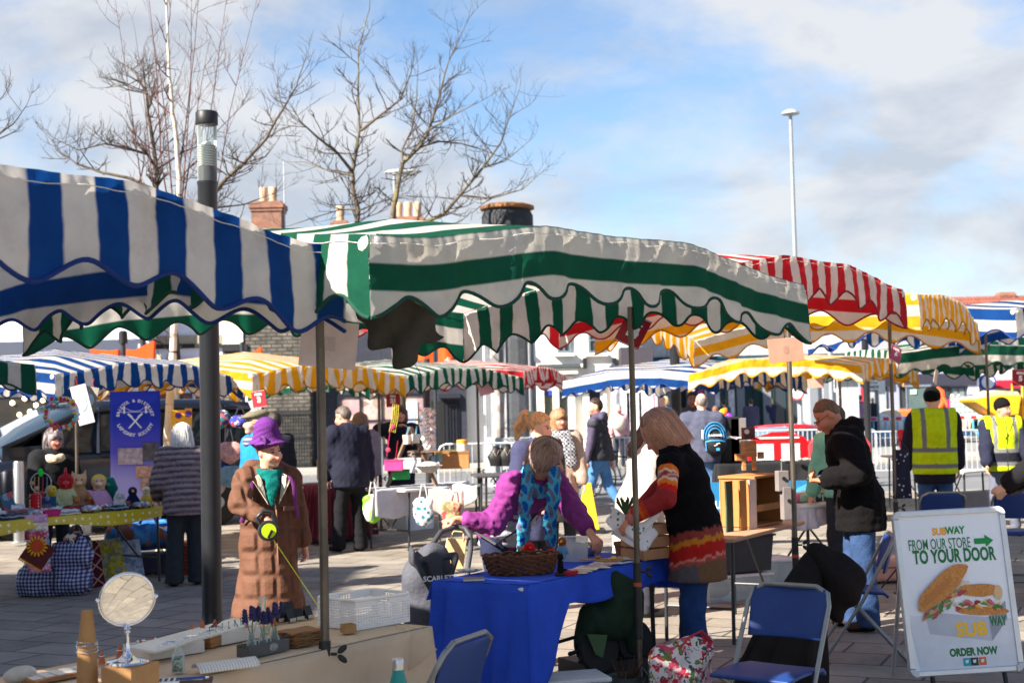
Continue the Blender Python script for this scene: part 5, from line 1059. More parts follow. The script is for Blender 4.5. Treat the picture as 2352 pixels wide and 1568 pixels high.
b=MB();b.lathe([(.02,-.022),(.062,-.020),(.066,-.01),(.066,.01),(.062,.020),(.02,.022)],28,T);b.tube([T@V((-.045,.035,0)),T@V((-.075,.085,0)),T@V((-.03,.125,0)),T@V((.025,.115,0)),T@V((.045,.05,0))],.014,8);b.build('casing',cm((40,42,46),rough=.4),o,smooth=50)
b=MB();b.lathe([(.047,.0225),(.047,.026)],26,T);b.build('lime_disc',cm((196,222,24),rough=.45),o);b=MB();b.box(tuple(T@V((.008,-.02,.028))),(.016,.006,.055),rz=R(20),ry=.5);b.build('brake_slot',black_pl,o)
e_=at(742,1408,8.95);b=MB();b.tube([T@V((.03,-.055,0)),V(e_)-V(rl)],.0075,4,flat=.3);b.build('tape',cm((206,226,30),rough=.6),o)
P2d=9.1;p2=(hx(1172,P2d),P2d);h2=214
tl=lambda px,py,Y,p,deg:W2L(p,deg,at(px,py,Y))
def scarf_blue(v):
 g=np.sin(v[:,2]*60+np.sin(v[:,0]*50)*2)+np.sin(v[:,0]*85);c=np.tile(lin((76,170,200)),(len(v),1));c[g>.7]=lin((24,86,170));c[g<-.6]=lin((104,104,132));return c
def purple_extra(J):
 s,hl=J['s'],J['hl'];m_=Vol(.01);m_.ell(hl(0,.075,-.105),(.05,.045,.035),J['HR']);soft('face_mask',m_,.010,cloth_attr,J['root'],np.array(lin((150,178,188))))
 t_=Vol(.03);pel,U,Fw,X_=J['pel'],J['U'],J['Fw'],J['X'];t_.cone(pel+U*.22+Fw*.03,pel-U*.05+Fw*.03,.135,.165,flat=.8,ax=Fw);soft('grey_jumper',t_,.012,cloth_attr,J['root'],np.array(lin((172,174,182))),lambda P,D:D+.008*np.sin(P[...,2]*95))
 b=MB();b.tube([J['sh'][0]+Fw*.06+U*.03,pel+U*.25+Fw*.15,pel+U*.05+Fw*.16+X_*.16,pel+X_*.24],.018,6,flat=.4);b.build('bag_strap',cm((70,70,74)),J['root'],smooth=60)
nbw=lambda px,py,Y:tl(px,py,Y,p2,h2)
J2=person('woman in purple quilted jacket and turquoise scarf bending over the blue table',p2,h2,1.64,lean=50,hips_back=.10,feet=((-.12,0),(.12,.05)),lh=nbw(1375,1252,8.55),rh=nbw(1050,1192,8.75),hp=28,ht=40,vox=.0125,skin=lin((214,150,122)),hair=('bob',(164,132,118),.018,-.01,.075,.078),top=dict(name='quilted_jacket',col=(128,50,118),inf=.022,hem=.08,m=diamond_m,fold=.012,wl=.05,cuff=.075,k=.05,collar=0),bottom=dict(col=(40,44,70)),grip=(.3,1.),epole=[(-.6,-.1,-.9),(.25,-.35,-1)],palm=[(0,0,-1),(0,0,-1)],scarf=dict(col=(50,140,180),r=.040,colf=scarf_blue,fold=.008,wl=.04,w=.046,fax=(0,1,0),ends=[[nbw(1215,1075,8.75),nbw(1207,1150,8.7),nbw(1203,1215,8.72),nbw(1200,1268,8.78)],[nbw(1275,1085,8.7),nbw(1272,1140,8.66),nbw(1262,1195,8.68),nbw(1266,1240,8.7)]]),extra=purple_extra)
def isle(tt,ang,v):
 n=len(v);c=np.tile(lin((168,46,48)),(n,1));z=tt+.018*np.sign(np.sin(ang*14))*1.0;st=lambda lo,hi,col:c.__setitem__((z>=lo)&(z<hi),lin(col))
 st(-1,.22,(178,26,24));st(.22,.36,(222,112,34));st(.36,.43,(226,176,154));st(.43,.56,(150,62,64));st(.56,.64,(226,176,154));st(.64,.76,(222,116,34));st(.76,.92,(204,32,28));st(.92,1.55,(150,44,46));st(1.55,1.66,(188,60,34));st(1.66,1.74,(200,96,30));st(1.74,1.88,(182,40,36));st(1.88,3,(196,120,110))
 k=(z>.46)&(z<.54)&(np.sin(ang*9+tt*40)>.2);c[k]=lin((206,150,132));return c
def isle_body(c,b):
 z=c['up']+.006*np.sign(np.sin(c['side']*95));b[:]=lin((15,12,14));st=lambda lo,hi,col:b.__setitem__((z>=lo)&(z<hi),lin(col))
 st(-.015,.035,(136,58,52));st(-.05,-.015,(196,120,36));st(-.13,-.05,(176,34,28));st(-.145,-.13,(206,130,116));st(-.165,-.145,(170,70,60));st(-1,-.165,(112,82,58));k=(z<-.165)&(c['side']<-.0)&(c['fw']>-.02);b[k]=lin((88,80,84));return b
P3d=8.4;p3=(hx(1592,P3d),P3d);tp3=lambda px,py,Y:W2L(p3,66,at(px,py,Y))
def isle_extra(J):
 sv=Vol(.04);s=J['s'];pel,U,Fw,X_,ch,nb,sh=J['pel'],J['U'],J['Fw'],J['X'],J['chest'],J['nb'],J['sh']
 sv.cone(pel+U*.10,ch,.185,.19,flat=.80,ax=Fw).cone(sh[0]+X_*.03-U*.0,sh[1]-X_*.03,.085,.085).cone(nb-U*.04,nb+U*.05,.095,.088).cone(pel+U*.10,pel+U*.02,.185,.20,flat=.8,ax=Fw)
 def pp(P,D):u=((P-pel.astype(np.float32))@U.astype(np.float32));return np.maximum(D+.006*np.sin(u*55)+wrinkle(P,.005,.07,4),np.maximum(.03-u,-(np.linalg.norm(np.cross(P-nb.astype(np.float32),U.astype(np.float32)),axis=-1)-.07)*(u>.5)-(u<=.5)*1))
 soft('body_warmer',sv,.013,felt_black,J['root'],np.array(lin((17,13,15))),pp)
J3=person('woman with blonde bob in black body warmer over orange fair isle jumper wrapping goods',p3,66,1.62,lean=13,feet=((-.10,-.02),(.10,.10)),lh=tp3(1448,1190,8.15),rh=tp3(1440,1196,8.45),hp=34,ht=10,vox=.0125,skin=lin((204,134,108)),hair=('bob',(190,136,108),.030,-.085,-.01),top=dict(name='jumper',inf=.028,hem=.27,vest=True,sleevef=isle,colf=isle_body,m=knit_attr,fold=.006,flare=.025,k=.05,belly=.01),bottom=dict(col=(34,62,112),m=denim_attr,hemw=.075,fold=.006),grip=(.8,.8),extra=isle_extra,palm=[(0,.2,-1),(0,.2,-1)],wide=1.08)
P4d=10.3;p4=(hx(1968,P4d),P4d);tp4=lambda px,py,Y:W2L(p4,84,at(px,py,Y))
def man_x(J):glasses(J)
J4=person('balding man with glasses in black hooded coat and jeans looking at his phone',p4,84,1.70,lean=12,feet=((-.11,-.02),(.11,.05)),lh=tp4(1892,1104,10.05),rh=tp4(1888,1100,10.4),hp=38,ht=8,vox=.0135,skin=lin((196,124,92)),hair=('short',(112,78,50),.002),top=dict(name='hooded_coat',col=(20,18,19),inf=.042,hem=.20,hood=1,m=felt_black,fold=.012,wl=.10,cuff=.05),bottom=dict(col=(46,68,104),m=denim_attr,inf=.026,hemw=.085),shoe=((70,48,36),(24,20,18)),grip=(.9,.8),extra=man_x,palm=[(0,.0,1),(0,0,1)],wide=1.12)
for i in(0,1):
 pass
ph=at(1876,1096,10.2);o=thing('mobile_phone','dark mobile phone held by the man in the black coat','phone',ph,R(8));b=MB();b.box((0,0,0),(.15,.075,.009),ry=-.25);b.build('case',black_pl,o,bevel=.003);b=MB();b.box((0,0,.0055),(.135,.066,.001),ry=-.25);b.build('screen',glass_dark,o)
def hivis(rear):
 def ex(J):
  s=J['s'];pel,U,Fw,X_,ch,nb,sh=J['pel'],J['U'],J['Fw'],J['X'],J['chest'],J['nb'],J['sh'];sv=Vol(.04)
  sv.cone(pel-U*.06*s,ch,.240*s,.240*s,flat=.80,ax=Fw).cone(sh[0]-X_*.01*s,sh[1]+X_*.01*s,.125*s,.125*s).cone(ch,nb-U*.02*s,.21*s,.12*s)
  def pp(P,D):
   q=P-pel.astype(np.float32);u=q@U.astype(np.float32)/s;x=np.abs(q@X_.astype(np.float32))/s;D=np.maximum(D+wrinkle(P,.005,.09,8),np.maximum(-.10-u,x-.232)*s);f_=q@Fw.astype(np.float32)/s
   n_=np.maximum(u-.46,0)+.0;return np.maximum(D,-(np.linalg.norm(np.stack([x,f_-.02],-1),axis=-1)-.075)*s*(u>.47)-(u<=.47))if not rear else np.maximum(D,-(np.linalg.norm(np.stack([x,f_],-1),axis=-1)-.065)*s*(u>.5)-(u<=.5))
  def cl(v):
   q=v-pel;u=q@U/s;x=q@X_/s;f_=q@Fw/s;c=np.tile(lin((186,206,12)),(len(v),1));g=lin((112,112,112));c[((u>-.04)&(u<.015))|((u>.13)&(u<.185))]=g;c[(np.abs(np.abs(x)-.125)<.024)&(u>.17)]=g
   if not rear:
    c[(u>.015)&(u<.13)&(f_>0)]=lin((30,30,42));c[(np.abs(x)<.008)&(f_>0)]=lin((40,40,40));c[(np.abs(np.abs(x)-(u-.3)*.5)<.006)&(u>.3)&(f_>0)]=lin((34,34,34))
   return c
  soft('hi_vis_vest',sv,.016,cloth_attr,J['root'],cl,pp)
 return ex
J5=person('steward seen from behind in yellow hi-vis vest, black beanie and navy jacket',(hx(2143,15.6),15.6),-8,1.76,feet=((-.12,0),(.12,0)),lh=(-.30,.12,.88),rh=(.28,.16,.86),hp=8,ht=-14,vox=.018,hair=None,hat=('beanie',(12,12,13)),top=dict(col=(30,26,42),inf=.040,hem=.20,collar=1,hood=0),bottom=dict(col=(52,78,118),m=denim_attr),epole=[(-1.4,-.5,0),(1.4,-.5,0)],extra=hivis(True),wide=1.1)
J6=person('front facing steward in yellow hi-vis vest and black beanie looking aside',(hx(2300,17.2),17.2),176,1.63,feet=((-.12,0),(.12,0)),lh=(-.28,.2,.82),rh=(.26,.22,.80),hp=6,ht=38,vox=.018,hair=None,hat=('beanie',(16,15,16)),skin=lin((190,138,116)),top=dict(col=(34,36,54),inf=.04,hem=.1),bottom=dict(col=(96,98,112)),extra=hivis(False),wide=1.1)
person('person at the right edge in black jacket and grey quilted gilet leaning in',(hx(2455,11.5),11.5),85,1.55,lean=22,lh=W2L((hx(2455,11.5),11.5),85,at(2310,1112,11.4)),rh=W2L((hx(2455,11.5),11.5),85,at(2318,1124,11.8)),hp=20,vox=.018,hair=('short',(60,50,44)),top=dict(col=(24,23,26),inf=.045,hem=.2,colf=bands([(-1,.2,(92,86,104))]),fold=.010,wl=.05),wide=1.15,bottom=dict(col=(40,42,58)))
person('person in mint green jumper half hidden behind the balding man',(hx(1932,12.6),12.6),20,1.60,lean=6,lh=(-.20,.22,.80),rh=(.28,.0,.80),vox=.018,hair=('short',(60,46,36)),top=dict(col=(128,192,166),inf=.03,hem=.06),hp=10,bottom=dict(col=(44,46,54)),wide=1.05)
J9=person('smiling man walking left in dark padded gilet, grey hoodie, jeans and white trainers',(hx(1374,20.3),20.3),68,1.77,lean=2,feet=((-.08,.22),(.10,-.36,.10,-42)),lh=(-.32,.10,.82),rh=(.28,-.12,.82),hp=2,ht=34,vox=.018,skin=lin((226,160,132)),hair=('short',(52,36,28),.010),shoe=((60,62,66),(226,226,224)),top=dict(col=(72,66,84),inf=.035,hem=.05,hood=1,vest=True,sleevec=(76,68,88),colf=bands([(-1,.50,(48,50,56))]),puff=.008,puffw=.075,m=nylon),bottom=dict(col=(74,120,172),m=denim_attr,inf=.012),wide=1.05,grip=(.5,.5))
person('woman with blonde ponytail and mint hair band in navy coat behind the purple jacket',(hx(1222,11.6),11.6),226,1.60,lh=(-.22,.2,.9),rh=(.22,.22,.9),hp=14,ht=18,vox=.0165,skin=lin((230,178,152)),hair=('pony',(206,164,112),.014),top=dict(col=(58,60,88),inf=.035,hem=.3),lean=4,extra=lambda J:(lambda b:b.build('hair_band',cm((110,186,160)),J['root'],smooth=60))(MB().tube([J['hl'](.036*math.cos(a),-.105,.085+.036*math.sin(a))for a in np.linspace(0,6.28,14)],.013,6)))
person('woman with long fair hair, glasses, chequered scarf and long beige coat',(hx(1283,15.6),15.6),186,1.62,lh=(-.24,.15,.82),rh=(.24,.15,.8),hp=0,ht=14,vox=.018,skin=lin((196,136,116)),hair=('long',(150,108,76),.020,-.16),extra=glasses,top=dict(col=(30,28,30),inf=.038,hem=.48,flare=.06,colf=lambda c,b:np.where((c['side']<-.05)[:,None],lin((168,146,132)),b)),scarf=dict(col=(60,60,66),r=.055,colf=lambda v:np.where((np.sin(v[:,0]*150)*np.sin(v[:,2]*150)>0)[:,None],lin((40,40,46)),lin((170,170,176))),ends=[[(-.06,.14,1.35),(-.09,.17,1.2),(-.11,.17,1.06)]],w=.07))
J12=person('woman with long dark curly hair and glasses in pale grey wool coat',(hx(1462,11.2),11.2),-72,1.62,lean=13,lh=W2L((hx(1462,11.2),11.2),-72,at(1515,1135,10.9)),rh=W2L((hx(1462,11.2),11.2),-72,at(1500,1150,10.8)),hp=26,ht=-8,vox=.0165,skin=lin((206,140,116)),hair=('curly',(74,50,40),.02),extra=glasses,top=dict(name='wool_coat',col=(176,170,162),inf=.045,hem=.55,drop=1,flare=.05,m=knit_attr,fold=.010,wl=.12),bottom=dict(col=(50,50,58)))
def rucksack(p,rz,label):
 o=thing('rucksack',label,'rucksack',p,rz);blk=(26,27,32);b=Vol(.03);b.ell((0,0,.0),(.155,.10,.235));b.ell((0,-.06,-.07),(.135,.09,.13));soft('pack',b,.014,nylon,o,np.array(lin(blk)),lambda P,D:D+wrinkle(P,.006,.09,2))
 bl_c=cm((58,140,196))
 for s_,yy in((.150,-.06),(.120,-.098),(.088,-.112)):
  t=MB();t.tube([(s_*math.cos(a),yy+.015*abs(math.cos(a)),.04+s_*1.25*math.sin(a))for a in np.linspace(-.25,math.pi+.25,18)],.009,6);t.build('piping',bl_c,o,smooth=60)
 t=MB();t.tube([(-.125,-.10,-.03),(-.06,-.145,-.015),(.06,-.145,-.015),(.125,-.10,-.03)],.011,6);t.tube([(-.125,-.10,-.03),(-.12,-.12,-.15)],.009,6);t.build('pocket_zip',bl_c,o,smooth=60)
 text('wordmark','SLAZENGER',.034,cm((214,214,216)),o,face(0,-.128,.055,0,82),.002,bold=.001);t=MB();t.box((.03,-.15,-.13),(.045,.01,.035));t.build('blue_badge',bl_c,o);t=MB();t.tube([(-.02,-.152,-.085),(.03,-.155,-.07),(.01,-.155,-.06),(.06,-.152,-.05)],.006,5);t.build('leaping_emblem',cm((222,214,190)),o)
 t=MB();t.box((-.16,-.01,.07),(.02,.05,.12));t.build('side_tag',cm((226,224,214)),o,bevel=.004)
 t=MB()
 for q in(-1,1):t.tube([(q*.09,.06,.19),(q*.13,.16,.25),(q*.14,.27,.16),(q*.14,.26,-.05),(q*.11,.09,-.16)],.018,6,flat=.4)
 t.build('straps',cm((30,31,36)),o,smooth=60)
pb=(hx(1612,19.2),19.2)
person('balding man in navy jacket carrying a black and blue rucksack',pb,-6,1.80,lh=(-.26,.14,.9),rh=(.28,.10,.86),hp=4,vox=.018,skin=lin((222,170,146)),hair=('bald',(130,120,112),.004),top=dict(col=(74,76,94),inf=.04,hem=.08,fold=.01),bottom=dict(col=(84,118,164),m=denim_attr),wide=1.15)
rucksack((pb[0]+.13,pb[1]-.24,1.20),R(-4),'black rucksack with bright blue piping on the balding man\'s back')
person('bearded dark haired man in grey hoodie behind the rucksack wearer',(hx(1592,23),23),172,1.86,vox=.02,skin=lin((150,104,88)),hair=('short',(20,17,18),.014),top=dict(col=(74,72,78),inf=.04,hem=.08,hood=1),wide=1.15)
def strp(c,b):
 z=(c['up']*16)%1;b[:]=lin((104,90,94));b[z<.28]=lin((150,132,130));b[(z>.5)&(z<.66)]=lin((62,54,62));b[(z>.8)]=lin((128,108,112));return b
person('white haired woman in striped wool cardigan seen from behind',(hx(423,13.9),13.9),24,1.56,lean=10,feet=((-.11,0),(.12,.02)),lh=(-.22,.24,.86),rh=(.24,.22,.9),hp=20,vox=.0165,hair=('bob',(212,206,200),.026,-.09,0),top=dict(col=(104,90,94),inf=.045,hem=.16,colf=strp,m=knit_attr,flare=.02),bottom=dict(col=(46,50,56),inf=.03,hemw=.10),wide=1.15)
def fur(J):
 nb,X_,Fw,U=J['nb'],J['X'],J['Fw'],J['U'];v=Vol(.03);v.chain([nb+(X_*math.cos(a)*.095+Fw*(math.sin(a)*.10+.0)+U*(.0-.05*max(0,math.sin(a))))for a in np.linspace(.5,5.6,12)],[.046]*12);soft('fur_collar',v,.015,knit_attr,J['root'],np.array(lin((206,184,156))),lambda P,D:D+wrinkle(P,.012,.03,6));glasses(J)
person('smiling seller with grey hair and cream fur collar behind the craft table',(hx(122,14.9),14.9),208,1.53,lh=(-.24,.12,.8),rh=(.24,.2,.8),hp=4,ht=14,vox=.0165,skin=lin((196,132,116)),hair=('bob',(150,138,138),.020,-.05,.06),top=dict(col=(26,26,28),inf=.045,hem=.2),extra=fur,wide=1.05)
person('older man in flat tweed cap with blue jacket and checked scarf facing left',(hx(592,13.2),13.2),122,1.68,vox=.0155,hp=0,ht=-8,skin=lin((228,172,148)),hair=('short',(150,146,142),.010),hat=('cap',(112,106,86)),extra=glasses,top=dict(col=(28,120,196),inf=.04,hem=.12),scarf=dict(col=(92,92,116),r=.050,colf=lambda v:np.where(((v[:,2]*26)%1<.3)[:,None],lin((178,176,186)),lin((84,84,110)))))
person('person with dark curly hair just behind the flat cap man',(hx(630,17),17),30,1.66,vox=.02,skin=lin((150,100,74)),hair=('short',(40,30,24),.018),top=dict(col=(40,40,50)))
person('grey haired man in navy jacket and black trousers with his back turned',(hx(803,16.9),16.9),40,1.73,lean=7,feet=((-.12,.10),(.12,-.02)),lh=(-.2,.22,.84),rh=(.28,.0,.78),hp=22,ht=20,vox=.0165,skin=lin((206,146,124)),hair=('short',(96,84,74),.010),extra=glasses,top=dict(col=(30,31,46),inf=.045,hem=.16,fold=.008),bottom=dict(col=(22,22,26),hemw=.085),wide=1.18,shoe=((30,30,32),(20,20,20)))
person('woman with brown bob and pale jacket beyond the navy jacket man',(hx(828,19.0),19.0),28,1.63,vox=.02,hp=8,hair=('bob',(112,84,64),.024,-.07),top=dict(col=(130,116,128),inf=.04,hem=.1))
sl_=(hx(920,20.3),20.3)
J20=person('stall keeper with brown hair in navy coat sorting bright lanyards',sl_,196,1.72,lh=(-.1,.3,1.22),rh=(.12,.28,1.46),hp=-6,ht=-10,vox=.018,skin=lin((206,146,124)),hair=('bob',(78,50,42),.018,-.06,.05),top=dict(col=(28,30,46),inf=.04,hem=.3))
# ---------------- people far down the street ----------------
def far(label,px,hy,Y,h,deg,top,hair=('short',(60,48,40)),vox=.03,bottom=(40,42,52),**k):
 p=at(px,hy,Y);return person(label,(p.x,Y,max(-.12,min(.22,p.z-h))),deg,h,vox=vox,top=dict(col=top,inf=.035,**k.pop('tk',{})),bottom=dict(col=bottom),hair=hair,face=False,lh=(-.22,.08,.85),rh=(.24,.1,.85),**k)
far('woman in pink jacket and red mask carrying a pale bundle by the white building',1420,932,37,1.60,190,(206,158,162),('short',(170,166,166)),extra=lambda J:(MB().ell(tuple(J['hl'](0,.07,-.06)),(.055,.05,.04)).build('face_mask',cm((170,40,50)),J['root'],smooth=180),MB().ell((.05,.22,1.15),(.20,.14,.20)).build('bundle',cm((214,198,180),bump=.5,bscale=12),J['root'],smooth=180))and None)
far('bald man seen past the sunlit light column',1521,911,33,1.86,20,(140,150,166),('none',))
far('child in pink hood beside the rainbow windmill',1643,934,46,1.62,0,(222,150,176),('bob',(120,80,60),.02,-.06));far('man in grey suit jacket walking beside the teal shop',1662,919,54,1.80,10,(84,92,100));far('man in purple grey coat seen from behind at the teal shop window',1724,917,50,1.83,0,(76,74,98),tk=dict(hem=.35))
far('blonde woman in navy coat at the teal shop window',1770,914,56,1.80,20,(50,52,80),('bob',(214,180,130),.02,-.08));far('grey jumpered shopper stooping by the barriers',1776,930,60,1.62,-60,(140,128,136),('short',(92,84,82)),lean=25)
far('shopper in bright red coat below the yellow shop stripe',1866,912,66,1.78,30,(196,22,44),('short',(110,106,112)));far('shopper in mauve coat left of the red coat',1848,918,67,1.70,0,(120,104,122))
far('blonde shopper in white and navy jacket',1948,910,60,1.82,10,(222,222,226),('bob',(206,178,140),.015,-.05),tk=dict(colf=bands([(.34,1,(34,38,66))])));far('shopper in lilac plaid shirt beside the furthest light column',1975,909,58,1.82,0,(150,120,154),tk=dict(colf=lambda c,b:np.where((np.sin(c['up']*60)*np.sin(c['side']*60)>.2)[:,None],lin((92,70,100)),b)))
far('man in dark coat beside the zone sign',2004,914,64,1.78,180,(46,52,64),('bald',(80,70,66),.004));far('white haired woman in magenta cardigan watching the digger',2187,906,72,1.78,190,(170,24,84),('short',(226,216,204),.02));far('grey haired man in blue grey shirt beside the magenta cardigan',2202,905,72,1.82,180,(112,124,150),('bald',(210,200,196),.004))
far('dark haired head beyond the mesh fence',2237,908,76,1.72,150,(90,70,60));far('white haired head beyond the mesh fence',2246,904,76,1.78,170,(150,150,150),('short',(224,220,216),.02));far('shopper in dark coat between the navy coats at the shop window',1840,914,70,1.8,0,(60,56,66))
far('passer-by with pink face just left of the navy jacket man',787,988,40,1.3,200,(150,60,70));far('shopper in grey blue coat near the bald man',1528,912,36,1.82,30,(120,140,160),('bob',(190,150,110),.01,-.04))
rw=at(1665,952,47);o=thing('rainbow_windmill','rainbow striped toy windmill held up by the child in pink','toy windmill',rw);
for i,c in enumerate(((226,30,40),(240,130,20),(244,214,30),(60,170,60),(40,90,200),(130,50,160))):b=MB();b.ell((.10*math.cos(i*1.05)+(i-2.5)*.05,0,.10*math.sin(i*1.05)),(.10,.05,.16),Matrix.Rotation(i*.5,4,'Y'));b.build('vane',cm(c,rough=.3),o,smooth=180)
b=MB();b.tube([(0,0,-.55),(0,0,0)],.012,5);b.build('stick',galv,o)
# ---------------- patterned materials ----------------
def dots(c1,c2,sc,r,rnd=0.):
 def f(n,A,K,src,mpn):
  v=A('ShaderNodeTexVoronoi');v.inputs['Scale'].default_value=sc;v.inputs['Randomness'].default_value=rnd;K(mpn.outputs[0],v.inputs['Vector'])
  m=A('ShaderNodeMapRange');m.inputs['From Min'].default_value=r;m.inputs['From Max'].default_value=r*1.12;K(v.outputs['Distance'],m.inputs[0]);x=A('ShaderNodeMixRGB');K(m.outputs[0],x.inputs[0]);x.inputs[1].default_value=(*c2,1);x.inputs[2].default_value=(*c1,1);return x.outputs[0]
 return f
def floral(cols,sc):
 def f(n,A,K,src,mpn):
  z=A('ShaderNodeTexNoise');z.inputs['Scale'].default_value=sc*.7;K(mpn.outputs[0],z.inputs['Vector']);mx_=A('ShaderNodeMixRGB');mx_.inputs[0].default_value=.12;K(mpn.outputs[0],mx_.inputs[1]);K(z.outputs['Color'],mx_.inputs[2])
  v=A('ShaderNodeTexVoronoi');v.inputs['Scale'].default_value=sc;K(mx_.outputs[0],v.inputs['Vector']);s_=A('ShaderNodeSeparateXYZ');K(v.outputs['Color'],s_.inputs[0]);r=A('ShaderNodeValToRGB');r.color_ramp.interpolation='CONSTANT';K(s_.outputs[0],r.inputs[0]);e=r.color_ramp.elements
  while len(e)<len(cols):e.new(.5)
  for i,c in enumerate(cols):e[i].position=i/len(cols);e[i].color=(*lin(c),1)
  return r.outputs[0]
 return f
def plaid(c1,c2,c3,sc):
 def f(n,A,K,src,mpn):
  outs=[]
  for ax in('X','Z','Y'):
   w_=A('ShaderNodeTexWave');w_.bands_direction=ax;w_.inputs['Scale'].default_value=sc;w_.inputs['Distortion'].default_value=1.2;w_.inputs['Detail'].default_value=1;K(mpn.outputs[0],w_.inputs['Vector']);outs.append(w_.outputs['Fac'])
  m=A('ShaderNodeMath');m.operation='ADD';K(outs[0],m.inputs[0]);K(outs[1],m.inputs[1]);m2=A('ShaderNodeMath');m2.operation='MULTIPLY';m2.inputs[1].default_value=.5;K(m.outputs[0],m2.inputs[0])
  r=A('ShaderNodeValToRGB');K(m2.outputs[0],r.inputs[0]);e=r.color_ramp.elements;e[0].position,e[0].color=.2,(*c1,1);e[1].position,e[1].color=.8,(*c3,1);q=e.new(.5);q.color=(*c2,1);return r.outputs[0]
 return f
def _grain(n,A,K,m_,c1,c2):
 p=A('ShaderNodeMapping');p.inputs['Scale'].default_value=(2,2,22);K(m_.outputs[0],p.inputs['Vector']);z=A('ShaderNodeTexNoise');z.inputs['Scale'].default_value=4;z.inputs['Detail'].default_value=5;K(p.outputs[0],z.inputs['Vector']);r=A('ShaderNodeValToRGB');K(z.outputs['Fac'],r.inputs[0]);e=r.color_ramp.elements;e[0].position,e[0].color=.35,(*lin(c2),1);e[1].position,e[1].color=.65,(*lin(c1),1);return r.outputs[0]
def plaid_lines(n,A,K,m_):
 w_=A('ShaderNodeTexWave');w_.bands_direction='X';w_.inputs['Scale'].default_value=28;K(m_.outputs[0],w_.inputs['Vector']);r=A('ShaderNodeValToRGB');K(w_.outputs['Fac'],r.inputs[0]);e=r.color_ramp.elements;e[0].position,e[0].color=.02,(*lin((150,150,160)),1);e[1].position,e[1].color=.14,(*lin((222,214,200)),1);return r.outputs[0]
kraft=mat('kraft_card',lin((176,132,84)),.85,var=.12,scale=12,bump=.12,bscale=90);kraft_paper=mat('kraft_paper',lin((202,176,146)),.8,var=.10,scale=5,bump=.35,bscale=7)
white_pl=mat('white_plastic',lin((232,228,224)),.4,var=.05);terra=mat('terracotta',lin((190,106,66)),.85,var=.15,scale=20);oak=mat('pale_wood',rough=.6,var=.2,scale=4,nodes=lambda n,A,K,s,m_:_grain(n,A,K,m_,(186,132,78),(150,98,54)))
mat_glass=mat('clear_bottle_glass',(.85,.92,.9),.04,glass=True,alpha=.10,var=0)
wick=mat('wicker',lin((96,58,36)),.8,var=.45,scale=24,bump=.8,bscale=70)
def wob(v,sd=0):return .5+.5*math.sin(v*12.9898+sd*78.233)
# ---------------- tables and cloths ----------------
def table(label,A,B,wdir,wd,z,top_m,legs=True,leg_m=None,kind='folding_table',rim=.03):
 """A,B: ends of the front edge; wdir: direction across the top"""
 A,B,n_=np.array(A),np.array(B),np.array(wdir)*wd;c=(A+B+n_)/2+np.array((0,0));c=(A+B)/2+n_/2;d=B-A;Ln=np.linalg.norm(d);rz=math.atan2(d[1],d[0])
 o=thing(kind,label,'table',(c[0],c[1],0),rz);W_=wd;b=MB();b.box((0,0,z-rim/2),(Ln,W_,rim));b.build('tabletop',top_m,o,bevel=.01)
 if legs:
  for sx in(-1,1):
   for sy in(-1,1):l=MB();l.tube([(sx*(Ln/2-.12),sy*(W_/2-.06),z-rim),(sx*(Ln/2-.10),sy*(W_/2-.06),0)],.014,8);l.build('leg',leg_m or dark_metal,o,smooth=60)
   l=MB();l.tube([(sx*(Ln/2-.11),-W_/2+.06,.24),(sx*(Ln/2-.11),W_/2-.06,.24)],.011,6);l.tube([(sx*(Ln/2-.11),0,.24),(sx*(Ln/2-.5),0,z-.05)],.010,6);l.build('brace',leg_m or dark_metal,o,smooth=60)
 return o,(lambda u,v,h=0.:(A[0]+d[0]*u+n_[0]*v,A[1]+d[1]*u+n_[1]*v,z+h)),rz
def cloth(label,TP,zt,drops,m,group=None,name='tablecloth',seed=0,fold=.02,nf=7,n=36):
 """drops: fn(edge, t) -> fall of the cloth; edges 0 front, 1 right end, 2 back, 3 left end"""
 b=MB();P0=V(TP(0,0));P1=V(TP(1,0));P3=V(TP(0,1));cen=(P1+P3)/2;cen.z=0
 b.grid(lambda u,v:V(TP(u,v,.007+.002*math.sin(u*29+seed)*math.sin(v*17)))-cen,30,14)
 cr=[V(TP(0,0)),V(TP(1,0)),V(TP(1,1)),V(TP(0,1))]
 for e in range(4):
  a,c=cr[e],cr[(e+1)%4];d=(c-a).normalized();o_=V((d.y,-d.x,0))
  if max(drops(e,i/10)for i in range(11))<.01:continue
  def f(u,v,a=a,c=c,o_=o_,e=e,d=d):
   dr=drops(e,u)*v;p=a.lerp(c,u);w_=fold*min(1,dr*6)*min(1,u*12,(1-u)*12)*(math.sin(u*nf*6.28+seed+e)+.5*math.sin(u*nf*13.1+seed*2)+.4*math.sin(u*31+v*5+seed));ot=.016+.02*v+w_+dr*.04;q=p+o_*ot+d*ot*(max(0,(u-.9)/.1)-max(0,(.1-u)/.1))+V((0,0,.007-dr))+d*(.012*math.sin(v*6+u*14+seed))*v*min(1,u*8,(1-u)*8);return q-cen
  b.grid(f,n,14)
 o=b.build(name,m,smooth=60,thick=.003,label=label,cat='tablecloth',group=group);o.location=cen;return o
ta,tb=np.array((.575,.818)),np.array((.818,-.575));FRc=np.array((-.38,5.88));BRc=FRc-tb*.60;BLc=BRc-ta*1.85;FLc=FRc-ta*1.85
o,TPc,rzc=table('folding table under kraft paper nearest the camera',FLc,FRc,-tb,.60,.743,white_pl)
def pd(e,t):
 if e==0:return .52+.03*math.sin(t*9)
 if e==1:return .30+.16*(1-t)
 return .06 if e==2 else .2
cloth('brown kraft paper covering the jewellery table with crumpled front',TPc,.743,pd,kraft_paper,name='paper_table_cover',seed=3,fold=.016,nf=3)
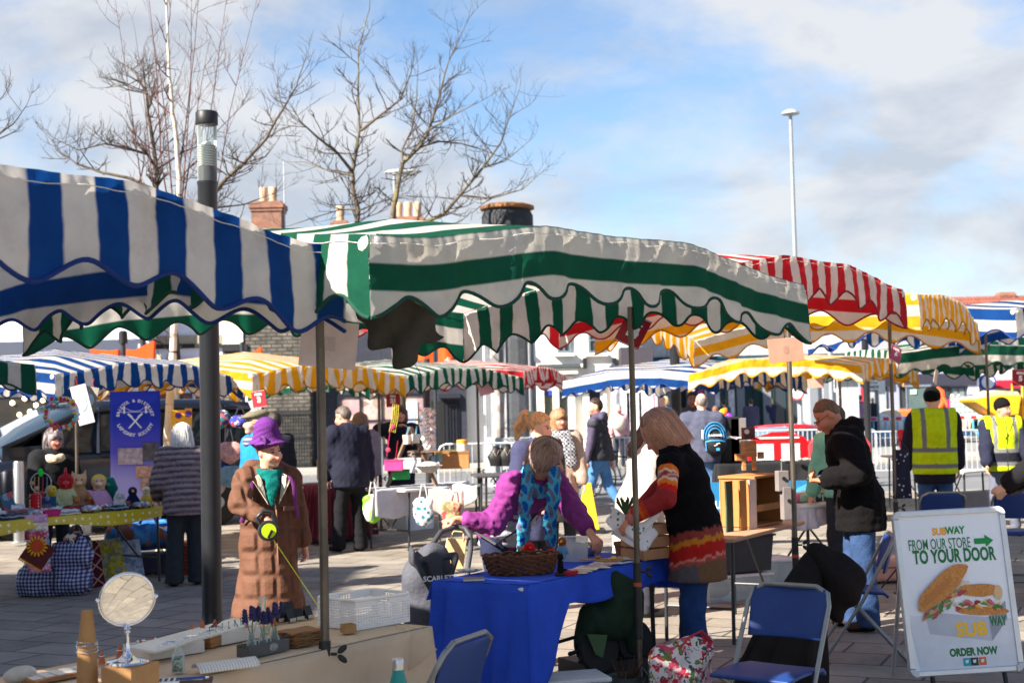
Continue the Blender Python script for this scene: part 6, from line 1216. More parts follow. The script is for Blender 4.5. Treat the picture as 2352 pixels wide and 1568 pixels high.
fc=V((*FRc,.745));b=MB();nn=[at(912,1432,5.80),at(1003,1490,5.72),at(968,1520,5.70),at(905,1560,5.72),at(905,1490,5.76)];o_=nn[0].copy();b.prism([p-o_ for p in nn],(.8,.5,0),.002);q_=b.build('paper_flap',kraft_paper,label='loose corner of kraft paper lifting at the table end',cat='paper');q_.location=o_
ZT=.757
def on(px,py,z=ZT):return gp(px,py,z)
mp_=on(300,1590);mbz=.848
o=thing('card_box','kraft box carrying the round chrome mirror','box',(mp_.x,mp_.y,ZT),rzc+.25);b=MB();b.box((0,0,(mbz-ZT)/2),(.150,.115,mbz-ZT));b.build('box',kraft,o,bevel=.002);b=MB();b.box((0,0,mbz-ZT+.0015),(.151,.003,.001));b.build('lid_seam',cm((130,92,56)),o)
m0=V((mp_.x-.012,mp_.y+.01,mbz));o=thing('vanity_mirror','round chrome vanity mirror on a slim stand','mirror',m0,R(26))
b=MB();b.lathe([(.066,0),(.068,.004),(.064,.010),(.03,.017),(.014,.030),(.012,.036)],32);b.build('base',chrome,o,smooth=40)
b=MB();b.lathe([(.012,.034),(.008,.04),(.010,.045),(.0075,.05),(.0075,.095),(.010,.10),(.0085,.105),(.012,.112),(.007,.118),(.004,.128)],18);b.build('stem',chrome,o,smooth=40)
T=Matrix.Translation((0,0,.208))@Matrix.Rotation(R(12),4,'X')@Matrix.Rotation(R(90),4,'X')
b=MB();b.tube([T@V((.083*math.cos(a),.083*math.sin(a),0))for a in np.linspace(0,6.2832,49)],.0058,10);b.build('rim',chrome,o,smooth=60)
b=MB();b.grid(lambda u,v:T@V((.080*v*math.cos(u*6.2832),.080*v*math.sin(u*6.2832),.006-.010*(1-v*v))),40,10);b.build('mirror_glass',mat('mirror_silver',(.86,.85,.80),.015,1,0),o,smooth=180)
b=MB();b.tube([T@V((.091*math.cos(a),.091*math.sin(a),0))for a in np.linspace(math.pi,2*math.pi,24)],.0035,8);b.ell(tuple(T@V((.092,0,0))),(.008,.006,.008));b.ell(tuple(T@V((-.092,0,0))),(.008,.006,.008));b.build('yoke',chrome,o,smooth=60)
cp=on(201,1588);o=thing('card_cone_stack','tall stacked brown card cones wearing silver bangles','bangle display',(cp.x,cp.y,ZT));s_=cp.y/F;hh=(1588-1404)*s_
b=MB();b.lathe([(.0345,0),(.033,hh*.18)],28);b.build('cone',kraft,o,smooth=30);b=MB();b.lathe([(.0325,hh*.175),(.034,hh*.178),(.0295,hh*.56),(.018,hh),(.0165,hh)],28);b.build('cone',kraft,o,smooth=30)
for k in range(5):b=MB();zz_=hh*(.50+.035*k*(1 if k<3 else .8));b.tube([(.034*math.cos(a),.034*math.sin(a),zz_+.003*math.sin(a*(1+k%2)+k))for a in np.linspace(0,6.283,32)],.0011,5);b.build('bangle',chrome,o,smooth=60)
sp_=on(45,1566);b=MB();b.ell((0,0,0),(.055,.038,.027),nu=28,nv=18);o=b.build('pebble',mat('grey_pebble',rough=.6,var=.15,scale=30,nodes=lambda n,A,K,s,m_:_bark(n,A,K,m_,lin((186,180,168)),lin((226,222,212)),.62,(3,18,18))),smooth=180,label='smooth grey veined pebble at the table corner',cat='stone');o.location=(sp_.x,sp_.y,ZT+.027);o.rotation_euler=(0,-.15,.5)
def ring_cone(label,px,py,h,z=ZT,ring=True):
 p=on(px,py,z);o=thing('ring_cone',label,'ring holder',(p.x,p.y,z),0,'terracotta ring cones');b=MB();b.lathe([(h*.27,0),(h*.25,h*.1),(h*.08,h*.93),(h*.03,h)],18);b.build('cone',terra,o,smooth=40)
 if ring:b=MB();b.tube([(h*.17*math.cos(a),h*.17*math.sin(a),h*.56)for a in np.linspace(0,6.283,20)],h*.035,6);b.build('ring',chrome,o,smooth=60)
ring_cone('terracotta ring cone left of the three between the white trays',441,1470,.062,.775);ring_cone('middle one of the three terracotta ring cones between the white trays',465,1466,.072,.775);ring_cone('terracotta ring cone against the far white tray',494,1463,.07,.775)
ring_cone('terracotta ring cone half hidden by the mirror stand',275,1512,.055);ring_cone('small terracotta ring cone beside the stacked card cones',234,1524,.05);ring_cone('terracotta ring cone behind the green glass bottle',616,1430,.07);ring_cone('ringless terracotta cone behind the lavender',628,1432,.055,ring=False)
def tray(label,pts,hgt):
 P=[on(*p,ZT+.02)for p in pts];c=sum(P,V((0,0,0)))/4;u=(P[1]-P[0]+P[2]-P[3])/2;v=(P[3]-P[0]+P[2]-P[1])/2;rz=math.atan2(u.y,u.x);L_,W_=u.length,v.length
 o=thing('ring_tray',label,'ring tray',(c.x,c.y,ZT),rz,'white ring trays');b=MB();b.box((0,0,hgt*.3),(L_-.012,W_-.012,hgt*.6))
 for q in(-1,1):b.box((q*(L_/2-.004),0,hgt/2),(.008,W_,hgt));b.box((0,q*(W_/2-.004),hgt/2),(L_-.018,.008,hgt))
 b.build('box',mat('ivory_velvet',lin((222,214,200)),.95,var=.08,bump=.2,bscale=120),o)
 pd_=MB()
 for i in range(6):pd_.tube([(-L_/2+.02+i*(L_-.04)/5,-W_/2+.012,hgt*.66),(-L_/2+.02+i*(L_-.04)/5,W_/2-.012,hgt*.66)],.008,8)
 pd_.build('ring_rolls',mat('ivory_velvet'),o,smooth=60)
 for i in range(26):r=MB();x,y=(random.uniform(-.5,.5)*(L_-.05),random.uniform(-.5,.5)*(W_-.05));r.tube([(x+.010*math.cos(a),y,hgt*.72+.010*math.sin(a)+.008)for a in np.linspace(0,6.283,11)],.0022,5);r.ell((x,y,hgt*.72+.019),(.0055,.005,.0045),nu=6,nv=4);r.build('ring',chrome if i%4 else cm((190,110,80),metal=.7,rough=.3),o,smooth=60)
tray('nearer white velvet tray of silver rings',((302,1492),(366,1507),(449,1480),(388,1472)),.042);tray('further white velvet tray of silver rings',((474,1462),(535,1472),(575,1448),(520,1446)),.046)
p0,p1_=on(330,1524),on(560,1456);d_=p1_-p0;rz_=math.atan2(d_.y,d_.x);o=thing('necklace_board','long white necklace board with nails on a wooden block','display board',((p0.x+p1_.x)/2,(p0.y+p1_.y)/2,ZT),rz_)
b=MB();b.box((0,.0,.052),(d_.length*1.05,.12,.010),rx=.10);b.build('board',cm((226,220,208)),o,bevel=.002);b=MB();b.prism([(.02,-.052,0),(d_.length*.48,-.052,0),(d_.length*.48,-.052,.044),(0.01,-.052,.040)],(0,1,0),.10);b.build('wood_block',oak,o,bevel=.002)
for i in range(9):b=MB();x=.02+i*.045;b.tube([(x,-.045,.05),(x,-.045,.078)],.0012,5);b.lathe([(.0035,.077),(.0035,.079)],8,Matrix.Translation((x,-.045,0)));b.build('nail',dark_metal,o)
for i in range(10):b=MB();x=-d_.length*.45+i*.045;b.tube([(x,-.03+.01*(i%3),.059),(x+.015,-.04,.060),(x+.02,-.02,.060)],.0022,5);b.ell((x+.01,-.045,.06),(.006,.004,.002),nu=8,nv=4);b.build('earring',chrome,o,smooth=60)
b=MB();b.tube([(.20,-.045,.075),(.215,-.058,.04),(.225,-.062,.02)],.0018,5);b.ell((.228,-.064,.012),(.008,.003,.011));b.build('pendant',cm((60,96,86)),o,smooth=60)
b=MB();b.prism([(.12,.02,.06),(.17,.02,.06),(.19,-.01,.085),(.14,-.01,.085)],(0,1,0),.002);b.build('dark_card',black_pl,o)
def bottle(label,px,py,h,r,z=ZT,fill=None,square=False,tint=None,neck=.42):
 p=on(px,py,z);o=thing('glass_bottle',label,'bottle',(p.x,p.y,z));g_=tint or mat_glass;n=4 if square else 22
 b=MB();b.lathe([(r*.92,0),(r,h*.02),(r,h*.52),(r*.9,h*.60),(r*neck,h*.70),(r*neck,h*.90),(r*neck*1.22,h*.91),(r*neck*1.22,h*.98),(r*neck*.9,h)],n,Matrix.Rotation(R(45 if square else 0),4,'Z'),cap=False);b.build('glass',g_,o,smooth=35 if square else 50)
 if fill:
  for i in range(34):
   b=MB();a=random.uniform(0,6.28);q=r*.52*math.sqrt(random.random());b.ell((q*math.cos(a),q*math.sin(a),h*(.04+.44*i/34)),(r*.30,r*.26,r*.15),Matrix.Rotation(i,4,'X')@Matrix.Rotation(i*2.,4,'Z'),7,5);b.build('sea_glass',cm(random.choice(((120,160,120),(196,214,196),(70,110,70),(150,180,180),(84,96,60))),rough=.3),o)
 return o
bottle('small square bottle filled with green sea glass',410,1543,.108,.026,fill=1,square=True,neck=.5);bottle('pale green old glass bottle behind the lavender caddy',604,1452,.145,.030,tint=mat('green_bottle_glass',(.62,.82,.72),.05,glass=True,alpha=.16,var=0))
c0,c1=on(556,1512),on(648,1492);d_=c1-c0;o=thing('lavender_caddy','grey wooden caddy holding three little bottles of lavender','caddy',((c0.x+c1.x)/2,(c0.y+c1.y)/2+.02,ZT),math.atan2(d_.y,d_.x));L_=d_.length;gw=mat('grey_washed_wood',lin((88,86,84)),.8,var=.2,scale=14)
b=MB();b.box((0,-.03,.022),(L_,.006,.044));b.box((0,.03,.022),(L_,.006,.044));b.box((-L_/2+.003,0,.022),(.006,.054,.044));b.box((L_/2-.003,0,.022),(.006,.054,.044));b.box((0,0,.003),(L_-.014,.052,.006));b.build('caddy_box',gw,o)
b=MB();b.lathe([(.018,0),(.018,.001)],24,Matrix.Translation((.02,-.0332,.024))@Matrix.Rotation(R(90),4,'X')@Matrix.Diagonal((1.2,.8,1,1)));b.build('worn_stamp',cm((150,148,144),var=.5,scale=90),o)
for q in(-1,1):b=MB();b.tube([(q*(L_/2+.001),-.012,.036),(q*(L_/2+.016),-.006,.058),(q*(L_/2+.016),.006,.058),(q*(L_/2+.001),.012,.036)],.0014,5);b.build('wire_handle',dark_metal,o)
lav=mat('lavender_florets',lin((58,54,98)),.9,var=.4,scale=90);stem_m=cm((84,104,60))
for i in range(3):
 x=(i-1)*L_*.29;b=MB();b.lathe([(.019,.007),(.019,.05),(.012,.062),(.010,.078),(.012,.080)],16,Matrix.Translation((x,0,0)),cap=False);b.build('bottle',mat_glass,o,smooth=50)
 for k in range(6):
  s_=MB();ex,ey=x+.020*(k-2.5)*.6,.016*math.sin(k*2.);zt=.128+.030*wob(k,i);s_.tube([(x,0,.02),(x+.004*(k-2),0,.08),(ex,ey,zt)],.0012,4);so_=s_.build('stem',stem_m,o);f_=MB()
  for j in range(26):a=j*2.4;t_=j/26;rr=.0085*(1-.55*t_);f_.ell((ex+rr*math.cos(a),ey+rr*math.sin(a),zt-.022+.044*t_),(.0052,.0052,.0042),nu=5,nv=4)
  f_.build('flower',lav,so_)
kb=on(686,1478);random.seed(5)
for i in range(9):
 o=thing('gift_bag',['%s flat kraft gift bag in the pile by the lavender'%w_ for w_ in('undermost','second lowest','third lowest','fourth lowest','middle','fourth from top','third from top','second from top','topmost')][i],'paper bag',(kb.x+random.uniform(-.006,.006),kb.y+random.uniform(-.006,.006),ZT+.0062*i),rzc+random.uniform(-.12,.12),'pile of kraft gift bags');b=MB();b.grid(lambda u,v,i=i:((u-.5)*.165,(v-.5)*.115,.003+.002*math.sin(u*9+i)*math.cos(v*7+i*2)),10,8);b.build('paper',mat('crumpled_kraft',lin((150,104,62)),.85,var=.15,bump=.4,bscale=30),o,thick=.004)
 b=MB();b.tube([(.03,-.058,.004),(.0,-.072,.0),(-.03,-.066,.003),(-.045,-.058,.004)],.0013,5);b.build('string_handle',cm((140,112,76)),o)
for i,(px,py,h_)in enumerate(((648,1428,.05),(672,1428,.055),(690,1424,.05),(714,1420,.055),(668,1414,.062))):
 p=on(px,py);o=thing('earring_stand','black earring card stand, %s from the left'%('first','second','third','fourth','rearmost')[i]if i<4 else 'black earring card stand behind the other four','earring stand',(p.x,p.y,ZT),.7+.3*(i%2),'black earring stands');b=MB();b.prism([(-.022,0,0),(.022,0,0),(.022,.022,h_),(-.022,.022,h_)],(0,.9,-.3),.003);b.prism([(-.02,.03,0),(.02,.03,0),(.02,.022,h_*.9),(-.02,.022,h_*.9)],(0,1,0),.002);b.build('card',black_pl,o);b=MB();b.box((0,-.003,.01),(.036,.003,.014));b.build('lip',cm((196,188,176)),o)
n0,n1=on(450,1546),on(588,1528);d_=n1-n0;o=thing('notepad','lined white notepad with its pages curled over','notepad',((n0.x+n1.x)/2,(n0.y+n1.y)/2,ZT),math.atan2(d_.y,d_.x));L_=d_.length
b=MB();b.grid(lambda u,v:((u-.5)*L_,-.035+.075*v,.004+.026*math.sin(v*math.pi*.9)**.7),12,10);b.build('pages',mat('lined_paper',rough=.8,var=.04,nodes=lambda n,A,K,s,m_:plaid_lines(n,A,K,m_)),o,smooth=60,thick=.006)
q0=on(440,1556,ZT+.02);o=thing('ballpoint_pen','blue pen lying on the phone','pen',q0,rzc-.75);b=MB();b.tube([(-.05,0,0),(.045,0,0)],.0042,8);b.build('barrel',cm((28,66,150),rough=.35),o,smooth=60);b=MB();b.tube([(.045,0,0),(.056,0,0)],[.004,.002],8);b.build('tip',chrome,o)
q0=on(438,1566);o=thing('mobile_phone','mobile phone in brown case beside the notepad','phone',(q0.x,q0.y,ZT),rzc-.8);b=MB();b.box((0,0,.006),(.145,.072,.011));b.build('case',cm((88,62,56)),o,bevel=.004);b=MB();b.box((0,0,.012),(.132,.062,.001));b.build('screen',glass_dark,o)
q0=on(355,1576);o=thing('card_reader','white keypad card reader next to the kraft box','card reader',(q0.x+.02,q0.y,ZT),rzc-.8);b=MB();b.box((0,0,.012),(.12,.085,.018),rx=0);b.build('body',white_pl,o,bevel=.006)
for i in range(12):b=MB();b.ell((.0+.018*(i%4),-.022+.02*(i//4),.0215),(.0068,.0068,.0015),nu=10,nv=4);b.build('key',black_pl,o)
bp_=on(118,1556);o=thing('earring_board','pale wooden board of earrings on white cards','display board',(bp_.x+.02,bp_.y,ZT),rzc);b=MB();b.box((0,0,.008),(.24,.10,.014));b.build('board',oak,o,bevel=.003)
for i in range(5):b=MB();b.box((-.095+i*.047,.0,.018),(.04,.06,.002),rx=.12,rz=.1*(i%3));b.tube([(-.095+i*.047,-.02,.022),(-.09+i*.047,.0,.026),(-.1+i*.047,.015,.024)],.0012,4);b.build('card',cm((228,224,216)),o)
b_=on(800,1452);o=thing('gift_box','tiny open kraft box in front of the white basket','box',(b_.x,b_.y,ZT),.5);b=MB();b.box((0,0,.010),(.052,.05,.02));b.build('base',kraft,o);b=MB()
for x,y,sx,sy in((0,-.022,.05,.003),(0,.022,.05,.003),(-.0235,0,.003,.047),(.0235,0,.003,.047)):b.box((x,y,.026),(sx,sy,.018))
b.build('walls',kraft,o)
k0=on(846,1440);o=thing('plastic_basket','white perforated plastic basket at the end of the kraft paper','basket',(k0.x-.03,k0.y+.12,ZT),rzc-.12);wb_,db_,hb_=.30,.235,.118
def perf(n,A,K,src,mpn):return None
b=MB()
for fx,ax_ in((-1,0),(1,0),(-1,1),(1,1)):
 ln_,off=(wb_,db_/2)if ax_==0 else(db_,wb_/2);cnt=int(ln_/.0145);rows=8
 for k in range(cnt+1):
  x=-ln_/2+ln_*k/cnt
  for z0,z1 in((.0,hb_),):
   f_=1+.09*.5;pz=(z0+z1)/2;c_=(x,fx*off,pz)if ax_==0 else(fx*off,x,pz);b.box(c_,(.0045,.003,z1-z0)if ax_==0 else(.003,.0045,z1-z0))
 for r_ in range(rows+1):
  z=.004+r_*(hb_-.03)/rows;c_=(0,fx*off,z)if ax_==0 else(fx*off,0,z);b.box(c_,(ln_,.0026,.0055 if r_ else .012)if ax_==0 else(.0026,ln_,.0055 if r_ else .012))
 z=hb_-.012
 for q in(-1,1):c_=(q*ln_*.31,fx*off,z)if ax_==0 else(fx*off,q*ln_*.31,z);b.box(c_,(ln_*.38,.0032,.03)if ax_==0 else(.0032,ln_*.38,.03))
b.box((0,0,.002),(wb_,db_,.004));b.build('mesh_walls',white_pl,o);b=MB()
rc=[(sx*(wb_/2+.006-.03)+.03*math.cos(a),sy*(db_/2+.006-.03)+.03*math.sin(a),hb_)for sx,sy,a0 in((1,1,0),(-1,1,1.571),(-1,-1,3.142),(1,-1,4.712))for a in np.linspace(a0,a0+1.571,6)];b.tube(rc+[rc[0]],.0065,8);b.build('rim',white_pl,o,smooth=60)
t0=at(915,1568,4.75);o=thing('camp_stool','low grey camp stool under the teal bottle','stool',(t0.x,t0.y+.02,0));b=MB();b.box((0,0,.56),(.3,.3,.03));b.build('seat',cm((90,92,96)),o,bevel=.01)
for sx in(-.12,.12):b=MB();b.tube([(sx,-.12,.55),(sx,.12,0)],.012,6);b.tube([(sx,.12,.55),(sx,-.12,0)],.012,6);b.build('legs',galv,o)
zt_=1.63-(1503-949)*4.75/F;o=thing('water_bottle','teal metal water bottle with steel cap at the lower edge','bottle',(t0.x,t0.y,zt_-.262));b=MB();b.lathe([(.033,0),(.0355,.006),(.0355,.13),(.033,.165),(.024,.20),(.019,.222),(.0185,.228)],28);b.build('body',cm((26,128,122),rough=.35),o,smooth=50);b=MB();b.lathe([(.0195,.226),(.0205,.230),(.0205,.256),(.018,.262),(.004,.262)],24);b.build('cap',steel,o,smooth=40)
# ---------------- blue clothed table ----------------
A2,B2,C2=np.array((-.43,7.55)),np.array((.043,7.28)),np.array((.93,8.58));D2=A2+(C2-B2)
ad=(A2-B2)/np.linalg.norm(A2-B2);o,TP2,rz2=table('folding table under the blue cloth',B2,C2,ad,np.linalg.norm(A2-B2),.733,white_pl)
royal=mat('royal_blue_cloth',lin((34,76,196)),.9,var=.12,scale=5,bump=.3,bscale=26,sheen=.15,trans=.06)
def bd(e,t):
 if e==0:return .64-.49*t/.22 if t<.22 else .15+.015*math.sin(t*20)
 if e==1:return .20
 return .10 if e==2 else .64+.02*math.sin(t*7)*(1-t)
cloth('bright royal blue cloth hanging to one side over the toy table',TP2,.733,bd,royal,seed=1,fold=.020,nf=2,n=48)
Z2=.744
def on2(px,py):return gp(px,py,Z2)
def basket(label,p,rx_,ry_,h,rz,m=wick,name='wicker_basket'):
 o=thing(name,label,'basket',p,rz);b=MB();n=30
 for k in range(9):
  z=h*k/8;f=.80+.20*(k/8)**.8;b.tube([(rx_*f*math.cos(a)+.003*math.sin(a*n/2+k*math.pi),ry_*f*math.sin(a)+.003*math.cos(a*n/2+k*math.pi),z+.004*math.sin(a*n/2+k*math.pi)+.006)for a in np.linspace(0,6.2832,n*2+1)],h*.075,5)
 b.build('weave',m,o,smooth=60);b=MB()
 for i in range(n):a=6.2832*i/n;b.tube([(rx_*.78*math.cos(a),ry_*.78*math.sin(a),0),(rx_*math.cos(a),ry_*math.sin(a),h*1.03)],.0035,4)
 b.build('stakes',m,o);b=MB();b.lathe([(rx_*.78,.003),(rx_*.78,.008)],24,Matrix.Diagonal((1,ry_/rx_,1,1)));b.build('base',m,o);return o
wbp=on2(1192,1322);wbp.y+=.12;basket('dark wicker basket of red knitted toys on the blue cloth',(wbp.x+.015,wbp.y,Z2),.215,.13,.098,.25)
def toy(label,p,col,hcol,sc,kind='bear',rz=0.,name='soft_toy',group='soft toys'):
 o=thing(name,label,'soft toy',p,rz,group);s=sc;b=Vol(.02*s/.2);b.ell((0,0,.32*s),(.20*s,.17*s,.30*s)).ell((0,-.02*s,.76*s),(.20*s,.19*s,.20*s))
 for q in(-1,1):b.cone((q*.15*s,-.02*s,.48*s),(q*.30*s,-.14*s,.25*s),.075*s,.06*s).cone((q*.11*s,-.06*s,.10*s),(q*.17*s,-.34*s,.05*s),.09*s,.075*s)
 if kind in('bear','cat'):
  for q in(-1,1):b.cone((q*.13*s,0,.88*s),(q*.19*s,0,(1.0 if kind=='bear' else 1.10)*s),.07*s,(.05 if kind=='bear' else .012)*s)
 if kind in('dog',):
  for q in(-1,1):b.cone((q*.16*s,0,.86*s),(q*.26*s,.0,.58*s),.07*s,.08*s)
 soft('body',b,max(.008,s*.035),knit_attr,o,lambda v:np.where((v[:,2]>.57*s)[:,None],lin(hcol),lin(col)))
 if kind=='bird':n_=MB();n_.tube([(0,-.18*s,.78*s),(0,-.36*s,.72*s)],[.07*s,.01*s],8);n_.build('beak',cm((226,150,40)),o,smooth=60)
 else:n_=MB();n_.ell((0,-.20*s,.72*s),(.085*s,.06*s,.06*s));n_.build('muzzle',cm(tuple(min(255,c+30)for c in hcol)),o,smooth=180)
 for q in(-1,1):e=MB();e.ell((q*.075*s,-.185*s,.82*s),(.022*s,.02*s,.022*s),nu=8,nv=6);e.build('eye',black_pl,o,smooth=180)
 if kind=='doll':h_=Vol(.01);h_.ell((0,.03*s,.80*s),(.225*s,.20*s,.21*s));soft('hair',h_,max(.008,s*.04),knit_attr,o,np.array(lin((226,190,70))),lambda P,D:np.maximum(D,np.minimum(.80*s-P[...,2],P[...,1]*-1-.0*s)*1.0))
 if kind=='rooster':c_=MB();c_.ell((0,0,1.0*s),(.04*s,.13*s,.11*s));c_.ell((0,-.2*s,.62*s),(.03*s,.04*s,.07*s));c_.build('comb',cm((190,30,44)),o,smooth=180)
 return o
zb_=Z2+.055
for(px,py,Y,col,hc,sc,kd,rz,lab)in((1216,1270,7.95,(196,26,30),(206,24,28),.115,'dog',.3,'bright red knitted toy with drooping ears in the wicker basket'),(1266,1278,8.02,(200,24,28),(206,22,26),.10,'dog',-.4,'smaller red knitted toy at the right of the wicker basket'),(1196,1272,8.05,(150,116,96),(160,124,100),.10,'bear',0,'beige knitted bear between the red toys'),(1238,1276,8.1,(196,170,150),(206,178,156),.09,'bear',.2,'cream knitted bear behind the red toys'),(1292,1262,8.15,(96,140,180),(140,70,36),.13,'bird',-.3,'robin shaped toy in blue on the basket rim'),(1166,1290,8.0,(150,40,40),(206,190,150),.08,'bird',.5,'tiny hen toy at the left of the wicker basket')):
 q=at(px,py,Y);toy(lab,(q.x,q.y,q.z-.05),col,hc,sc,kd,rz)
q=at(1288,1328,7.62);b=Vol(.006);b.cone((0,0,.02),(0,0,.075),.02,.014).ell((0,-.004,.10),(.017,.016,.016)).cone((-.008,0,.112),(-.012,0,.128),.006,.002).cone((.008,0,.112),(.012,0,.128),.006,.002).chain([(.0,.015,.02),(.03,.02,.03),(.045,.02,.012)],[.007,.006,.005]);o=thing('black_cat_figure','little black crocheted cat in front of the basket','ornament',(q.x,q.y,Z2),.2);soft('figure',b,.005,knit_attr,o,np.array(lin((18,16,18))));k_=MB();k_.ell((0,0,.008),(.035,.028,.008));k_.build('stand',black_pl,o,smooth=180)
o=thing('sketch_pad','small grey sketch pad at the near edge of the blue cloth','notebook',on2(1088,1332),rz2-.9);b=MB();b.box((0,0,.006),(.11,.075,.010));b.build('pages',cm((206,200,192)),o);b=MB();b.box((0,0,.0125),(.112,.077,.002));b.build('cover',cm((120,112,104)),o)
o=thing('shell_dish','pale scalloped dish of trinkets beside the trolley','dish',on2(1078,1316),0);b=MB();b.grid(lambda u,v:((.07+.006*math.cos(u*62.8))*v*math.cos(u*6.283),(.05+.004*math.cos(u*62.8))*v*math.sin(u*6.283),.004+.018*v*v),60,5);b.build('dish',cm((226,222,216)),o,smooth=60,thick=.002)
for i in range(5):b=MB();b.ell((-.03+.017*i,.01*math.sin(i*2),.016),(.010,.008,.007),nu=8,nv=6);b.build('trinket',cm(((206,60,50),(230,220,200),(120,60,120),(226,190,90),(80,110,170))[i]),o,smooth=180)
o=thing('acrylic_sign','clear acrylic sign holder leaning behind the robin toy','sign holder',at(1322,1290,8.35),R(-14));b=MB();b.box((0,0,.075),(.15,.004,.15),rx=-.2);b.build('panel',mat('frosted_acrylic',(.6,.58,.62),.3,glass=True,alpha=.45),o);b=MB();b.box((0,0,.15),(.155,.012,.006));b.build('edge',cm((220,218,222)),o)
random.seed(11)
for i in range(14):
 t_=i/13;p=on2(1318+t_*140,1318-t_*36+random.uniform(-3,3));o=thing('greeting_card',['greeting card %s in the fan along the table edge'%w_ for w_ in('nearest','second','third','fourth','fifth','sixth','seventh','eighth','ninth','tenth','eleventh','twelfth','thirteenth','furthest')][i],'card',(p.x,p.y+.04,Z2+.003+.0025*(i%5)),random.uniform(-.6,.9),'greeting cards on the blue cloth')
 b=MB();b.box((0,0,0),(.135,.10,.002));b.build('sheet',cm(random.choice(((226,220,218),(206,190,186),(196,204,220),(214,196,172),(232,228,222)))),o);b=MB();b.box((0,0,.0016),(.09,.06,.001));b.build('picture',cm(random.choice(((206,160,120),(150,130,140),(120,150,180),(206,120,60),(176,150,150)))),o)
for px,py,c,lab in((1366,1290,(170,120,70),'brown card envelope among the cards'),(1402,1292,(230,190,60),'card with a yellow chick on top')):
 p=on2(px,py);o=thing('card_packet',lab,'card',(p.x,p.y,Z2+.016),.3);b=MB();b.box((0,0,0),(.16,.05,.006));b.build('packet',kraft,o);b=MB();b.ell((.02,0,.012),(.02,.012,.010));b.build('chick',cm(c),o,smooth=180)
o=thing('trinket_box','small shallow red box at the cloth edge','box',on2(1302,1320),.2);b=MB();b.prism([(-.05,-.02,0),(.05,-.02,0),(.06,-.03,.022),(-.06,-.03,.022)],(0,1,0),.05);b.build('box',cm((170,22,44)),o)
for i,px in enumerate((1328,1352)):p=on2(px,1274);o=thing('glass_bowl',('left','right')[i]+' one of two silvery glass bowls under the reaching hand','bowl',p,0);b=MB();b.lathe([(.03,0),(.055,.02),(.07,.05),(.065,.065),(.05,.05),(.03,.015)],18);b.build('bowl',mat('lustre_glass',(.55,.52,.48),.15,.6),o,smooth=50);b=MB();b.ell((0,0,.055),(.045,.04,.025));b.build('contents',cm((206,190,160),bump=.8,bscale=50),o,smooth=180)
cr=gp(1492,1284,Z2);o=thing('wooden_crate','pale wooden crate at the far end of the blue table','crate',(cr.x,cr.y+.06,Z2),rz2-.35);b=MB()
for y in(-.10,.10):
 for z in(.035,.105,.175):b.box((0,y,z),(.25,.010,.058))
for x in(-.12,.12):
 for z in(.035,.105,.175):b.box((x,0,z),(.010,.19,.058))
b.box((0,0,.008),(.235,.19,.008));b.build('slats',mat('pine_slats',lin((176,130,92)),.8,var=.2,scale=12),o);b=MB()
for x in(-.105,.105):
 for y in(-.085,.085):b.box((x,y,.10),(.018,.018,.2))
b.build('corner_posts',mat('pine_slats'),o)
for i,(px,py)in enumerate(((1428,1278),(1442,1270))):p=on2(px,py);o=thing('terracotta_pot',('upright','tipped')[i]+' brown flower pot beside the wooden crate','flower pot',(p.x,p.y,Z2+(.035 if i else 0)),0,ry=1.2*i);b=MB();b.lathe([(.032,0),(.042,.07),(.048,.07),(.048,.09),(.042,.09),(.028,.01)],20);b.build('pot',cm((136,84,60)),o,smooth=40);b=MB();b.lathe([(.04,.078),(.002,.08)],16);b.build('soil',cm((50,38,30)),o)
w0=V(p3[:]+(0,));wq=at(1455,1200,8.15);o=thing('floral_paper_wrap','green and white floral tissue wrap held by the blonde woman','wrapping paper',wq,.3);b=MB();b.grid(lambda u,v:((u-.5)*.30+.02*math.sin(v*9),.05*math.sin(u*8)*v,.05-.16*v+.05*math.cos(u*5)),18,14);b.build('paper',mat('leaf_print_paper',rough=.8,nodes=dots(lin((222,216,218)),lin((70,130,110)),26,.22,1.)),o,smooth=60,thick=.002);b=MB()
for i in range(24):a=i*2.4;b.tube([(-.05,0,.05),(-.05+.05*math.cos(a),.04*math.sin(a),.12+.03*wob(i))],.004,4)
b.build('greenery',cm((60,84,50)),o)
gb=at(1400,1420,7.95);b=Vol(.04);b.ell((0,0,.0),(.17,.12,.12)).ell((.06,0,.12),(.10,.08,.12)).cone((-.10,0,0),(-.19,-.02,-.10),.09,.03).cone((.1,0,.1),(.14,-.02,-.16),.10,.05).cone((.05,.0,.16),(.04,0,.25),.05,.02);o=thing('waxed_cover','dark green waxed cover slung from the blue table edge','cover',gb,.3);soft('cover',b,.012,cloth_attr,o,np.array(lin((30,48,36))),lambda P,D:D+wrinkle(P,.022,.11,31));b=MB();b.prism([(-.17,-.10,-.06),(-.06,-.12,-.07),(-.09,-.12,-.19),(-.13,-.11,-.17)],(0,1,0),.012);b.build('flap',cm((60,84,52)),o)
bg_=at(1370,1470,8.1);o=thing('folded_buggy','black wheeled trolley parked under the blue table','trolley',(bg_.x,bg_.y,0),.5);
for i,(x,y)in enumerate(((-.10,-.18),(-.02,.0),(.22,-.05),(.28,.12))):
 b=MB();T=Matrix.Translation((x,y,.30 if i<9 else 0))@Matrix.Rotation(R(80),4,'X');b.lathe([(.075,-.02),(.118,-.022),(.125,-.012),(.125,.012),(.118,.022),(.075,.02)],26,T);wo=b.build('wheel',mat('tyre_rubber'),o,smooth=40);b=MB();b.lathe([(.02,-.022),(.02,.022)],12,T)
 for k in range(6):a=k*1.047;b.tube([T@V((0,0,0)),T@V((.08*math.cos(a),.08*math.sin(a),0))],.008,5)
 b.build('hub',cm((70,68,68)),wo)
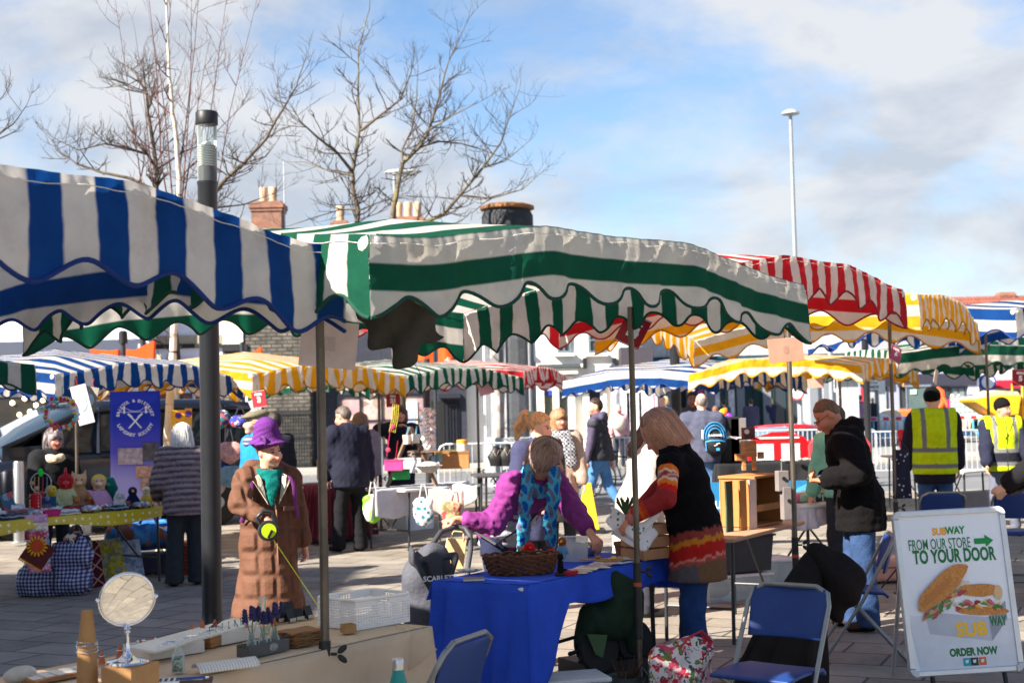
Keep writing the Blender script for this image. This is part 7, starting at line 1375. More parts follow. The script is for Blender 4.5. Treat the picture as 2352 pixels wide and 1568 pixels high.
b=MB();b.tube([(-.3,-.2,.30),(.28,.12,.30)],.012,6);b.tube([(-.35,-.15,.36),(.1,.1,.36)],.010,6);b.tube([(-.1,-.18,.30),(-.2,-.2,.05)],.012,6);b.box((.08,.0,.12),(.5,.3,.2));b.build('chassis',black_pl,o)
def tub(label,p,w_,d_,h,rz,body,lid,name='storage_tub',lidm=None,inside=None):
 o=thing(name,label,'storage tub',p,rz);b=MB()
 for k,(s0,s1)in enumerate(((-1,0),(1,0),(0,-1),(0,1))):
  if s0:b.prism([(s0*w_*.46,-d_*.46,0),(s0*w_*.46,d_*.46,0),(s0*w_*.5,d_*.5,h),(s0*w_*.5,-d_*.5,h)],(-s0,0,0),.004)
  else:b.prism([(-w_*.46,s1*d_*.46,0),(w_*.46,s1*d_*.46,0),(w_*.5,s1*d_*.5,h),(-w_*.5,s1*d_*.5,h)],(0,-s1,0),.004)
 b.box((0,0,.004),(w_*.9,d_*.9,.006));b.build('walls',body,o)
 if lid:b=MB();b.box((0,0,h+.012),(w_*1.06,d_*1.06,.022));b.build('lid',lidm or white_pl,o,bevel=.006)
 else:b=MB();rc=[(-w_*.52,-d_*.52,h),(w_*.52,-d_*.52,h),(w_*.52,d_*.52,h),(-w_*.52,d_*.52,h),(-w_*.52,-d_*.52,h)];b.tube(rc,.010,6);b.build('rim',lidm or body,o)
 if inside:
  for i,(c,x,z,r)in enumerate(inside):b=MB();b.ell((x,0,z),r,nu=10,nv=7);b.build('contents',cm(c,bump=.5,bscale=20),o,smooth=180)
 return o
clear_pl=mat('clear_tub_plastic',(.75,.78,.82),.2,glass=True,alpha=.22,var=0)
t1=at(1310,1568,7.6);tub('lidded clear tub nearest under the blue cloth',(t1.x,t1.y,.04),.36,.26,.155,.25,clear_pl,True,lidm=cm((206,206,210)),inside=(((200,196,190),-.10,.08,(.07,.09,.07)),((60,70,130),.10,.08,(.08,.09,.07)),((150,140,130),0,.06,(.05,.09,.05))));tub('clear tub at the very bottom under the lidded one',(t1.x,t1.y,-.0),.38,.28,.035,.25,clear_pl,False)
zp_=at(1440,1568,7.85);o=thing('zinc_planter','grey zinc planter by the stall pole foot','planter',(zp_.x,zp_.y,0),0);b=MB();b.lathe([(.085,0),(.105,.16),(.11,.165),(.10,.15)],20);b.build('pot',cm((104,110,108),metal=.5,var=.3),o,smooth=40);b=MB()
for i in range(14):a=i*2.4;b.tube([(0.03*math.cos(a),.03*math.sin(a),.14),(.09*math.cos(a),.09*math.sin(a),.22+.05*wob(i))],[.006,.002],4)
b.build('dry_plant',cm((72,50,36)),o)
bb=at(1500,1575,7.6);o=thing('blue_bucket','small blue lidded caddy bin by the stall pole','bucket',(bb.x,bb.y,0),.2);b=MB();b.lathe([(.055,0),(.07,.12)],20);b.build('bucket',cm((20,66,140),rough=.4),o,smooth=40);b=MB();b.lathe([(.074,.118),(.074,.145),(.05,.155),(.02,.156)],20);b.build('lid',black_pl,o,smooth=40)
fl_=mat('tropical_floral_bag',rough=.8,var=.1,bump=.3,bscale=14,nodes=floral(((226,206,206),(232,222,216),(206,70,96),(226,214,210),(110,130,60),(220,150,160),(232,220,214),(60,96,84),(190,40,60)),34))
fb=at(1562,1560,7.75);b=Vol(.05);b.ell((0,0,.17),(.17,.11,.20)).cone((-.1,0,.26),(.12,0,.30),.07,.07).cone((.12,0,.3),(.16,0,.36),.06,.03);o=thing('floral_shopping_bag','tropical flower print shopping bag slumped on the paving','bag',(fb.x,fb.y,0),.2);soft('bag',b,.012,fl_,o,None,lambda P,D:np.maximum(D+wrinkle(P,.028,.13,41),.0-P[...,2]));b=MB();b.tube([(-.02,-.08,.34),(.03,-.1,.40),(.10,-.08,.42),(.16,-.05,.36)],.016,6,flat=.4);b.build('handle',cm((206,60,80)),o,smooth=60)
st=at(978,1480,8.15);o=thing('shopping_trolley','dark grey wheeled shopping trolley with arched handle left of the blue cloth','shopping trolley',(st.x+.02,st.y,0),.35);dk=(78,79,88);b=Vol(.03);b.cone((0,0,.18),(0,0,.70),.155,.150,flat=.72,ax=(0,1,0));b.cone((-.03,-.02,.70),(.03,0,.80),.12,.09,flat=.7,ax=(0,1,0));soft('bag',b,.014,nylon,o,np.array(lin(dk)),lambda P,D:D+wrinkle(P,.010,.14,51))
b=Vol(.015);b.cone((-.11,-.12,.80),(.13,-.11,.82),.02,.02).cone((-.11,-.13,.80),(-.02,-.15,.62),.02,.014).cone((.13,-.12,.80),(.06,-.15,.62),.02,.014).cone((-.02,-.15,.63),(.06,-.15,.63),.016,.016).cone((0,-.135,.8),(.02,-.15,.66),.05,.04,flat=.3,ax=(0,1,0));b.cone((-.12,-.10,.82),(-.10,.0,.86),.05,.02,flat=.4,ax=(1,0,0));soft('flap',b,.009,nylon,o,np.array(lin((64,64,72))))
text('wordmark','SCARLETT',.042,cm((222,222,226)),o,face(.02,-.172,.70,-.05,80),.001,bold=.001);b=MB();b.box((.02,-.155,.58),(.035,.012,.02));b.build('clasp',galv,o,bevel=.003);b=MB();b.tube([(-.02,-.13,.42),(.0,-.155,.36),(-.03,-.15,.24)],.020,6,flat=.4);b.build('printed_strap',mat('slogan_strap',rough=.7,nodes=floral(((24,22,26),(24,22,26),(226,220,224),(206,60,120),(24,22,26)),60)),o,smooth=60)
bh0,bh1,bh2=[at(px,py,8.75)for px,py in((975,1290),(1050,1207),(1090,1290))];iv=Matrix.Rotation(-.35,4,'Z')@Matrix.Translation((-o.location[0],-o.location[1],0));b=MB();b.tube([iv@at(px,py,Y)for px,py,Y in((972,1300,8.3),(985,1262,8.4),(1012,1222,8.55),(1045,1209,8.72),(1068,1212,8.72),(1080,1230,8.68),(1081,1262,8.6),(1075,1300,8.5),(1070,1420,8.4))],.0165,10);b.build('handle',cm((62,63,68),rough=.6),o,smooth=60)
for sx in(-.13,.13):wheel(o,sx,.10,.08,.035)
pk=at(1042,1305,8.62);o=thing('kraft_paper_bag','small kraft paper carrier bag hanging from the trolley handle','paper bag',pk,.12,rx=0,ry=.12);s_=8.62/F;b=MB();b.prism([(-.072,-.03,0),(.055,-.03,0),(.062,-.012,.18),(-.058,-.012,.18)],(0,1,0),.045);b.build('bag',mat('pale_kraft',lin((222,176,128)),.8,var=.08,bump=.25,bscale=25),o,bevel=.003)
for y in(-.008,.03):b=MB();b.tube([(-.03,y,.17),(-.03,y,.215),(-.02,y,.225),(.03,y,.225),(.04,y,.215),(.04,y,.17)],.009,6,flat=.25);b.build('handle',mat('pale_kraft'),o)
# ---------------- folding chairs, draped coat, advert board ----------------
chair_blue=cm((20,54,116),rough=.55,var=.1);tube_grey=mat('chair_tube',(.26,.26,.25),.4,.6,.1)
def folding_chair(label,p,rz,group='blue folding chairs'):
 """seat faces local -y; back at +y"""
 o=thing('folding_chair',label,'chair',p,rz,group)
 for q in(-1,1):
  b=MB();b.tube([(q*.20,-.25,0),(q*.205,.02,.40),(q*.205,.19,.72),(q*.19,.215,.77),(q*.13,.222,.80)],.0115,8);b.build('side_frame',tube_grey,o,smooth=60)
  b=MB();b.tube([(q*.185,.30,0),(q*.185,-.02,.36),(q*.185,-.16,.43)],.0105,8);b.build('rear_leg',tube_grey,o,smooth=60)
 b=MB();b.tube([(-.185,.30,.012),(.185,.30,.012)],.0105,8);b.tube([(-.20,-.25,.012),(.20,-.25,.012)],.0105,8);b.tube([(-.13,.222,.80),(.13,.222,.80)],.0115,8);b.build('cross_bars',tube_grey,o,smooth=60)
 b=MB();b.grid(lambda u,v:((u-.5)*.39*(1-.10*max(0,v-.6)),-.21+.39*v,.435+.012*math.sin(math.pi*v)-.010*math.cos(math.pi*(u-.5))*math.sin(math.pi*v)-.02*(v>.93)),12,14);b.build('seat',chair_blue,o,smooth=60,thick=.018,bevel=.006)
 b=MB();b.grid(lambda u,v:((u-.5)*(.385 if v<.75 else .385-.10*(v-.75)),.150+.062*v+.035*(1-(2*u-1)**2),.565+.225*v),14,8);b.build('backrest',chair_blue,o,smooth=60,thick=.014,bevel=.005)
 return o
ch=folding_chair('blue folding chair in front of the draped black coat',(at(1775,1568,6.35).x,6.4,0),R(-38))
for(px,Y,rz,lab)in((1965,9.1,-98,'blue folding chair beside the jeans of the man with the phone'),(955,5.35,-115,'dark shaded blue folding chair in front of the blue cloth'),(2158,13.2,178,'blue folding chair behind the white advert board'),(2330,13.0,170,'blue folding chair beside the person at the right edge')):
 c_=copy_tree(ch);c_.location=(at(px,1300,Y).x,Y,0);c_.rotation_euler.z=R(rz);c_['label']=lab
cc_=at(1835,1500,7.45);o=thing('draped_coat','big black coat draped over a chair back','coat',(cc_.x,cc_.y,0));b=MB()
def drape(u,v):
 t=u*6.2832;c_=math.cos(t);k=v**.8;f_=1+.17*v*math.cos(8*t+4*v)+.07*v*math.cos(15*t-3*v)
 return(.12-.24*k+(.035+.225*k)*c_*f_*(1.15 if c_<0 else .9),(.03+.17*k)*math.sin(t)*f_,.875-.86*v+.02*math.sin(5*t)*v)
b.grid(drape,90,30);b.build('coat',mat('black_coat_cloth',(.012,.010,.010),.9,var=.3,bump=.4,bscale=20,spec=.2),o,smooth=180,thick=.008)
b=Vol(.05);b.cone((.13,0,.84),(.235,-.02,.70),.075,.110).cone((.235,-.02,.70),(.20,-.02,.54),.110,.045);soft('sleeve',b,.013,felt_black,o,np.array(lin((32,28,28))),lambda P,D:D+wrinkle(P,.016,.12,61)+.008*np.sin(P[...,0]*40+P[...,2]*30));b=MB();b.ell((.12,0,.865),(.06,.05,.035));b.build('shoulder_fold',felt_black if False else mat('black_coat_cloth'),o,smooth=180)
SB=8.05/F;ab=at(2215,1370,8.05);o=thing('advert_board','white framed sandwich advert board standing on the paving at right','advert board',(ab.x,8.05,0),R(4),rx=0);Wd,Hd,zb0=.665,.935,.09
Tb=Matrix.Translation((0,0,zb0))@Matrix.Rotation(R(-9),4,'X')@Matrix.Rotation(R(-1.5),4,'Y')
def bx(mb,x,y,z,sx,sy,sz):mb.box((0,0,0),(sx,sy,sz),M=Tb@Matrix.Translation((x,y,z)))
alu=mat('brushed_aluminium',(.62,.63,.64),.38,.7,.08)
b=MB();rr=.045;pts=[]
for cx,cz,a0 in((Wd/2-rr,Hd-rr,0),(-Wd/2+rr,Hd-rr,90),(-Wd/2+rr,rr,180),(Wd/2-rr,rr,270)):pts+=[Tb@V((cx+rr*math.cos(R(a0+i*15)),0,cz+rr*math.sin(R(a0+i*15))))for i in range(7)]
b.prism(pts,Tb.to_3x3()@V((0,1,0)),.018);b.build('back_panel',cm((190,192,194)),o)
b=MB()
for x,z,sx,sz in((0,Hd-.018,Wd-.09,.034),(0,.018,Wd-.09,.034),(-Wd/2+.018,Hd/2,.034,Hd-.09),(Wd/2-.018,Hd/2,.034,Hd-.09)):bx(b,x,-.008,z,sx,.020,sz)
b.build('snap_frame',alu,o,bevel=.006);b=MB()
for sx in(-1,1):
 for cz in(.0,1):c_=(sx*(Wd/2-rr),Hd-rr if cz else rr);b.prism([Tb@V((c_[0]+sx*q*math.cos(R(a)),.004,c_[1]+(1 if cz else-1)*q*math.sin(R(a))))for q,A_ in((rr-.001,range(0,91,15)),(.012,range(90,-1,-15)))for a in A_],Tb.to_3x3()@V((0,-1,0)),.026)
b.build('frame_corners',cm((206,208,206),rough=.4),o);b=MB();bx(b,0,-.003,Hd/2,Wd-.066,.004,Hd-.066);poster=b.build('poster',cm((232,234,238),rough=.45,var=.02),o)
def PX(x,z):return V(((x-2216)*SB*.985,-.0062,zb0*0+(1545-z)*SB*.982-.012))
def pl(name,pts,c,lay=0,par=None):q=MB();q.prism([Tb@(PX(x,z)-V((0,.0007*lay,0)))for x,z in pts],Tb.to_3x3()@V((0,-1,0)),.0006);return q.build(name,c if isinstance(c,bpy.types.Material)else cm(c,rough=.45,var=.08),par or poster)
def tx(name,s_,x,z,size,c,sx=1.,bold=0.,lay=2):return text(name,s_,size*SB,cm(c,rough=.45,var=.0),poster,Tb@Matrix.Translation(PX(x,z)-V((0,.0007*lay,0)))@Matrix.Rotation(R(90),4,'X'),.0004,bold=bold,sx=sx)
gr_,ye_=(0,138,62),(246,168,30)
tx('logo_left','SUB',2189,1211,23,ye_,.84,.0022);tx('logo_right','WAY',2227,1210,23,gr_,.84,.0022);tx('line_one','FROM OUR STORE',2186,1240,34,(20,120,62),.52,.0004);pl('arrow',[(2270,1231),(2296,1231),(2296,1223),(2316,1237),(2297,1252),(2297,1244),(2270,1244)],gr_,2);tx('line_two','TO YOUR DOOR',2218,1269,42,(0,112,50),.60,.0034)
tx('order_now','ORDER NOW',2236,1490,23,(24,110,54),.78,.0034)
for x,c in((2218,(30,160,168)),(2236,(34,50,50)),(2255,(222,100,36))):q=pl('app_icon',[(x-9,1503),(x+9,1503),(x+9,1521),(x-9,1521)],c,2);pl('icon_mark',[(x-4,1508),(x+4,1507),(x+3,1514),(x-3,1515)],(226,232,232),4,q)
tx('small_print','delivery terms and fees apply',2238,1532,4,(150,154,156));pl('floor_tone',[(2092,1400),(2345,1420),(2345,1538),(2110,1538)],(214,216,222),1)
bx_=pl('carton_front',[(2131,1393),(2281,1413),(2284,1468),(2139,1444)],(184,186,196),3);pl('carton_side',[(2281,1413),(2326,1378),(2326,1420),(2284,1468)],(150,152,162),3);pl('carton_top',[(2131,1393),(2180,1376),(2326,1378),(2281,1413)],(222,224,230),3)
tx('carton_lettering','SUB',2238,1440,42,(242,186,20),1.0,.004,5);tx('carton_side_lettering','WAY',2303,1424,30,(30,110,60),.55,.003,5)
def blob(cx,cz,rx_,rz_,ang,n=18,wv=.0,k=5):
 cx,cz,rx_,rz_=2226+(cx-2226)*1.12,1372+(cz-1372)*1.12,rx_*1.13,rz_*1.13
 return[(cx+(rx_*(1+wv*math.sin(k*a))*math.cos(a))*math.cos(ang)-(rz_*(1+wv*math.sin(k*a+1))*math.sin(a))*math.sin(ang),cz+(rx_*(1+wv*math.sin(k*a))*math.cos(a))*math.sin(ang)+(rz_*(1+wv*math.sin(k*a+1))*math.sin(a))*math.cos(ang))for a in np.linspace(0,2*math.pi,n,endpoint=False)]
bread=mat('golden_bread',rough=.5,var=.25,scale=60,nodes=lambda n,A,K,s,m_:_bark(n,A,K,m_,lin((206,140,68)),lin((188,120,54)),.5,(60,60,60)))
rs_=random.Random(2)
def filling(cx,cz,ln,ang,n,lay):
 for i in range(n):t=rs_.uniform(-.5,.5);w_=rs_.uniform(-.5,.5)*16;pl('filling',blob(cx+t*ln*math.cos(ang)-w_*math.sin(ang),cz+t*ln*math.sin(ang)+w_*math.cos(ang),rs_.uniform(5,13),rs_.uniform(2,5),ang+rs_.uniform(-.6,.6),9,.25,3),rs_.choice(((176,60,66),(206,110,104),(226,196,160),(74,116,44),(150,30,44),(230,170,60),(196,140,120),(92,140,60))),lay+i*.25)
pl('lower_bread',blob(2265,1396,56,9,.06),bread,4);filling(2256,1382,104,.06,24,5);pl('upper_bread',blob(2262,1353,46,13,.04,wv=.05),bread,12);pl('cut_bread_end',blob(2302,1360,9,15,.1),(214,176,130),13)
filling(2190,1372,120,-.62,30,13);pl('top_bread',blob(2184,1342,70,22,-.66,22,.05),bread,22);pl('bread_crust',blob(2170,1352,46,9,-.66,16),mat('crust',lin((186,118,52)),.5,var=.2,scale=80),23)
b=MB()
for x in(-.20,.22):b.tube([Tb@V((x,.01,.02)),Tb@V((x,.0,-zb0*.95))],.014,8)
b.build('front_feet',black_pl,o,smooth=60);b=MB();b.tube([Tb@V((-.26,.02,Hd*.92)),(-.26,.50,.0)],.013,6);b.tube([Tb@V((.26,.02,Hd*.92)),(.26,.50,.0)],.013,6);b.build('rear_legs',alu,o,smooth=60)
# ---------------- number cards, hanging bag ----------------
def card_at(label,px,py,Y,w_,h_,rz,body,**k):return num_card(label,at(px,py,Y),w_,h_,R(rz),body,**k)
card_at('big card seen from its pale back under the blue canopy',760,738,5.6,.225,.185,8,'13',back=True,roll=6,back_col=(206,186,182),mirror=True)
card_at('red stall card 14 hanging askew under the green canopy',1470,728,7.95,.155,.18,-24,'14',roll=24,tilt=-18)
card_at('brown card back hanging under the green canopy corner',1802,776,8.8,.225,.15,6,'8',back=True,roll=-4,back_col=(176,132,110))
card_at('pink and white stall card askew under the yellow canopy',2060,795,12.0,.12,.15,30,'6',roll=22,tilt=-10,col=(160,60,90));card_at('red stall card 3 under the yellow canopy by the lamp post',592,897,16.6,.17,.20,-10,'3',roll=-8)
card_at('red stall card 2 under the green canopy by the pub',902,903,19.8,.20,.19,14,'21',roll=-3);card_at('pink card back under the green canopy before the pub door',1112,878,21.4,.24,.19,20,'',back=True,roll=-16,back_col=(208,150,158))
card_at('brown card back under the sunlit yellow canopy',1872,869,19.5,.22,.13,0,'',back=True,roll=-3,back_col=(180,140,126));card_at('tilted pale card under the far green canopy',2152,848,18.0,.10,.20,50,'',back=True,roll=24,back_col=(196,172,160));card_at('red stall card at the far right edge',2344,848,17.5,.2,.21,-8,'5',roll=2)
hb=at(905,745,5.35);b=Vol(.03);b.cone((-.06,0,.09),(.09,0,.11),.06,.07).cone((-.07,0,.05),(-.04,0,-.05),.07,.055,flat=.6,ax=(0,1,0)).cone((.0,-.01,.06),(.07,-.01,-.11),.08,.055,flat=.6,ax=(0,1,0)).cone((.09,.01,.08),(.14,.01,-.02),.07,.045,flat=.6,ax=(0,1,0));o=thing('canvas_bag','dark canvas bag bundled up under the green canopy corner','bag',hb,0,ry=.15);soft('bag',b,.008,cloth_attr,o,np.array(lin((62,58,52))),lambda P,D:D+.010*np.sin(P[...,0]*48-P[...,2]*22)+wrinkle(P,.012,.08,71));b=MB();b.tube([(.02,0,.12),(.0,.02,.2)],.004,5);b.tube([(.10,-.03,-.14),(.14,-.03,-.19)],.0015,4);b.build('tie_cord',black_pl,o)
# ---------------- craft table at left ----------------
QA,QB=np.array((-4.95,12.35)),np.array((-3.50,14.35));wl_=np.array((-.82,.57));o,TPq,rzq=table('folding table under the yellow dotted cloth',QA,QB,wl_,.75,.735,white_pl)
ydot=mat('yellow_dotted_oilcloth',rough=.4,var=.08,nodes=dots(lin((206,180,24)),lin((236,230,190)),17,.26),spec=.5)
cloth('yellow oilcloth with white dots over the craft table',TPq,.735,lambda e,t:(.10+.03*math.sin(t*11)if e==0 else .08),ydot,seed=5,fold=.010,nf=4)
ZQ=.746
def q_(u,v,h=0):return V(TPq(u,v,ZQ-.735+h))
random.seed(21)
def goods(label,u,v,cat,name,build,rz=0.,group=None,h=0.):p=q_(u,v,h);o=thing(name,label,cat,p,rzq+rz,group);build(o);return o
def folded(c1,c2,w_=.16,d_=.12,n=3):
 def f(o):
  for i in range(n):b=MB();b.grid(lambda u,v,i=i:((u-.5)*w_*(1-.06*i),(v-.5)*d_*(1-.05*i),.008+.016*i+.004*math.sin(u*11+i)+.004*math.sin(v*9+i*2)),8,6);b.build('fold',cm(c1 if i%2==0 else c2,bump=.3,bscale=40),o,smooth=60,thick=.012)
 return f
def pillow(c,r=(.08,.05,.045),pat=None):
 def f(o):b=Vol(.02);b.ell((0,0,r[2]),r);soft('packet',b,.013,cloth_attr if not pat else pat,o,np.array(lin(c)),lambda P,D:D+wrinkle(P,.014,.05,int(c[0])));k=MB();k.box((0,-r[1]*.9,r[2]*1.1),(.035,.004,.022),rx=-.3);k.build('price_tag',cm((236,234,230)),o)
 return f
w_of=['cream','red','pink','pale blue','grey','white','navy','rose','lilac','mint','brown','mauve'];cl_of=[(222,210,196),(170,40,50),(206,150,170),(130,160,186),(140,136,140),(228,226,226),(44,52,92),(186,90,104),(170,150,180),(140,180,170),(120,84,66),(130,90,110)]
for i in range(24):
 u,v=.03+.94*i/23,(.16,.48,.30)[i%3];k=(i*5)%12;pos=['at the near corner','by the chalk board','near the clear bags','left of the patchwork','under the patchwork strap','behind the patchwork','left of the dotted jug','before the dotted jug','beside the pink box','behind the pink box','right of the pink box','left of the blue box','before the blue box','below the blue box','right of the blue box','left of the rooster','before the rooster','before the cat toy','right of the cat toy','left of the penguin','behind the penguin','before the doll','beside the yellow duck','at the far corner'][i]
 goods('%s %s %s'%(w_of[k],('folded cloth','cloth packet')[i%2],pos),u,v,'fabric',('folded_cloth','fabric_packet')[i%2],folded(cl_of[k],cl_of[(k+3)%12],.25,.17,3+i%3)if i%2==0 else pillow(cl_of[k],(.11,.075,.035),mat('print_%d'%(i%6),rough=.8,bump=.3,nodes=floral((cl_of[k],cl_of[(k+4)%12],(226,216,210),cl_of[(k+7)%12],cl_of[k]),26+5*(i%3)))),rz=random.uniform(-.5,.5),group='fabric goods on the craft table')
def jug(o):b=MB();b.lathe([(.052,0),(.056,.02),(.050,.20),(.052,.205),(.046,.2)],24);b.build('body',mat('red_dotted_enamel',rough=.3,var=.03,nodes=dots(lin((190,24,36)),lin((240,232,228)),34,.28)),o,smooth=40);h_=MB();h_.tube([(-.05,0,.17),(-.09,0,.16),(-.095,0,.09),(-.052,0,.05)],.008,6);h_.build('handle',black_pl,o,smooth=60)
goods('red enamel jug with white dots',.44,.40,'jug','enamel_jug',jug)
def box_f(c,w_,d_,h_,word=None):
 def f(o):
  b=MB();b.box((0,0,h_/2),(w_,d_,h_));b.build('box',cm(c),o,bevel=.003);k=MB();k.box((0,0,h_+.002),(w_*1.02,d_*1.02,.006));k.build('lid',cm(tuple(int(x*.85)for x in c)),o)
  if word:text('lettering',word,h_*.26,cm((206,160,130)),o,face(0,-d_/2-.003,h_*.5),.001)
 return f
goods('blue box lettered with books',.53,.62,'box','book_box',box_f((26,74,120),.22,.14,.155,'BOOKS'),rz=.3-rzq);goods('plain brown card box under the seller',.27,.74,'box','card_box',box_f((146,116,92),.20,.15,.15),rz=-rzq);goods('sparkling pink gift box',.44,.10,'box','gift_box',box_f((186,24,108),.20,.09,.055),rz=.1)
goods('pink and blue patterned booklet standing upright',.36,.55,'booklet','booklet',lambda o:(lambda b:b.build('cover',mat('printed_cover',rough=.5,nodes=floral(((206,90,100),(120,180,210),(226,160,170),(60,110,150)),14)),o))(MB().box((0,0,.11),(.11,.02,.23),ry=-.35)),rz=-rzq)
goods('black chalk price board on the table edge',.05,.08,'price board','chalk_board',lambda o:(MB().box((0,0,.06),(.12,.012,.11),rx=-.2).build('board',black_pl,o),text('prices','2 for\n£5',.03,cm((190,190,190)),o,face(0,-.022,.06,0,78),.001))and None,rz=-rzq)
goods('small second chalk board behind the blue box',.60,.85,'price board','chalk_board',lambda o:MB().box((0,0,.16),(.10,.012,.12),rx=-.2).build('board',black_pl,o),rz=-rzq)
for i,(u,v)in enumerate(((.02,.30),(.07,.42),(.00,.55))):goods('%s clear bag of wrapped sweets'%('front','middle','rear')[i],u,v,'sweet bag','sweet_bag',lambda o:(lambda b:soft('bag',b,.014,mat('crinkled_film',(.72,.70,.72),.15,.0,.3,bump=.8,bscale=30),o,None,lambda P,D:D+wrinkle(P,.02,.04,8)))(Vol(.02).ell((0,0,.07),(.10,.07,.09))),group='clear bags of sweets')
goods('red striped paper bag at the near table end',-.02,.15,'bag','paper_bag',lambda o:MB().prism([(-.05,0,0),(.05,0,0),(.06,0,.14),(-.06,0,.14)],(0,1,0),.05).build('bag',cm((170,40,44),bump=.4),o),rz=-rzq)
for i,(u,v)in enumerate(((.36,.40),(.26,.35),(.43,.66))):goods('%s white folded price card'%('right hand','left hand','raised')[i],u,v,'price card','price_card',lambda o:MB().prism([(-.055,0,0),(.055,0,0),(.04,.02,.07),(-.06,.02,.085)],(0,1,0),.002).build('card',cm((230,230,234)),o),rz=-rzq,h=.03)
for(u,v,c,hc,sc,kd,lab)in((.66,.75,(196,200,150),(180,40,46),.36,'rooster','green and red knitted rooster'),(.74,.82,(196,150,110),(206,166,124),.34,'cat','beige knitted cat with orange scarf'),(.80,.66,(176,30,44),(214,176,146),.32,'doll','yellow haired rag doll in red dress'),(.87,.78,(14,92,84),(24,104,96),.30,'dog','dark green knitted dog'),(.58,.70,(180,196,140),(196,176,60),.26,'bird','small yellow and green knitted parrot'),(.86,.22,(26,34,66),(30,40,80),.21,'bird','navy and white knitted penguin'),(.94,.26,(226,190,70),(226,216,190),.20,'bird','yellow flowered knitted duck'),(.79,.20,(200,196,190),(190,188,186),.17,'dog','grey and white knitted lamb'),(.70,.42,(150,80,40),(176,110,60),.16,'bear','ginger knitted fox'),(.64,.45,(150,96,50),(170,116,66),.15,'bear','brown knitted hedgehog beside the ginger fox')):toy(lab+' on the craft table',q_(u,v,0),c,hc,sc*1.08,kd,R(20))
goods('pink crocheted blanket folded over the toys',.74,.40,'blanket','blanket',lambda o:(lambda b:b.build('blanket',mat('pink_crochet',lin((206,150,180)),.95,bump=1,bscale=90,var=.3,scale=60),o,smooth=60,thick=.01))(MB().grid(lambda u,v:((u-.5)*.22,-.09+.16*v,.19-.15*(1-v)**2+.008*math.sin(u*12)),10,10)))
bq=q_(.5,.55);o=thing('bangle_stand','wire stand of ribbons and wooden beads','display stand',bq);b=MB();b.tube([(.10*math.cos(a),0,.30+.10*math.sin(a))for a in np.linspace(0,6.283,25)],.005,5);b.tube([(0,0,0),(0,0,.22)],.008,5);b.lathe([(.06,0),(.02,.02)],14);b.build('wire',galv,o,smooth=60)
for i,c in enumerate(((190,150,110),(206,166,120),(170,60,70),(120,130,160))):b=MB();b.tube([(-.06+.04*i,0,.36),(-.06+.04*i,-.01,.14)],.010,5,flat=.3);b.ell((-.08+.05*i,-.02,.30-.05*i),(.022,.02,.022));b.build('ribbon',cm(c),o,smooth=60)
lt=MB();lt.ell((0,0,.40),(.025,.01,.04));lt.build('lime_label',cm((40,226,60)),o)
pf=q_(.36,0);o=thing('patchwork_hanging','patchwork cloth strip hanging over the yellow tablecloth edge','textile',(pf.x,pf.y-.03,0),rzq-.55);cs=((206,150,190),(222,210,190),(176,60,90),(120,150,186),(206,120,140),(150,170,190),(196,90,130))
for i,c in enumerate(cs):b=MB();b.grid(lambda u,v,i=i:((u-.5)*.20+.03*(i/6),-.02-.012*i*.2+.006*math.sin(u*9+i),.78-.075*(i+v)),8,3);b.build('patch',mat('patch_%d'%i,rough=.9,bump=.2,nodes=floral((c,tuple(min(255,x+30)for x in c),c,(200,190,200)),40)),o,smooth=60,thick=.006)
sf=at(86,1270,12.3);o=thing('sunflower_pot_holder','crocheted sunflower pot holder hanging below the table','pot holder',sf,.3,ry=.6);b=MB();b.box((0,0,0),(.22,.015,.22));b.build('square',cm((88,26,24),bump=.5,bscale=60),o,bevel=.006);b=MB();b.lathe([(.05,0),(.05,.012)],20,Matrix.Translation((-.04,-.01,.05))@Matrix.Rotation(R(90),4,'X'));b.build('flower_centre',cm((190,70,24)),o);b=MB()
for i in range(16):a=i*.3927;b.ell((-.04+.07*math.cos(a),-.014,.05+.07*math.sin(a)),(.024,.006,.010),Matrix.Rotation(-a,4,'Y'),8,5)
for i in range(12):b.ell((-.10+.018*i,-.012,-.115),(.008,.006,.016),None,6,4)
b.build('petals',cm((226,150,20)),o)
pl_m=mat('blue_plaid_bag',rough=.6,var=.15,bump=.2,nodes=plaid(lin((34,42,84)),lin((74,84,130)),lin((176,176,196)),9));pb_=at(135,1355,13.35);b=Vol(.06);b.cone((-.24,0,.13),(.18,0,.13),.16,.15).cone((-.18,0,.30),(.20,0,.36),.11,.13).cone((.02,0,.42),(.22,0,.47),.07,.05).cone((.10,0,.46),(.19,0,.55),.05,.02);o=thing('plaid_laundry_bag','big blue plaid laundry bag under the craft table','bag',(pb_.x,pb_.y,0));soft('bag',b,.018,pl_m,o,None,lambda P,D:np.maximum(D+wrinkle(P,.022,.10,81)+wrinkle(P,.02,.22,82),.0-P[...,2]));b=MB();b.tube([(-.05,-.14,.40),(.02,-.17,.20),(.0,-.17,.06)],.02,6,flat=.3);b.build('strap',black_pl,o,smooth=60)
nf_=mat('navy_floral_cloth',rough=.85,nodes=floral(((26,32,46),(24,30,44),(190,110,90),(28,34,50),(110,140,130),(26,32,44),(206,190,170)),26));nf2=at(165,1215,13.3);o=thing('navy_floral_bag','navy floral cloth bag tucked on the plaid laundry bag','bag',(nf2.x+.03,nf2.y+.05,.33),.2);b=Vol(.03);b.ell((0,0,.12),(.15,.06,.15));soft('bag',b,.016,nf_,o,None);b=MB();b.tube([(-.06,-.03,.24),(-.03,-.05,.32),(.03,-.05,.32),(.06,-.03,.24)],.008,5);b.build('handle',cm((40,46,60)),o)
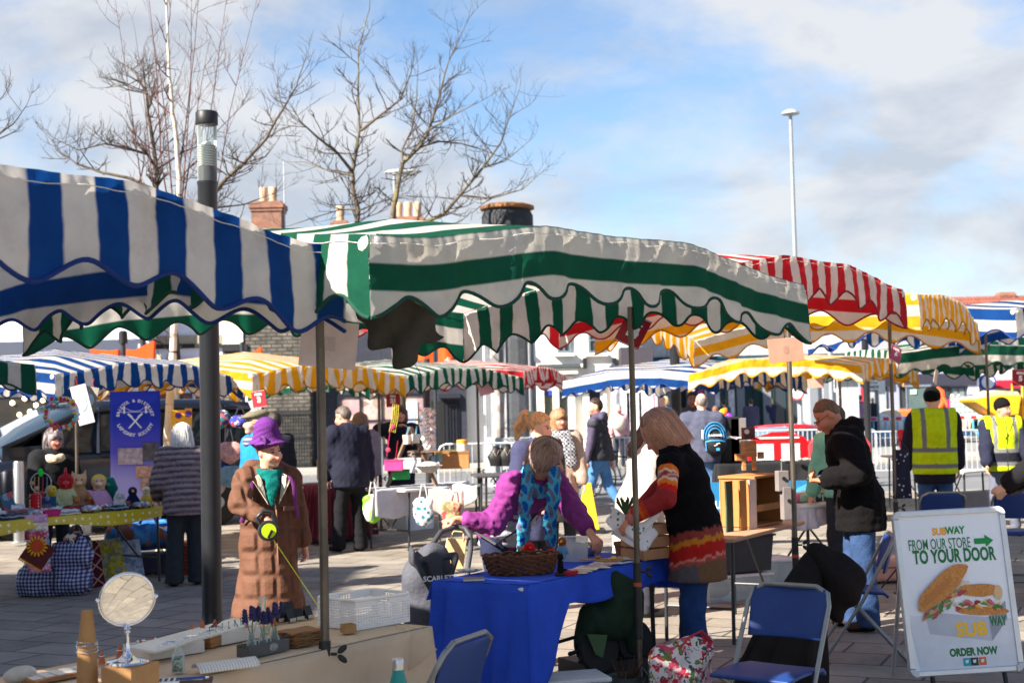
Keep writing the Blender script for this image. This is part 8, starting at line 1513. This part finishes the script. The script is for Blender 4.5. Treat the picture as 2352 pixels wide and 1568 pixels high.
def lattice(n,A,K,m_,c1,c2):
 s_=A('ShaderNodeSeparateXYZ');K(m_.outputs[0],s_.inputs[0]);o_=[]
 for op in('ADD','SUBTRACT'):a=A('ShaderNodeMath');a.operation=op;K(s_.outputs[0],a.inputs[0]);K(s_.outputs[2],a.inputs[1]);p_=A('ShaderNodeMath');p_.operation='PINGPONG';p_.inputs[1].default_value=.07;K(a.outputs[0],p_.inputs[0]);o_.append(p_)
 mn=A('ShaderNodeMath');mn.operation='MINIMUM';K(o_[0].outputs[0],mn.inputs[0]);K(o_[1].outputs[0],mn.inputs[1]);lt_=A('ShaderNodeMath');lt_.operation='LESS_THAN';lt_.inputs[1].default_value=.009;K(mn.outputs[0],lt_.inputs[0]);x=A('ShaderNodeMixRGB');K(lt_.outputs[0],x.inputs[0]);x.inputs[1].default_value=(*c1,1);x.inputs[2].default_value=(*c2,1);return x.outputs[0]
for px,py,Y,wd,hh,m_,lab in((210,1350,12.9,.27,.46,mat('maroon_lattice_cloth',rough=.9,bump=.3,nodes=lambda n,A,K,s,m_:lattice(n,A,K,m_,lin((84,20,34)),lin((190,150,140)))),'maroon lattice covered pin board leaning under the table'),(262,1338,13.1,.25,.45,mat('lime_floral_cloth',rough=.9,bump=.2,nodes=floral(((150,150,50),(176,180,90),(120,130,110),(196,186,40),(150,150,150)),26)),'lime floral covered pin board leaning under the table'),(308,1328,13.3,.22,.40,mat('pale_blue_floral',rough=.9,bump=.2,nodes=floral(((140,160,190),(176,186,206),(110,136,170),(150,170,200)),24)),'pale blue floral pin board leaning under the table')):
 g_=gp(px,py);o=thing('pin_board',lab,'pin board',(g_.x,g_.y,0),.35,'fabric pin boards',rx=R(-16),ry=R(-7));b=MB();b.box((0,0,hh/2),(wd,.02,hh));b.build('padded_face',m_,o,bevel=.005);b=MB();b.box((0,.016,hh/2),(wd*.96,.01,hh*.96));b.build('backing',kraft,o)
pz=at(325,1255,15.0);o=thing('paisley_bag','blue paisley zipped shopping bag under the table','bag',(pz.x,pz.y,.22),.3);b=Vol(.04);b.cone((-.24,0,.17),(.22,0,.19),.15,.15,flat=.8,ax=(0,1,0));soft('bag',b,.018,mat('paisley_cloth',rough=.7,bump=.2,nodes=floral(((30,96,160),(60,130,190),(110,66,44),(30,90,150),(150,90,60),(40,110,176)),11)),o,None,lambda P,D:D+wrinkle(P,.02,.15,91));b=MB();b.tube([(-.02,-.1,.32),(.02,-.12,.40),(.12,-.12,.40),(.15,-.1,.32)],.014,6);b.build('handle',cm((20,60,120)),o,smooth=60)
b=MB();b.box((0,0,-.10),(.62,.34,.20));b.build('crate_below',cm((44,50,70),bump=.5,bscale=20),o)
gq_=gp(412,1330);basket('red brown wicker basket behind the striped cardigan',(gq_.x+.05,gq_.y+.5,0),.20,.18,.30,0,mat('red_wicker',lin((130,58,34)),.8,var=.4,scale=30,bump=.6,bscale=60))
stq=at(370,1185,16.2);o=thing('folding_stool','small folding stool with bright blue seat beside the cardigan','stool',(stq.x,stq.y,0));b=MB();b.box((0,0,.44),(.34,.28,.025));b.build('seat',cm((40,130,220)),o,bevel=.008);b=MB()
for q in(-.15,.15):b.tube([(q,-.12,.44),(-q*.9,.1,0)],.012,6);b.tube([(q,.12,.44),(-q*.9,-.1,0)],.012,6)
b.build('legs',cm((214,206,190)),o,smooth=60)
wp=at(143,948,13.6);o=thing('button_wreath','wreath of colourful buttons and felt hung from the blue canopy','wreath',wp);random.seed(8);b=MB();b.tube([(.145*math.cos(a),0,.145*math.sin(a))for a in np.linspace(0,6.283,25)],.02,6);b.build('ring',cm((214,200,214)),o,smooth=60)
for i in range(44):a=i*.43;r_=.145+random.uniform(-.03,.03);b=MB();b.ell((r_*math.cos(a),-.03,r_*math.sin(a)),(.022,.014,.018),Matrix.Rotation(random.uniform(0,3),4,'Y'),8,5);b.build('button',cm(random.choice(((226,90,60),(226,200,60),(60,140,190),(200,40,90),(190,160,210),(120,200,180),(230,226,226)))),o,smooth=180)
b=MB();b.tube([(0,0,.15),(0,0,.26)],.003,4);b.build('ribbon',cm((40,120,130)),o);text('word','Hello',.07,cm((60,56,66)),o,face(0,-.02,.05),.002)
for px,py,Y,wd,hh,c,rl_,lab in((178,885,14.2,.16,.40,(214,206,206),14,'white paper sign hanging behind the button wreath'),(212,888,14.8,.15,.33,(150,140,130),-12,'photo bag hanging from the blue canopy'),(186,890,15.5,.14,.14,(170,60,76),8,'small red card hanging under the blue canopy')):
 o=thing('hanging_card',lab,'hanging card',at(px,py,Y),0,ry=R(-rl_));b=MB();b.box((0,0,-hh/2),(wd,.006,hh));b.build('card',cm(c,var=.35,scale=9),o);b=MB();b.ell((0,-.006,-hh*.45),(wd*.32,.004,hh*.22));b.build('oval_print',cm((190,206,214)),o);b=MB();b.tube([(0,0,0),(0,0,.09)],.004,4);b.build('clip',cm((190,30,40)),o)
bn=at(308,1100,17.2);o=thing('pull_up_banner','tall blue pull up banner of the lapidary society','banner',(bn.x+.02,bn.y,0),R(6));wB,hB=.60,1.98
def bann(n,A,K,src,mpn):
 s_=A('ShaderNodeSeparateXYZ');K(mpn.outputs[0],s_.inputs[0]);r=A('ShaderNodeValToRGB');m=A('ShaderNodeMapRange');m.inputs['From Max'].default_value=2.;K(s_.outputs[2],m.inputs[0]);K(m.outputs[0],r.inputs[0]);e=r.color_ramp.elements;e[0].position,e[0].color=.45,(*lin((170,164,226)),1);e[1].position,e[1].color=.82,(*lin((14,50,196)),1);q=e.new(.62);q.color=(*lin((90,84,206)),1);return r.outputs[0]
b=MB();b.grid(lambda u,v:((u-.5)*wB,.02*math.sin(u*3.1)*(1-v),.08+(hB-.08)*v),10,12);b.build('printed_sheet',mat('banner_print',rough=.5,var=.03,nodes=bann,trans=.1),o,smooth=60,thick=.002);b=MB();b.box((0,0,.04),(wB+.06,.18,.08));b.build('base',alu,o,bevel=.01);wht=cm((236,238,250))
def arc(word,r_,a0,a1,z0,size,up_=True):
 for i,ch_ in enumerate(word):
  a=R(a0+(a1-a0)*i/(len(word)-1));
  if ch_!=' ':text('letter',ch_,size,wht,o,Matrix.Translation((r_*math.cos(a),-.006,z0+r_*math.sin(a)))@Matrix.Rotation(R(90),4,'X')@Matrix.Rotation((a-math.pi/2)if up_ else(a+math.pi/2),4,'Z'),.0015,bold=.002)
arc('BRISTOL & DISTRICT',.205,172,8,1.66,.05);arc('LAPIDARY SOCIETY',.215,205,335,1.66,.055,False);b=MB()
for q in(-1,1):b.tube([(q*.075,-.008,1.53),(-q*.06,-.008,1.68)],.010,5);b.box((-q*.06,-.008,1.685),(.07,.004,.024),ry=q*.7)
b.build('crossed_hammers',wht,o);b=MB();b.tube([(-.20,-.007,1.72),(-.13,-.007,1.79),(-.06,-.007,1.745),(0,-.007,1.735),(.06,-.007,1.745),(.13,-.007,1.79),(.20,-.007,1.72)],.003,4);b.box((0,-.007,1.728),(.40,.002,.006))
for q in(-1,1):b.box((q*.13,-.007,1.755),(.022,.003,.09))
b.build('suspension_bridge',wht,o)
for x,z,w_,h_,c in((-.06,1.19,.30,.20,(176,160,170)),(.18,1.24,.19,.22,(90,86,92)),(.10,1.0,.2,.14,(196,150,130)),(.16,.86,.2,.16,(176,140,120))):b=MB();b.box((x,-.008,z),(w_,.003,h_));b.build('photo_print',cm(c,var=.6,scale=16),o)
for px,py,wd,c,lab in((410,964,.19,(240,190,60),'yellow no parking notice tied to the birch'),(433,960,.09,(214,170,90),'second smaller notice beside the yellow one')):
 p=at(px,py,18.6);o=thing('parking_notice',lab,'notice',p,R(8));b=MB();b.box((0,0,0),(wd,.004,.26));b.build('sheet',cm(c),o);T=Matrix.Rotation(R(90),4,'X');b=MB();b.lathe([(.045,.003),(.045,.005)],18,Matrix.Translation((0,0,.06))@T);b.build('red_disc',cm((196,40,50)),o);b=MB();b.lathe([(.034,.005),(.034,.007)],18,Matrix.Translation((0,0,.06))@T);b.build('blue_disc',cm((40,70,190)),o)
 if wd>.1:text('words','No\nParking',.04,cm((60,50,40)),o,face(0,-.004,-.06),.001)
rk=at(540,1000,16.3);o=thing('bag_rack','metal rack for the hanging bags by the light column','display rack',(rk.x,rk.y,0));b=MB();b.tube([(-.32,0,0),(-.32,0,1.62),(.26,0,1.62),(.26,0,0)],.014,6);b.tube([(-.32,0,1.2),(.26,0,1.2)],.01,5);b.build('frame',galv,o,smooth=60)
for px,py,wd,hh,m_,lab in((552,962,.20,.17,mat('union_print',rough=.8,nodes=floral(((40,50,130),(170,40,60),(50,60,150),(200,190,206),(60,60,140)),30)),'navy and red flag print bag on the rack'),(500,955,.17,.26,mat('teal_zigzag',rough=.8,nodes=floral(((60,130,150),(206,90,80),(226,220,214),(60,60,90)),22)),'teal patterned tote on the rack'),(505,1075,.16,.24,cm((40,40,110)),'navy and red satchel low on the rack'),(535,1085,.22,.30,cm((120,150,156),var=.4,scale=20),'pale teal tote low on the rack'),(485,1110,.2,.28,cm((196,176,160),var=.4,scale=18),'cream tote low on the rack'),(528,1030,.14,.3,cm((206,150,140),var=.5,scale=18),'peach print apron hanging on the rack')):
 p=at(px,py,16.15);o=thing('tote_bag',lab,'bag',p,.2,'bags on the rack');b=Vol(.03);b.cone((-wd*.3,0,-hh*.1),(wd*.3,0,-hh*.1),hh*.38,hh*.38,flat=.35,ax=(0,1,0));b.ell((0,0,-hh*.25),(wd*.55,.05,hh*.35));soft('bag',b,.016,m_,o,None);b=MB();b.tube([(-wd*.3,0,hh*.2),(-wd*.1,0,hh*.75),(wd*.1,0,hh*.75),(wd*.3,0,hh*.2)],.008,5);b.build('handle',cm((50,46,60)),o)
# ---------------- grey clothed table in the middle distance ----------------
MA,MB_,=at(862,1124,16.6),at(1052,1112,17.6);wm=np.array((.12,.99));o,TPm,rzm=table('folding table under the pale grey cloth',(MA.x,MA.y),(MB_.x,MB_.y),wm,.8,.735,white_pl);cloth('pale grey cloth over the middle table of crafts',TPm,.735,lambda e,t:.30+.05*math.sin(t*8)if e in(0,3)else .22,mat('pale_grey_cloth',lin((190,188,196)),.9,bump=.25,bscale=14,trans=.08),seed=8,nf=2)
def mq(u,v,h=.012):return V(TPm(u,v,h))
sa=mq(.36,.45);o=thing('step_ladder','wooden A frame ladder shelf on the grey table','display stand',sa);b=MB();wdm=mat('worn_brown_wood',lin((120,96,78)),.8,var=.25,scale=14)
for q in(-.10,.10):b.tube([(-.30,q,0),(0,q*.7,.72)],.02,4);b.tube([(.30,q,0),(0,q*.7,.72)],.02,4)
b.build('legs',wdm,o);b=MB();b.box((.16,0,.42),(.40,.24,.02));b.box((0,0,.20),(.36,.22,.02));b.build('shelves',wdm,o)
for i,(px,py,c)in enumerate(((935,1010,(214,200,186)),(955,1008,(214,204,190)))):o=thing('plant_pot',('left','right')[i]+' cream pot on the ladder shelf','pot',at(px,py,17.2),0);b=MB();b.lathe([(.045,-.05),(.055,.06),(.05,.06)],16);b.build('pot',cm(c),o,smooth=40);b=MB();b.tube([(0,0,.05),(.02,0,.16)],.01,5);b.build('tool',cm((90,140,170)),o)
for px,py,c,w_,h_,n_,lab in((905,960,(206,190,60),.07,.34,'lanyard','bundle of yellow and green lanyards on the ladder'),(895,1010,(206,30,100),.02,.40,'lanyard','long pink strap hanging from the ladder'),(912,1040,(190,30,50),.02,.3,'lanyard','red strap hanging from the ladder')):
 o=thing(n_,lab,'strap',at(px,py,17.0),0,ry=.15);b=MB()
 for k in range(4 if w_>.05 else 1):b.tube([(w_*(k/3-.5),0,h_*.5),(w_*(k/3-.3),-.02,0),(w_*(k/3-.5),0,-h_*.5)],.010,5,flat=.4)
 b.build('strap',cm(c),o,smooth=60);b=MB();b.ell((0,-.02,-h_*.3),(.03,.01,.03));b.build('charm',cm((190,60,90)),o)
def small(label,px,py,Y,cat,name,c,kind,s_=1.,rz=0.):
 p=at(px,py,Y);o=thing(name,label,cat,p,rz);b=MB()
 if kind=='box':b.box((0,0,.05*s_),(.18*s_,.12*s_,.10*s_));b.build('box',cm(c),o,bevel=.004);k=MB();k.box((0,0,.10*s_),(.186*s_,.126*s_,.016*s_));k.build('lid',cm(tuple(int(x*.8)for x in c)),o)
 elif kind=='bust':b.lathe([(.05*s_,0),(.06*s_,.05*s_),(.075*s_,.10*s_),(.03*s_,.16*s_),(.028*s_,.20*s_),(.005,.21*s_)],16,Matrix.Diagonal((1.2,.7,1,1)));b.build('bust',black_pl,o,smooth=50);k=MB();k.tube([(-.03*s_,-.03*s_,.16*s_),(0,-.055*s_,.10*s_),(.03*s_,-.03*s_,.16*s_)],.003,4);k.build('necklace',cm((200,170,150)),o)
 elif kind=='jar':b.lathe([(.06*s_,0),(.06*s_,.13*s_),(.05*s_,.14*s_)],16);b.build('jar',cm(c),o,smooth=40);k=MB();k.lathe([(.062*s_,.12*s_),(.062*s_,.16*s_),(.02,.165*s_)],16);k.build('lid',cm((226,160,40)),o,smooth=40)
 elif kind=='bowl':b.lathe([(.06*s_,0),(.16*s_,.08*s_),(.15*s_,.08*s_),(.05*s_,.015)],18);b.build('bowl',cm(c,var=.3,scale=30),o,smooth=40);k=MB();k.ell((0,0,.075*s_),(.12*s_,.09*s_,.05*s_));k.build('contents',cm((206,190,186),var=.7,scale=30),o,smooth=180)
 elif kind=='cloth':b.grid(lambda u,v:((u-.5)*.3*s_,-.06-.02*v,.0-.16*s_*v+.02*math.sin(u*6)-.10*s_*v*(1-abs(2*u-1))),10,6);b.build('cloth',cm(c,bump=.3),o,smooth=60,thick=.004);k=MB();k.box((0,-.07,-.05),(.06,.004,.03));k.build('tag',cm((230,230,230)),o)
 return o
for a in(('white shallow box on the ladder base',940,1085,17.3,'box','card_box',(214,212,216),'box',1.7),('bright green tray on the grey table',922,1100,16.9,'tray','plastic_tray',(40,150,80),'box',1.1),('pink and teal zipped pouch by the ladder foot',905,1080,16.8,'pouch','zipped_pouch',(206,60,130),'box',1.2),('grey woven bowl of trinkets',985,1085,17.2,'bowl','woven_bowl',(170,160,150),'bowl',1.1),('second shallow basket of ribbons',965,1058,17.5,'bowl','woven_bowl',(190,176,160),'bowl',1.),('brown crate with red label on the grey table',1045,1075,17.6,'crate','card_crate',(176,120,70),'box',2.),('white jar with yellow lid',1062,1042,17.7,'jar','storage_jar',(222,218,212),'jar',1.1),('lime floral planter tin',1035,1052,17.8,'tin','planter_tin',(110,124,60),'box',1.),('teal cup of pens',1008,1060,17.5,'cup','pen_cup',(120,160,166),'jar',.8),('pink lace cloth hanging over the grey cloth',1025,1122,16.9,'textile','lace_cloth',(206,166,160),'cloth',1.4),('white printed card with green square hanging over the table edge',1068,1112,17.2,'textile','printed_cloth',(214,222,206),'cloth',1.),('left black jewellery bust',1140,1070,15.8,'jewellery bust','jewellery_bust',0,'bust',1.1),('middle black jewellery bust',1152,1070,15.9,'jewellery bust','jewellery_bust',0,'bust',1.),('right black jewellery bust',1166,1070,15.8,'jewellery bust','jewellery_bust',0,'bust',1.2)):small(*a)
o,TPk,_=table('dark table carrying the black jewellery busts',(at(1085,1078,15.6).x,15.5),(at(1235,1078,15.6).x,15.6),(0,1),.6,.94,cm((70,66,70)));
tl_=mat('teal_leaf_print',rough=.85,nodes=dots(lin((214,212,214)),lin((40,120,140)),15,.35,1.));
for px,py,Y,m_,lab in((973,1172,16.45,tl_,'white bag with teal leaves hung from the grey table'),(1038,1180,16.8,mat('red_floral_tote',rough=.9,nodes=floral(((176,140,104),(150,60,70),(186,150,112),(120,110,70)),26)),'brown floral tote hung from the grey table'),(857,1165,16.7,mat('green_carrier',rough=.5,nodes=floral(((110,176,40),(120,186,50),(214,222,200),(100,166,30)),5)),'bright green carrier bag held by the navy jacket man')):
 p=at(px,py,Y);o=thing('carrier_bag',lab,'bag',p,0);b=Vol(.03);b.ell((0,0,-.02),(.12,.06,.17)).cone((-.07,0,.1),(.07,0,.1),.05,.05);soft('bag',b,.016,m_,o,None,lambda P,D:D+wrinkle(P,.015,.1,5));b=MB();b.tube([(-.05,0,.13),(-.02,0,.30),(.02,0,.30),(.05,0,.13)],.006,5);b.build('handle',cm((214,214,210)),o)
ct=gp(930,1222);tub('clear storage tub under the grey table',(ct.x+.05,ct.y+.5,0),.56,.4,.32,rzm,clear_pl,True,lidm=cm((190,190,196)),inside=(((176,160,160),-.1,.1,(.15,.12,.08)),((190,140,130),.12,.08,(.1,.1,.06))))
ra,rb2=at(735,1130,17.8),at(800,1130,18.6);o,TPr,_=table('table under the wine red cloth behind the navy jacket man',(ra.x,ra.y),(rb2.x+.3,rb2.y),(-.6,.8),.7,.735,white_pl);cloth('wine red cloth down to the ground',TPr,.735,lambda e,t:.68,mat('wine_cloth',lin((96,20,36)),.9,bump=.2,bscale=12),seed=9);small('open wooden box on the wine red cloth',770,1100,18.2,'box','wooden_box',(190,140,80),'box',2.4)
# ---------------- right hand stalls ----------------
WA,WB=at(1664,1237,9.55),at(1832,1195,10.9);wr_=np.array((-.62,.78));o,TPw,rzw=table('round ended folding table with the wooden models',(WA.x,WA.y),(WB.x,WB.y),wr_,.62,.735,mat('table_ply',lin((176,134,104)),.6,var=.15))
def wq(u,v,h=.002):return V(TPw(u,v,h))
mdf=mat('mdf_board',lin((166,112,58)),.8,var=.12,scale=6);o=thing('dolls_house','open fronted wooden dolls house with green and white panels','dolls house',wq(.60,.42),rzw-.1);b=MB();b.box((.14,0,.01),(.48,.28,.014));b.box((.14,0,.37),(.50,.30,.018));b.box((.14,.14,.19),(.48,.012,.36));b.box((.37,0,.19),(.014,.28,.36));b.box((-.09,0,.19),(.014,.28,.36));b.box((.14,-.135,.14),(.46,.014,.05));b.box((.0,-.10,.28),(.02,.02,.16));b.build('shell',mdf,o,bevel=.003)
for x,y,c,ang in((-.16,-.16,(206,182,170),.35),(-.28,-.14,(170,112,52),-.12),(-.42,-.10,(46,62,44),.3)):q=MB();q.prism([(x-.06,y,0),(x+.05,y,0),(x+.09,y+.02,.18),(x+.05,y,.36),(x-.06,y,.36),(x-.03,y+.01,.18)],(ang*.3,1,0),.012);q.build('folding_panel',cm(c),o)
def robot(o):
 b=MB();b.box((0,0,.20),(.10,.08,.12));b.box((-.05,-.02,.09),(.03,.03,.1));b.box((.04,0,.09),(.03,.03,.1));b.box((-.09,-.02,.14),(.05,.04,.05));b.box((.09,-.01,.15),(.04,.04,.05));b.build('body',oak,o,bevel=.004);k=MB();k.box((0,0,.315),(.085,.075,.09));k.box((0,0,.275),(.14,.10,.01));k.build('hat',cm((96,48,30)),o,bevel=.006)
 k=MB();k.lathe([(.018,0),(.018,.012)],12,Matrix.Translation((-.03,-.045,.33))@Matrix.Rotation(R(90),4,'X'));k.build('cog',galv,o)
rq=at(1722,1110,10.6);o=thing('wooden_robot','wooden toy figure with brown hat on the dolls house','toy',(rq.x,rq.y,wq(.60,.42).z+.375),.2);robot(o)
for i,(px,py)in enumerate(((1692,1122),(1703,1124))):o=thing('toy_rocket',('left pale blue','right red')[i]+' toy rocket with red nose cone','toy',at(px,py,11.2),0);b=MB();b.lathe([(.035,-.10),(.035,.0)],14);b.build('hull',cm((150,196,206)if i==0 else(170,40,44)),o,smooth=40);b=MB();b.lathe([(.038,0),(.03,.04),(.004,.075)],14);b.build('nose_cone',cm((176,26,36)),o,smooth=40)
for i,(px,py)in enumerate(((1796,1104),(1808,1155))):o=thing('grey_bird_box',('upper','lower')[i]+' narrow grey wooden box on a rod','wooden box',at(px,py,10.4),.2);b=MB();b.box((0,0,.0),(.085,.07,.15 if i==0 else .24));b.build('box',cm((120,112,110)),o,bevel=.005);b=MB();b.tube([(0,0,.07),(0,0,.14)],.004,5);b.tube([(0,0,-.07),(0,0,-.14)],.006,5);b.build('rod',galv,o);b=MB();b.lathe([(.014,0),(.014,.01)],10,Matrix.Translation((0,-.036,.02))@Matrix.Rotation(R(90),4,'X'));b.build('hole',black_pl,o)
tg=gp(1695,1400);tub('big dark grey storage tub under the dolls house table',(tg.x+.05,tg.y+.7,.24),.62,.42,.30,.4,cm((52,54,60)),False,lidm=black_pl);tub('clear lidded tub at ground level under the dark tub',(tg.x+.02,tg.y+.68,0),.62,.42,.20,.4,clear_pl,True,lidm=cm((200,202,208)),inside=(((206,204,200),-.1,.09,(.12,.1,.08)),));tub('small pale tub behind the dark tub',(tg.x+.45,tg.y+1.2,0),.5,.4,.26,.4,clear_pl,True,lidm=cm((206,206,210)))
ka,kb_=at(1640,1075,19.2),at(1900,1062,19.2);o,TPb,_=table('long black clothed table behind the dolls house',(ka.x,18.9),(kb_.x+.5,19.3),(0,1),.8,.86,black_pl);cloth('black cloth on the long table',TPb,.86,lambda e,t:.45,mat('black_cloth',(.012,.012,.014),.95,bump=.2,bscale=20),seed=12)
for px,py,w_,h_,c,lab in((1681,1068,.26,.62,(24,24,26),'tall black speaker like box on the long table'),(1700,1068,.22,.60,(116,108,106),'grey box beside the tall black box')):p=at(px,py,19.1);o=thing('equipment_box',lab,'box',(p.x,p.y+.2,.875),0);b=MB();b.box((0,0,h_/2),(w_,.3,h_));b.build('case',cm(c),o,bevel=.01);b=MB();b.box((0,-.152,h_*.55),(w_*.5,.004,.03));b.build('label_strip',cm((190,188,190)),o)
random.seed(4)
for i in range(8):p=at(1800+i*14,1064,19.1);o=thing('stone_specimen','small pale stone specimen, %s from the left on the black cloth'%('first','second','third','fourth','fifth','sixth','seventh','eighth')[i],'stone',(p.x,19.1+random.uniform(-.1,.2),.885),random.random(),'stone specimens');b=MB();b.ell((0,0,.012),(.05,.035,.02),nu=7,nv=5);b.build('stone',cm((206,200,190)),o)
p=at(1745,1135,16.5);o=thing('shop_banner','blue printed banner low behind the dolls house','banner',(p.x,16.6,0));b=MB();b.box((0,0,.52),(1.15,.01,.40));b.box((0,0,.735),(1.15,.012,.03));b.build('sheet',cm((26,110,158)),o);text('words','using',.19,cm((206,228,240)),o,face(-.33,-.008,.50),.001,bold=.003)
for x,r_ in((-.02,.07),(.06,.05)):b=MB();b.lathe([(r_,0),(r_,.003)],18,Matrix.Translation((x,-.006,.62))@Matrix.Rotation(R(90),4,'X'));b.build('bubble',cm((150,206,236)),o)
b=MB();b.prism([(.30,-.006,.33),(.57,-.006,.33),(.57,-.006,.71),(.46,-.006,.66),(.38,-.006,.52)],(0,-1,0),.002);b.build('pale_swoosh',cm((70,150,200)),o)
ha,hb_=at(1800,1172,12.6),at(1945,1165,12.9);o,TPh,_=table('folding table under the white cloth of knitwear',(ha.x,ha.y),(hb_.x,hb_.y),(0,1),.75,.735,white_pl);cloth('white cloth on the knitwear table',TPh,.735,lambda e,t:.20+.03*math.sin(t*6),mat('white_table_cloth',lin((226,226,232)),.9,bump=.2,bscale=16,trans=.1),seed=14)
for i,(u,v,c,n_)in enumerate(((.10,.3,(190,70,130),'magenta'),(.22,.2,(206,110,150),'pink'),(.34,.35,(150,190,170),'mint'),(.46,.2,(160,200,180),'pale green'),(.55,.4,(66,76,96),'slate blue'),(.66,.22,(60,70,90),'dark slate'),(.74,.5,(206,130,60),'orange'),(.84,.3,(130,110,140),'lilac'),(.5,.6,(222,214,220),'white'))):p=V(TPh(u,v,.012));o=thing('knitted_scarf',n_+' rolled knitted scarf on the white cloth','scarf',p,.5,'rolled scarves');b=Vol(.02);b.cone((-.10,0,.04),(.10,0,.045),.042,.04);soft('roll',b,.014,knit_attr,o,np.array(lin(c)),lambda P,D:D+wrinkle(P,.008,.06,i));b=MB();b.tube([(-.02,-.042,.0),(-.02,-.045,.05),(-.02,0,.088)],.006,5);b.build('band',cm((220,216,210)),o)
sm_=gp(2052,1340);o=thing('suitcase','pink hard suitcase lying behind the jeans wearer','suitcase',(sm_.x,sm_.y+.15,0),.2);b=MB();b.box((0,0,.125),(.42,.28,.21));b.build('shell',cm((206,150,130),rough=.4),o,bevel=.03);b=MB();b.box((0,-.142,.145),(.40,.004,.012));b.box((.1,-.144,.12),(.05,.006,.04));b.build('zip',cm((120,84,76)),o)
for x in(-.16,.16):b=MB();b.lathe([(.022,0),(.022,.03)],12,Matrix.Translation((x,-.08,.022))@Matrix.Rotation(R(90),4,'X'));b.build('castor',black_pl,o)
tp=at(2225,1080,13.8);o,TPg,_=table('pale folding table beside the steward',(at(2175,1085,18).x,17.9),(at(2268,1068,18).x,18.4),(0,1),.6,.74,cm((206,196,196)));fo=at(2225,1135,13.4);o=thing('folded_table','grey folded table top leaning under the pale table','folded table',(fo.x,13.3,0),.1,rx=R(-10));b=MB();b.box((0,0,.42),(.42,.03,.74));b.build('panel',cm((120,116,112)),o,bevel=.03);b=MB();b.box((0,-.018,.42),(.36,.004,.02));b.build('hinge_line',cm((90,88,86)),o)
ap=at(2068,1032,12.2);o=thing('apron','navy apron with little flowers hanging from the pole','apron',ap,-.1);b=MB();b.grid(lambda u,v:((u-.5)*(.14+.02*v),-.02+.012*math.sin(u*8+v*2),-.42*v),10,10);b.build('apron_cloth',mat('navy_ditsy',rough=.9,nodes=dots(lin((28,32,54)),lin((190,180,190)),26,.22,1.)),o,smooth=60,thick=.006);b=MB();b.tube([(-.06,0,0),(0,.02,.09),(.06,0,0)],.006,5);b.build('neck_strap',cm((28,32,54)),o)
rc_=at(2080,1045,21.0);o=thing('red_bucket','tall red plastic bucket beside the steward','bucket',(rc_.x,21,rc_.z),0);o.scale=(1.35,)*3;b=MB();b.lathe([(.05,0),(.09,.28),(.085,.28),(.045,.02)],18);b.build('bucket',cm((206,26,40),rough=.4),o,smooth=40);b=MB();b.tube([(-.09,0,.27),(0,-.05,.14),(.09,0,.27)],.004,5);b.build('handle',cm((220,200,200)),o)
o,_,_=table('low folding table holding the red bucket',(rc_.x-.3,20.8),(rc_.x+.3,20.8),(0,1),.5,rc_.z,cm((170,166,164)))
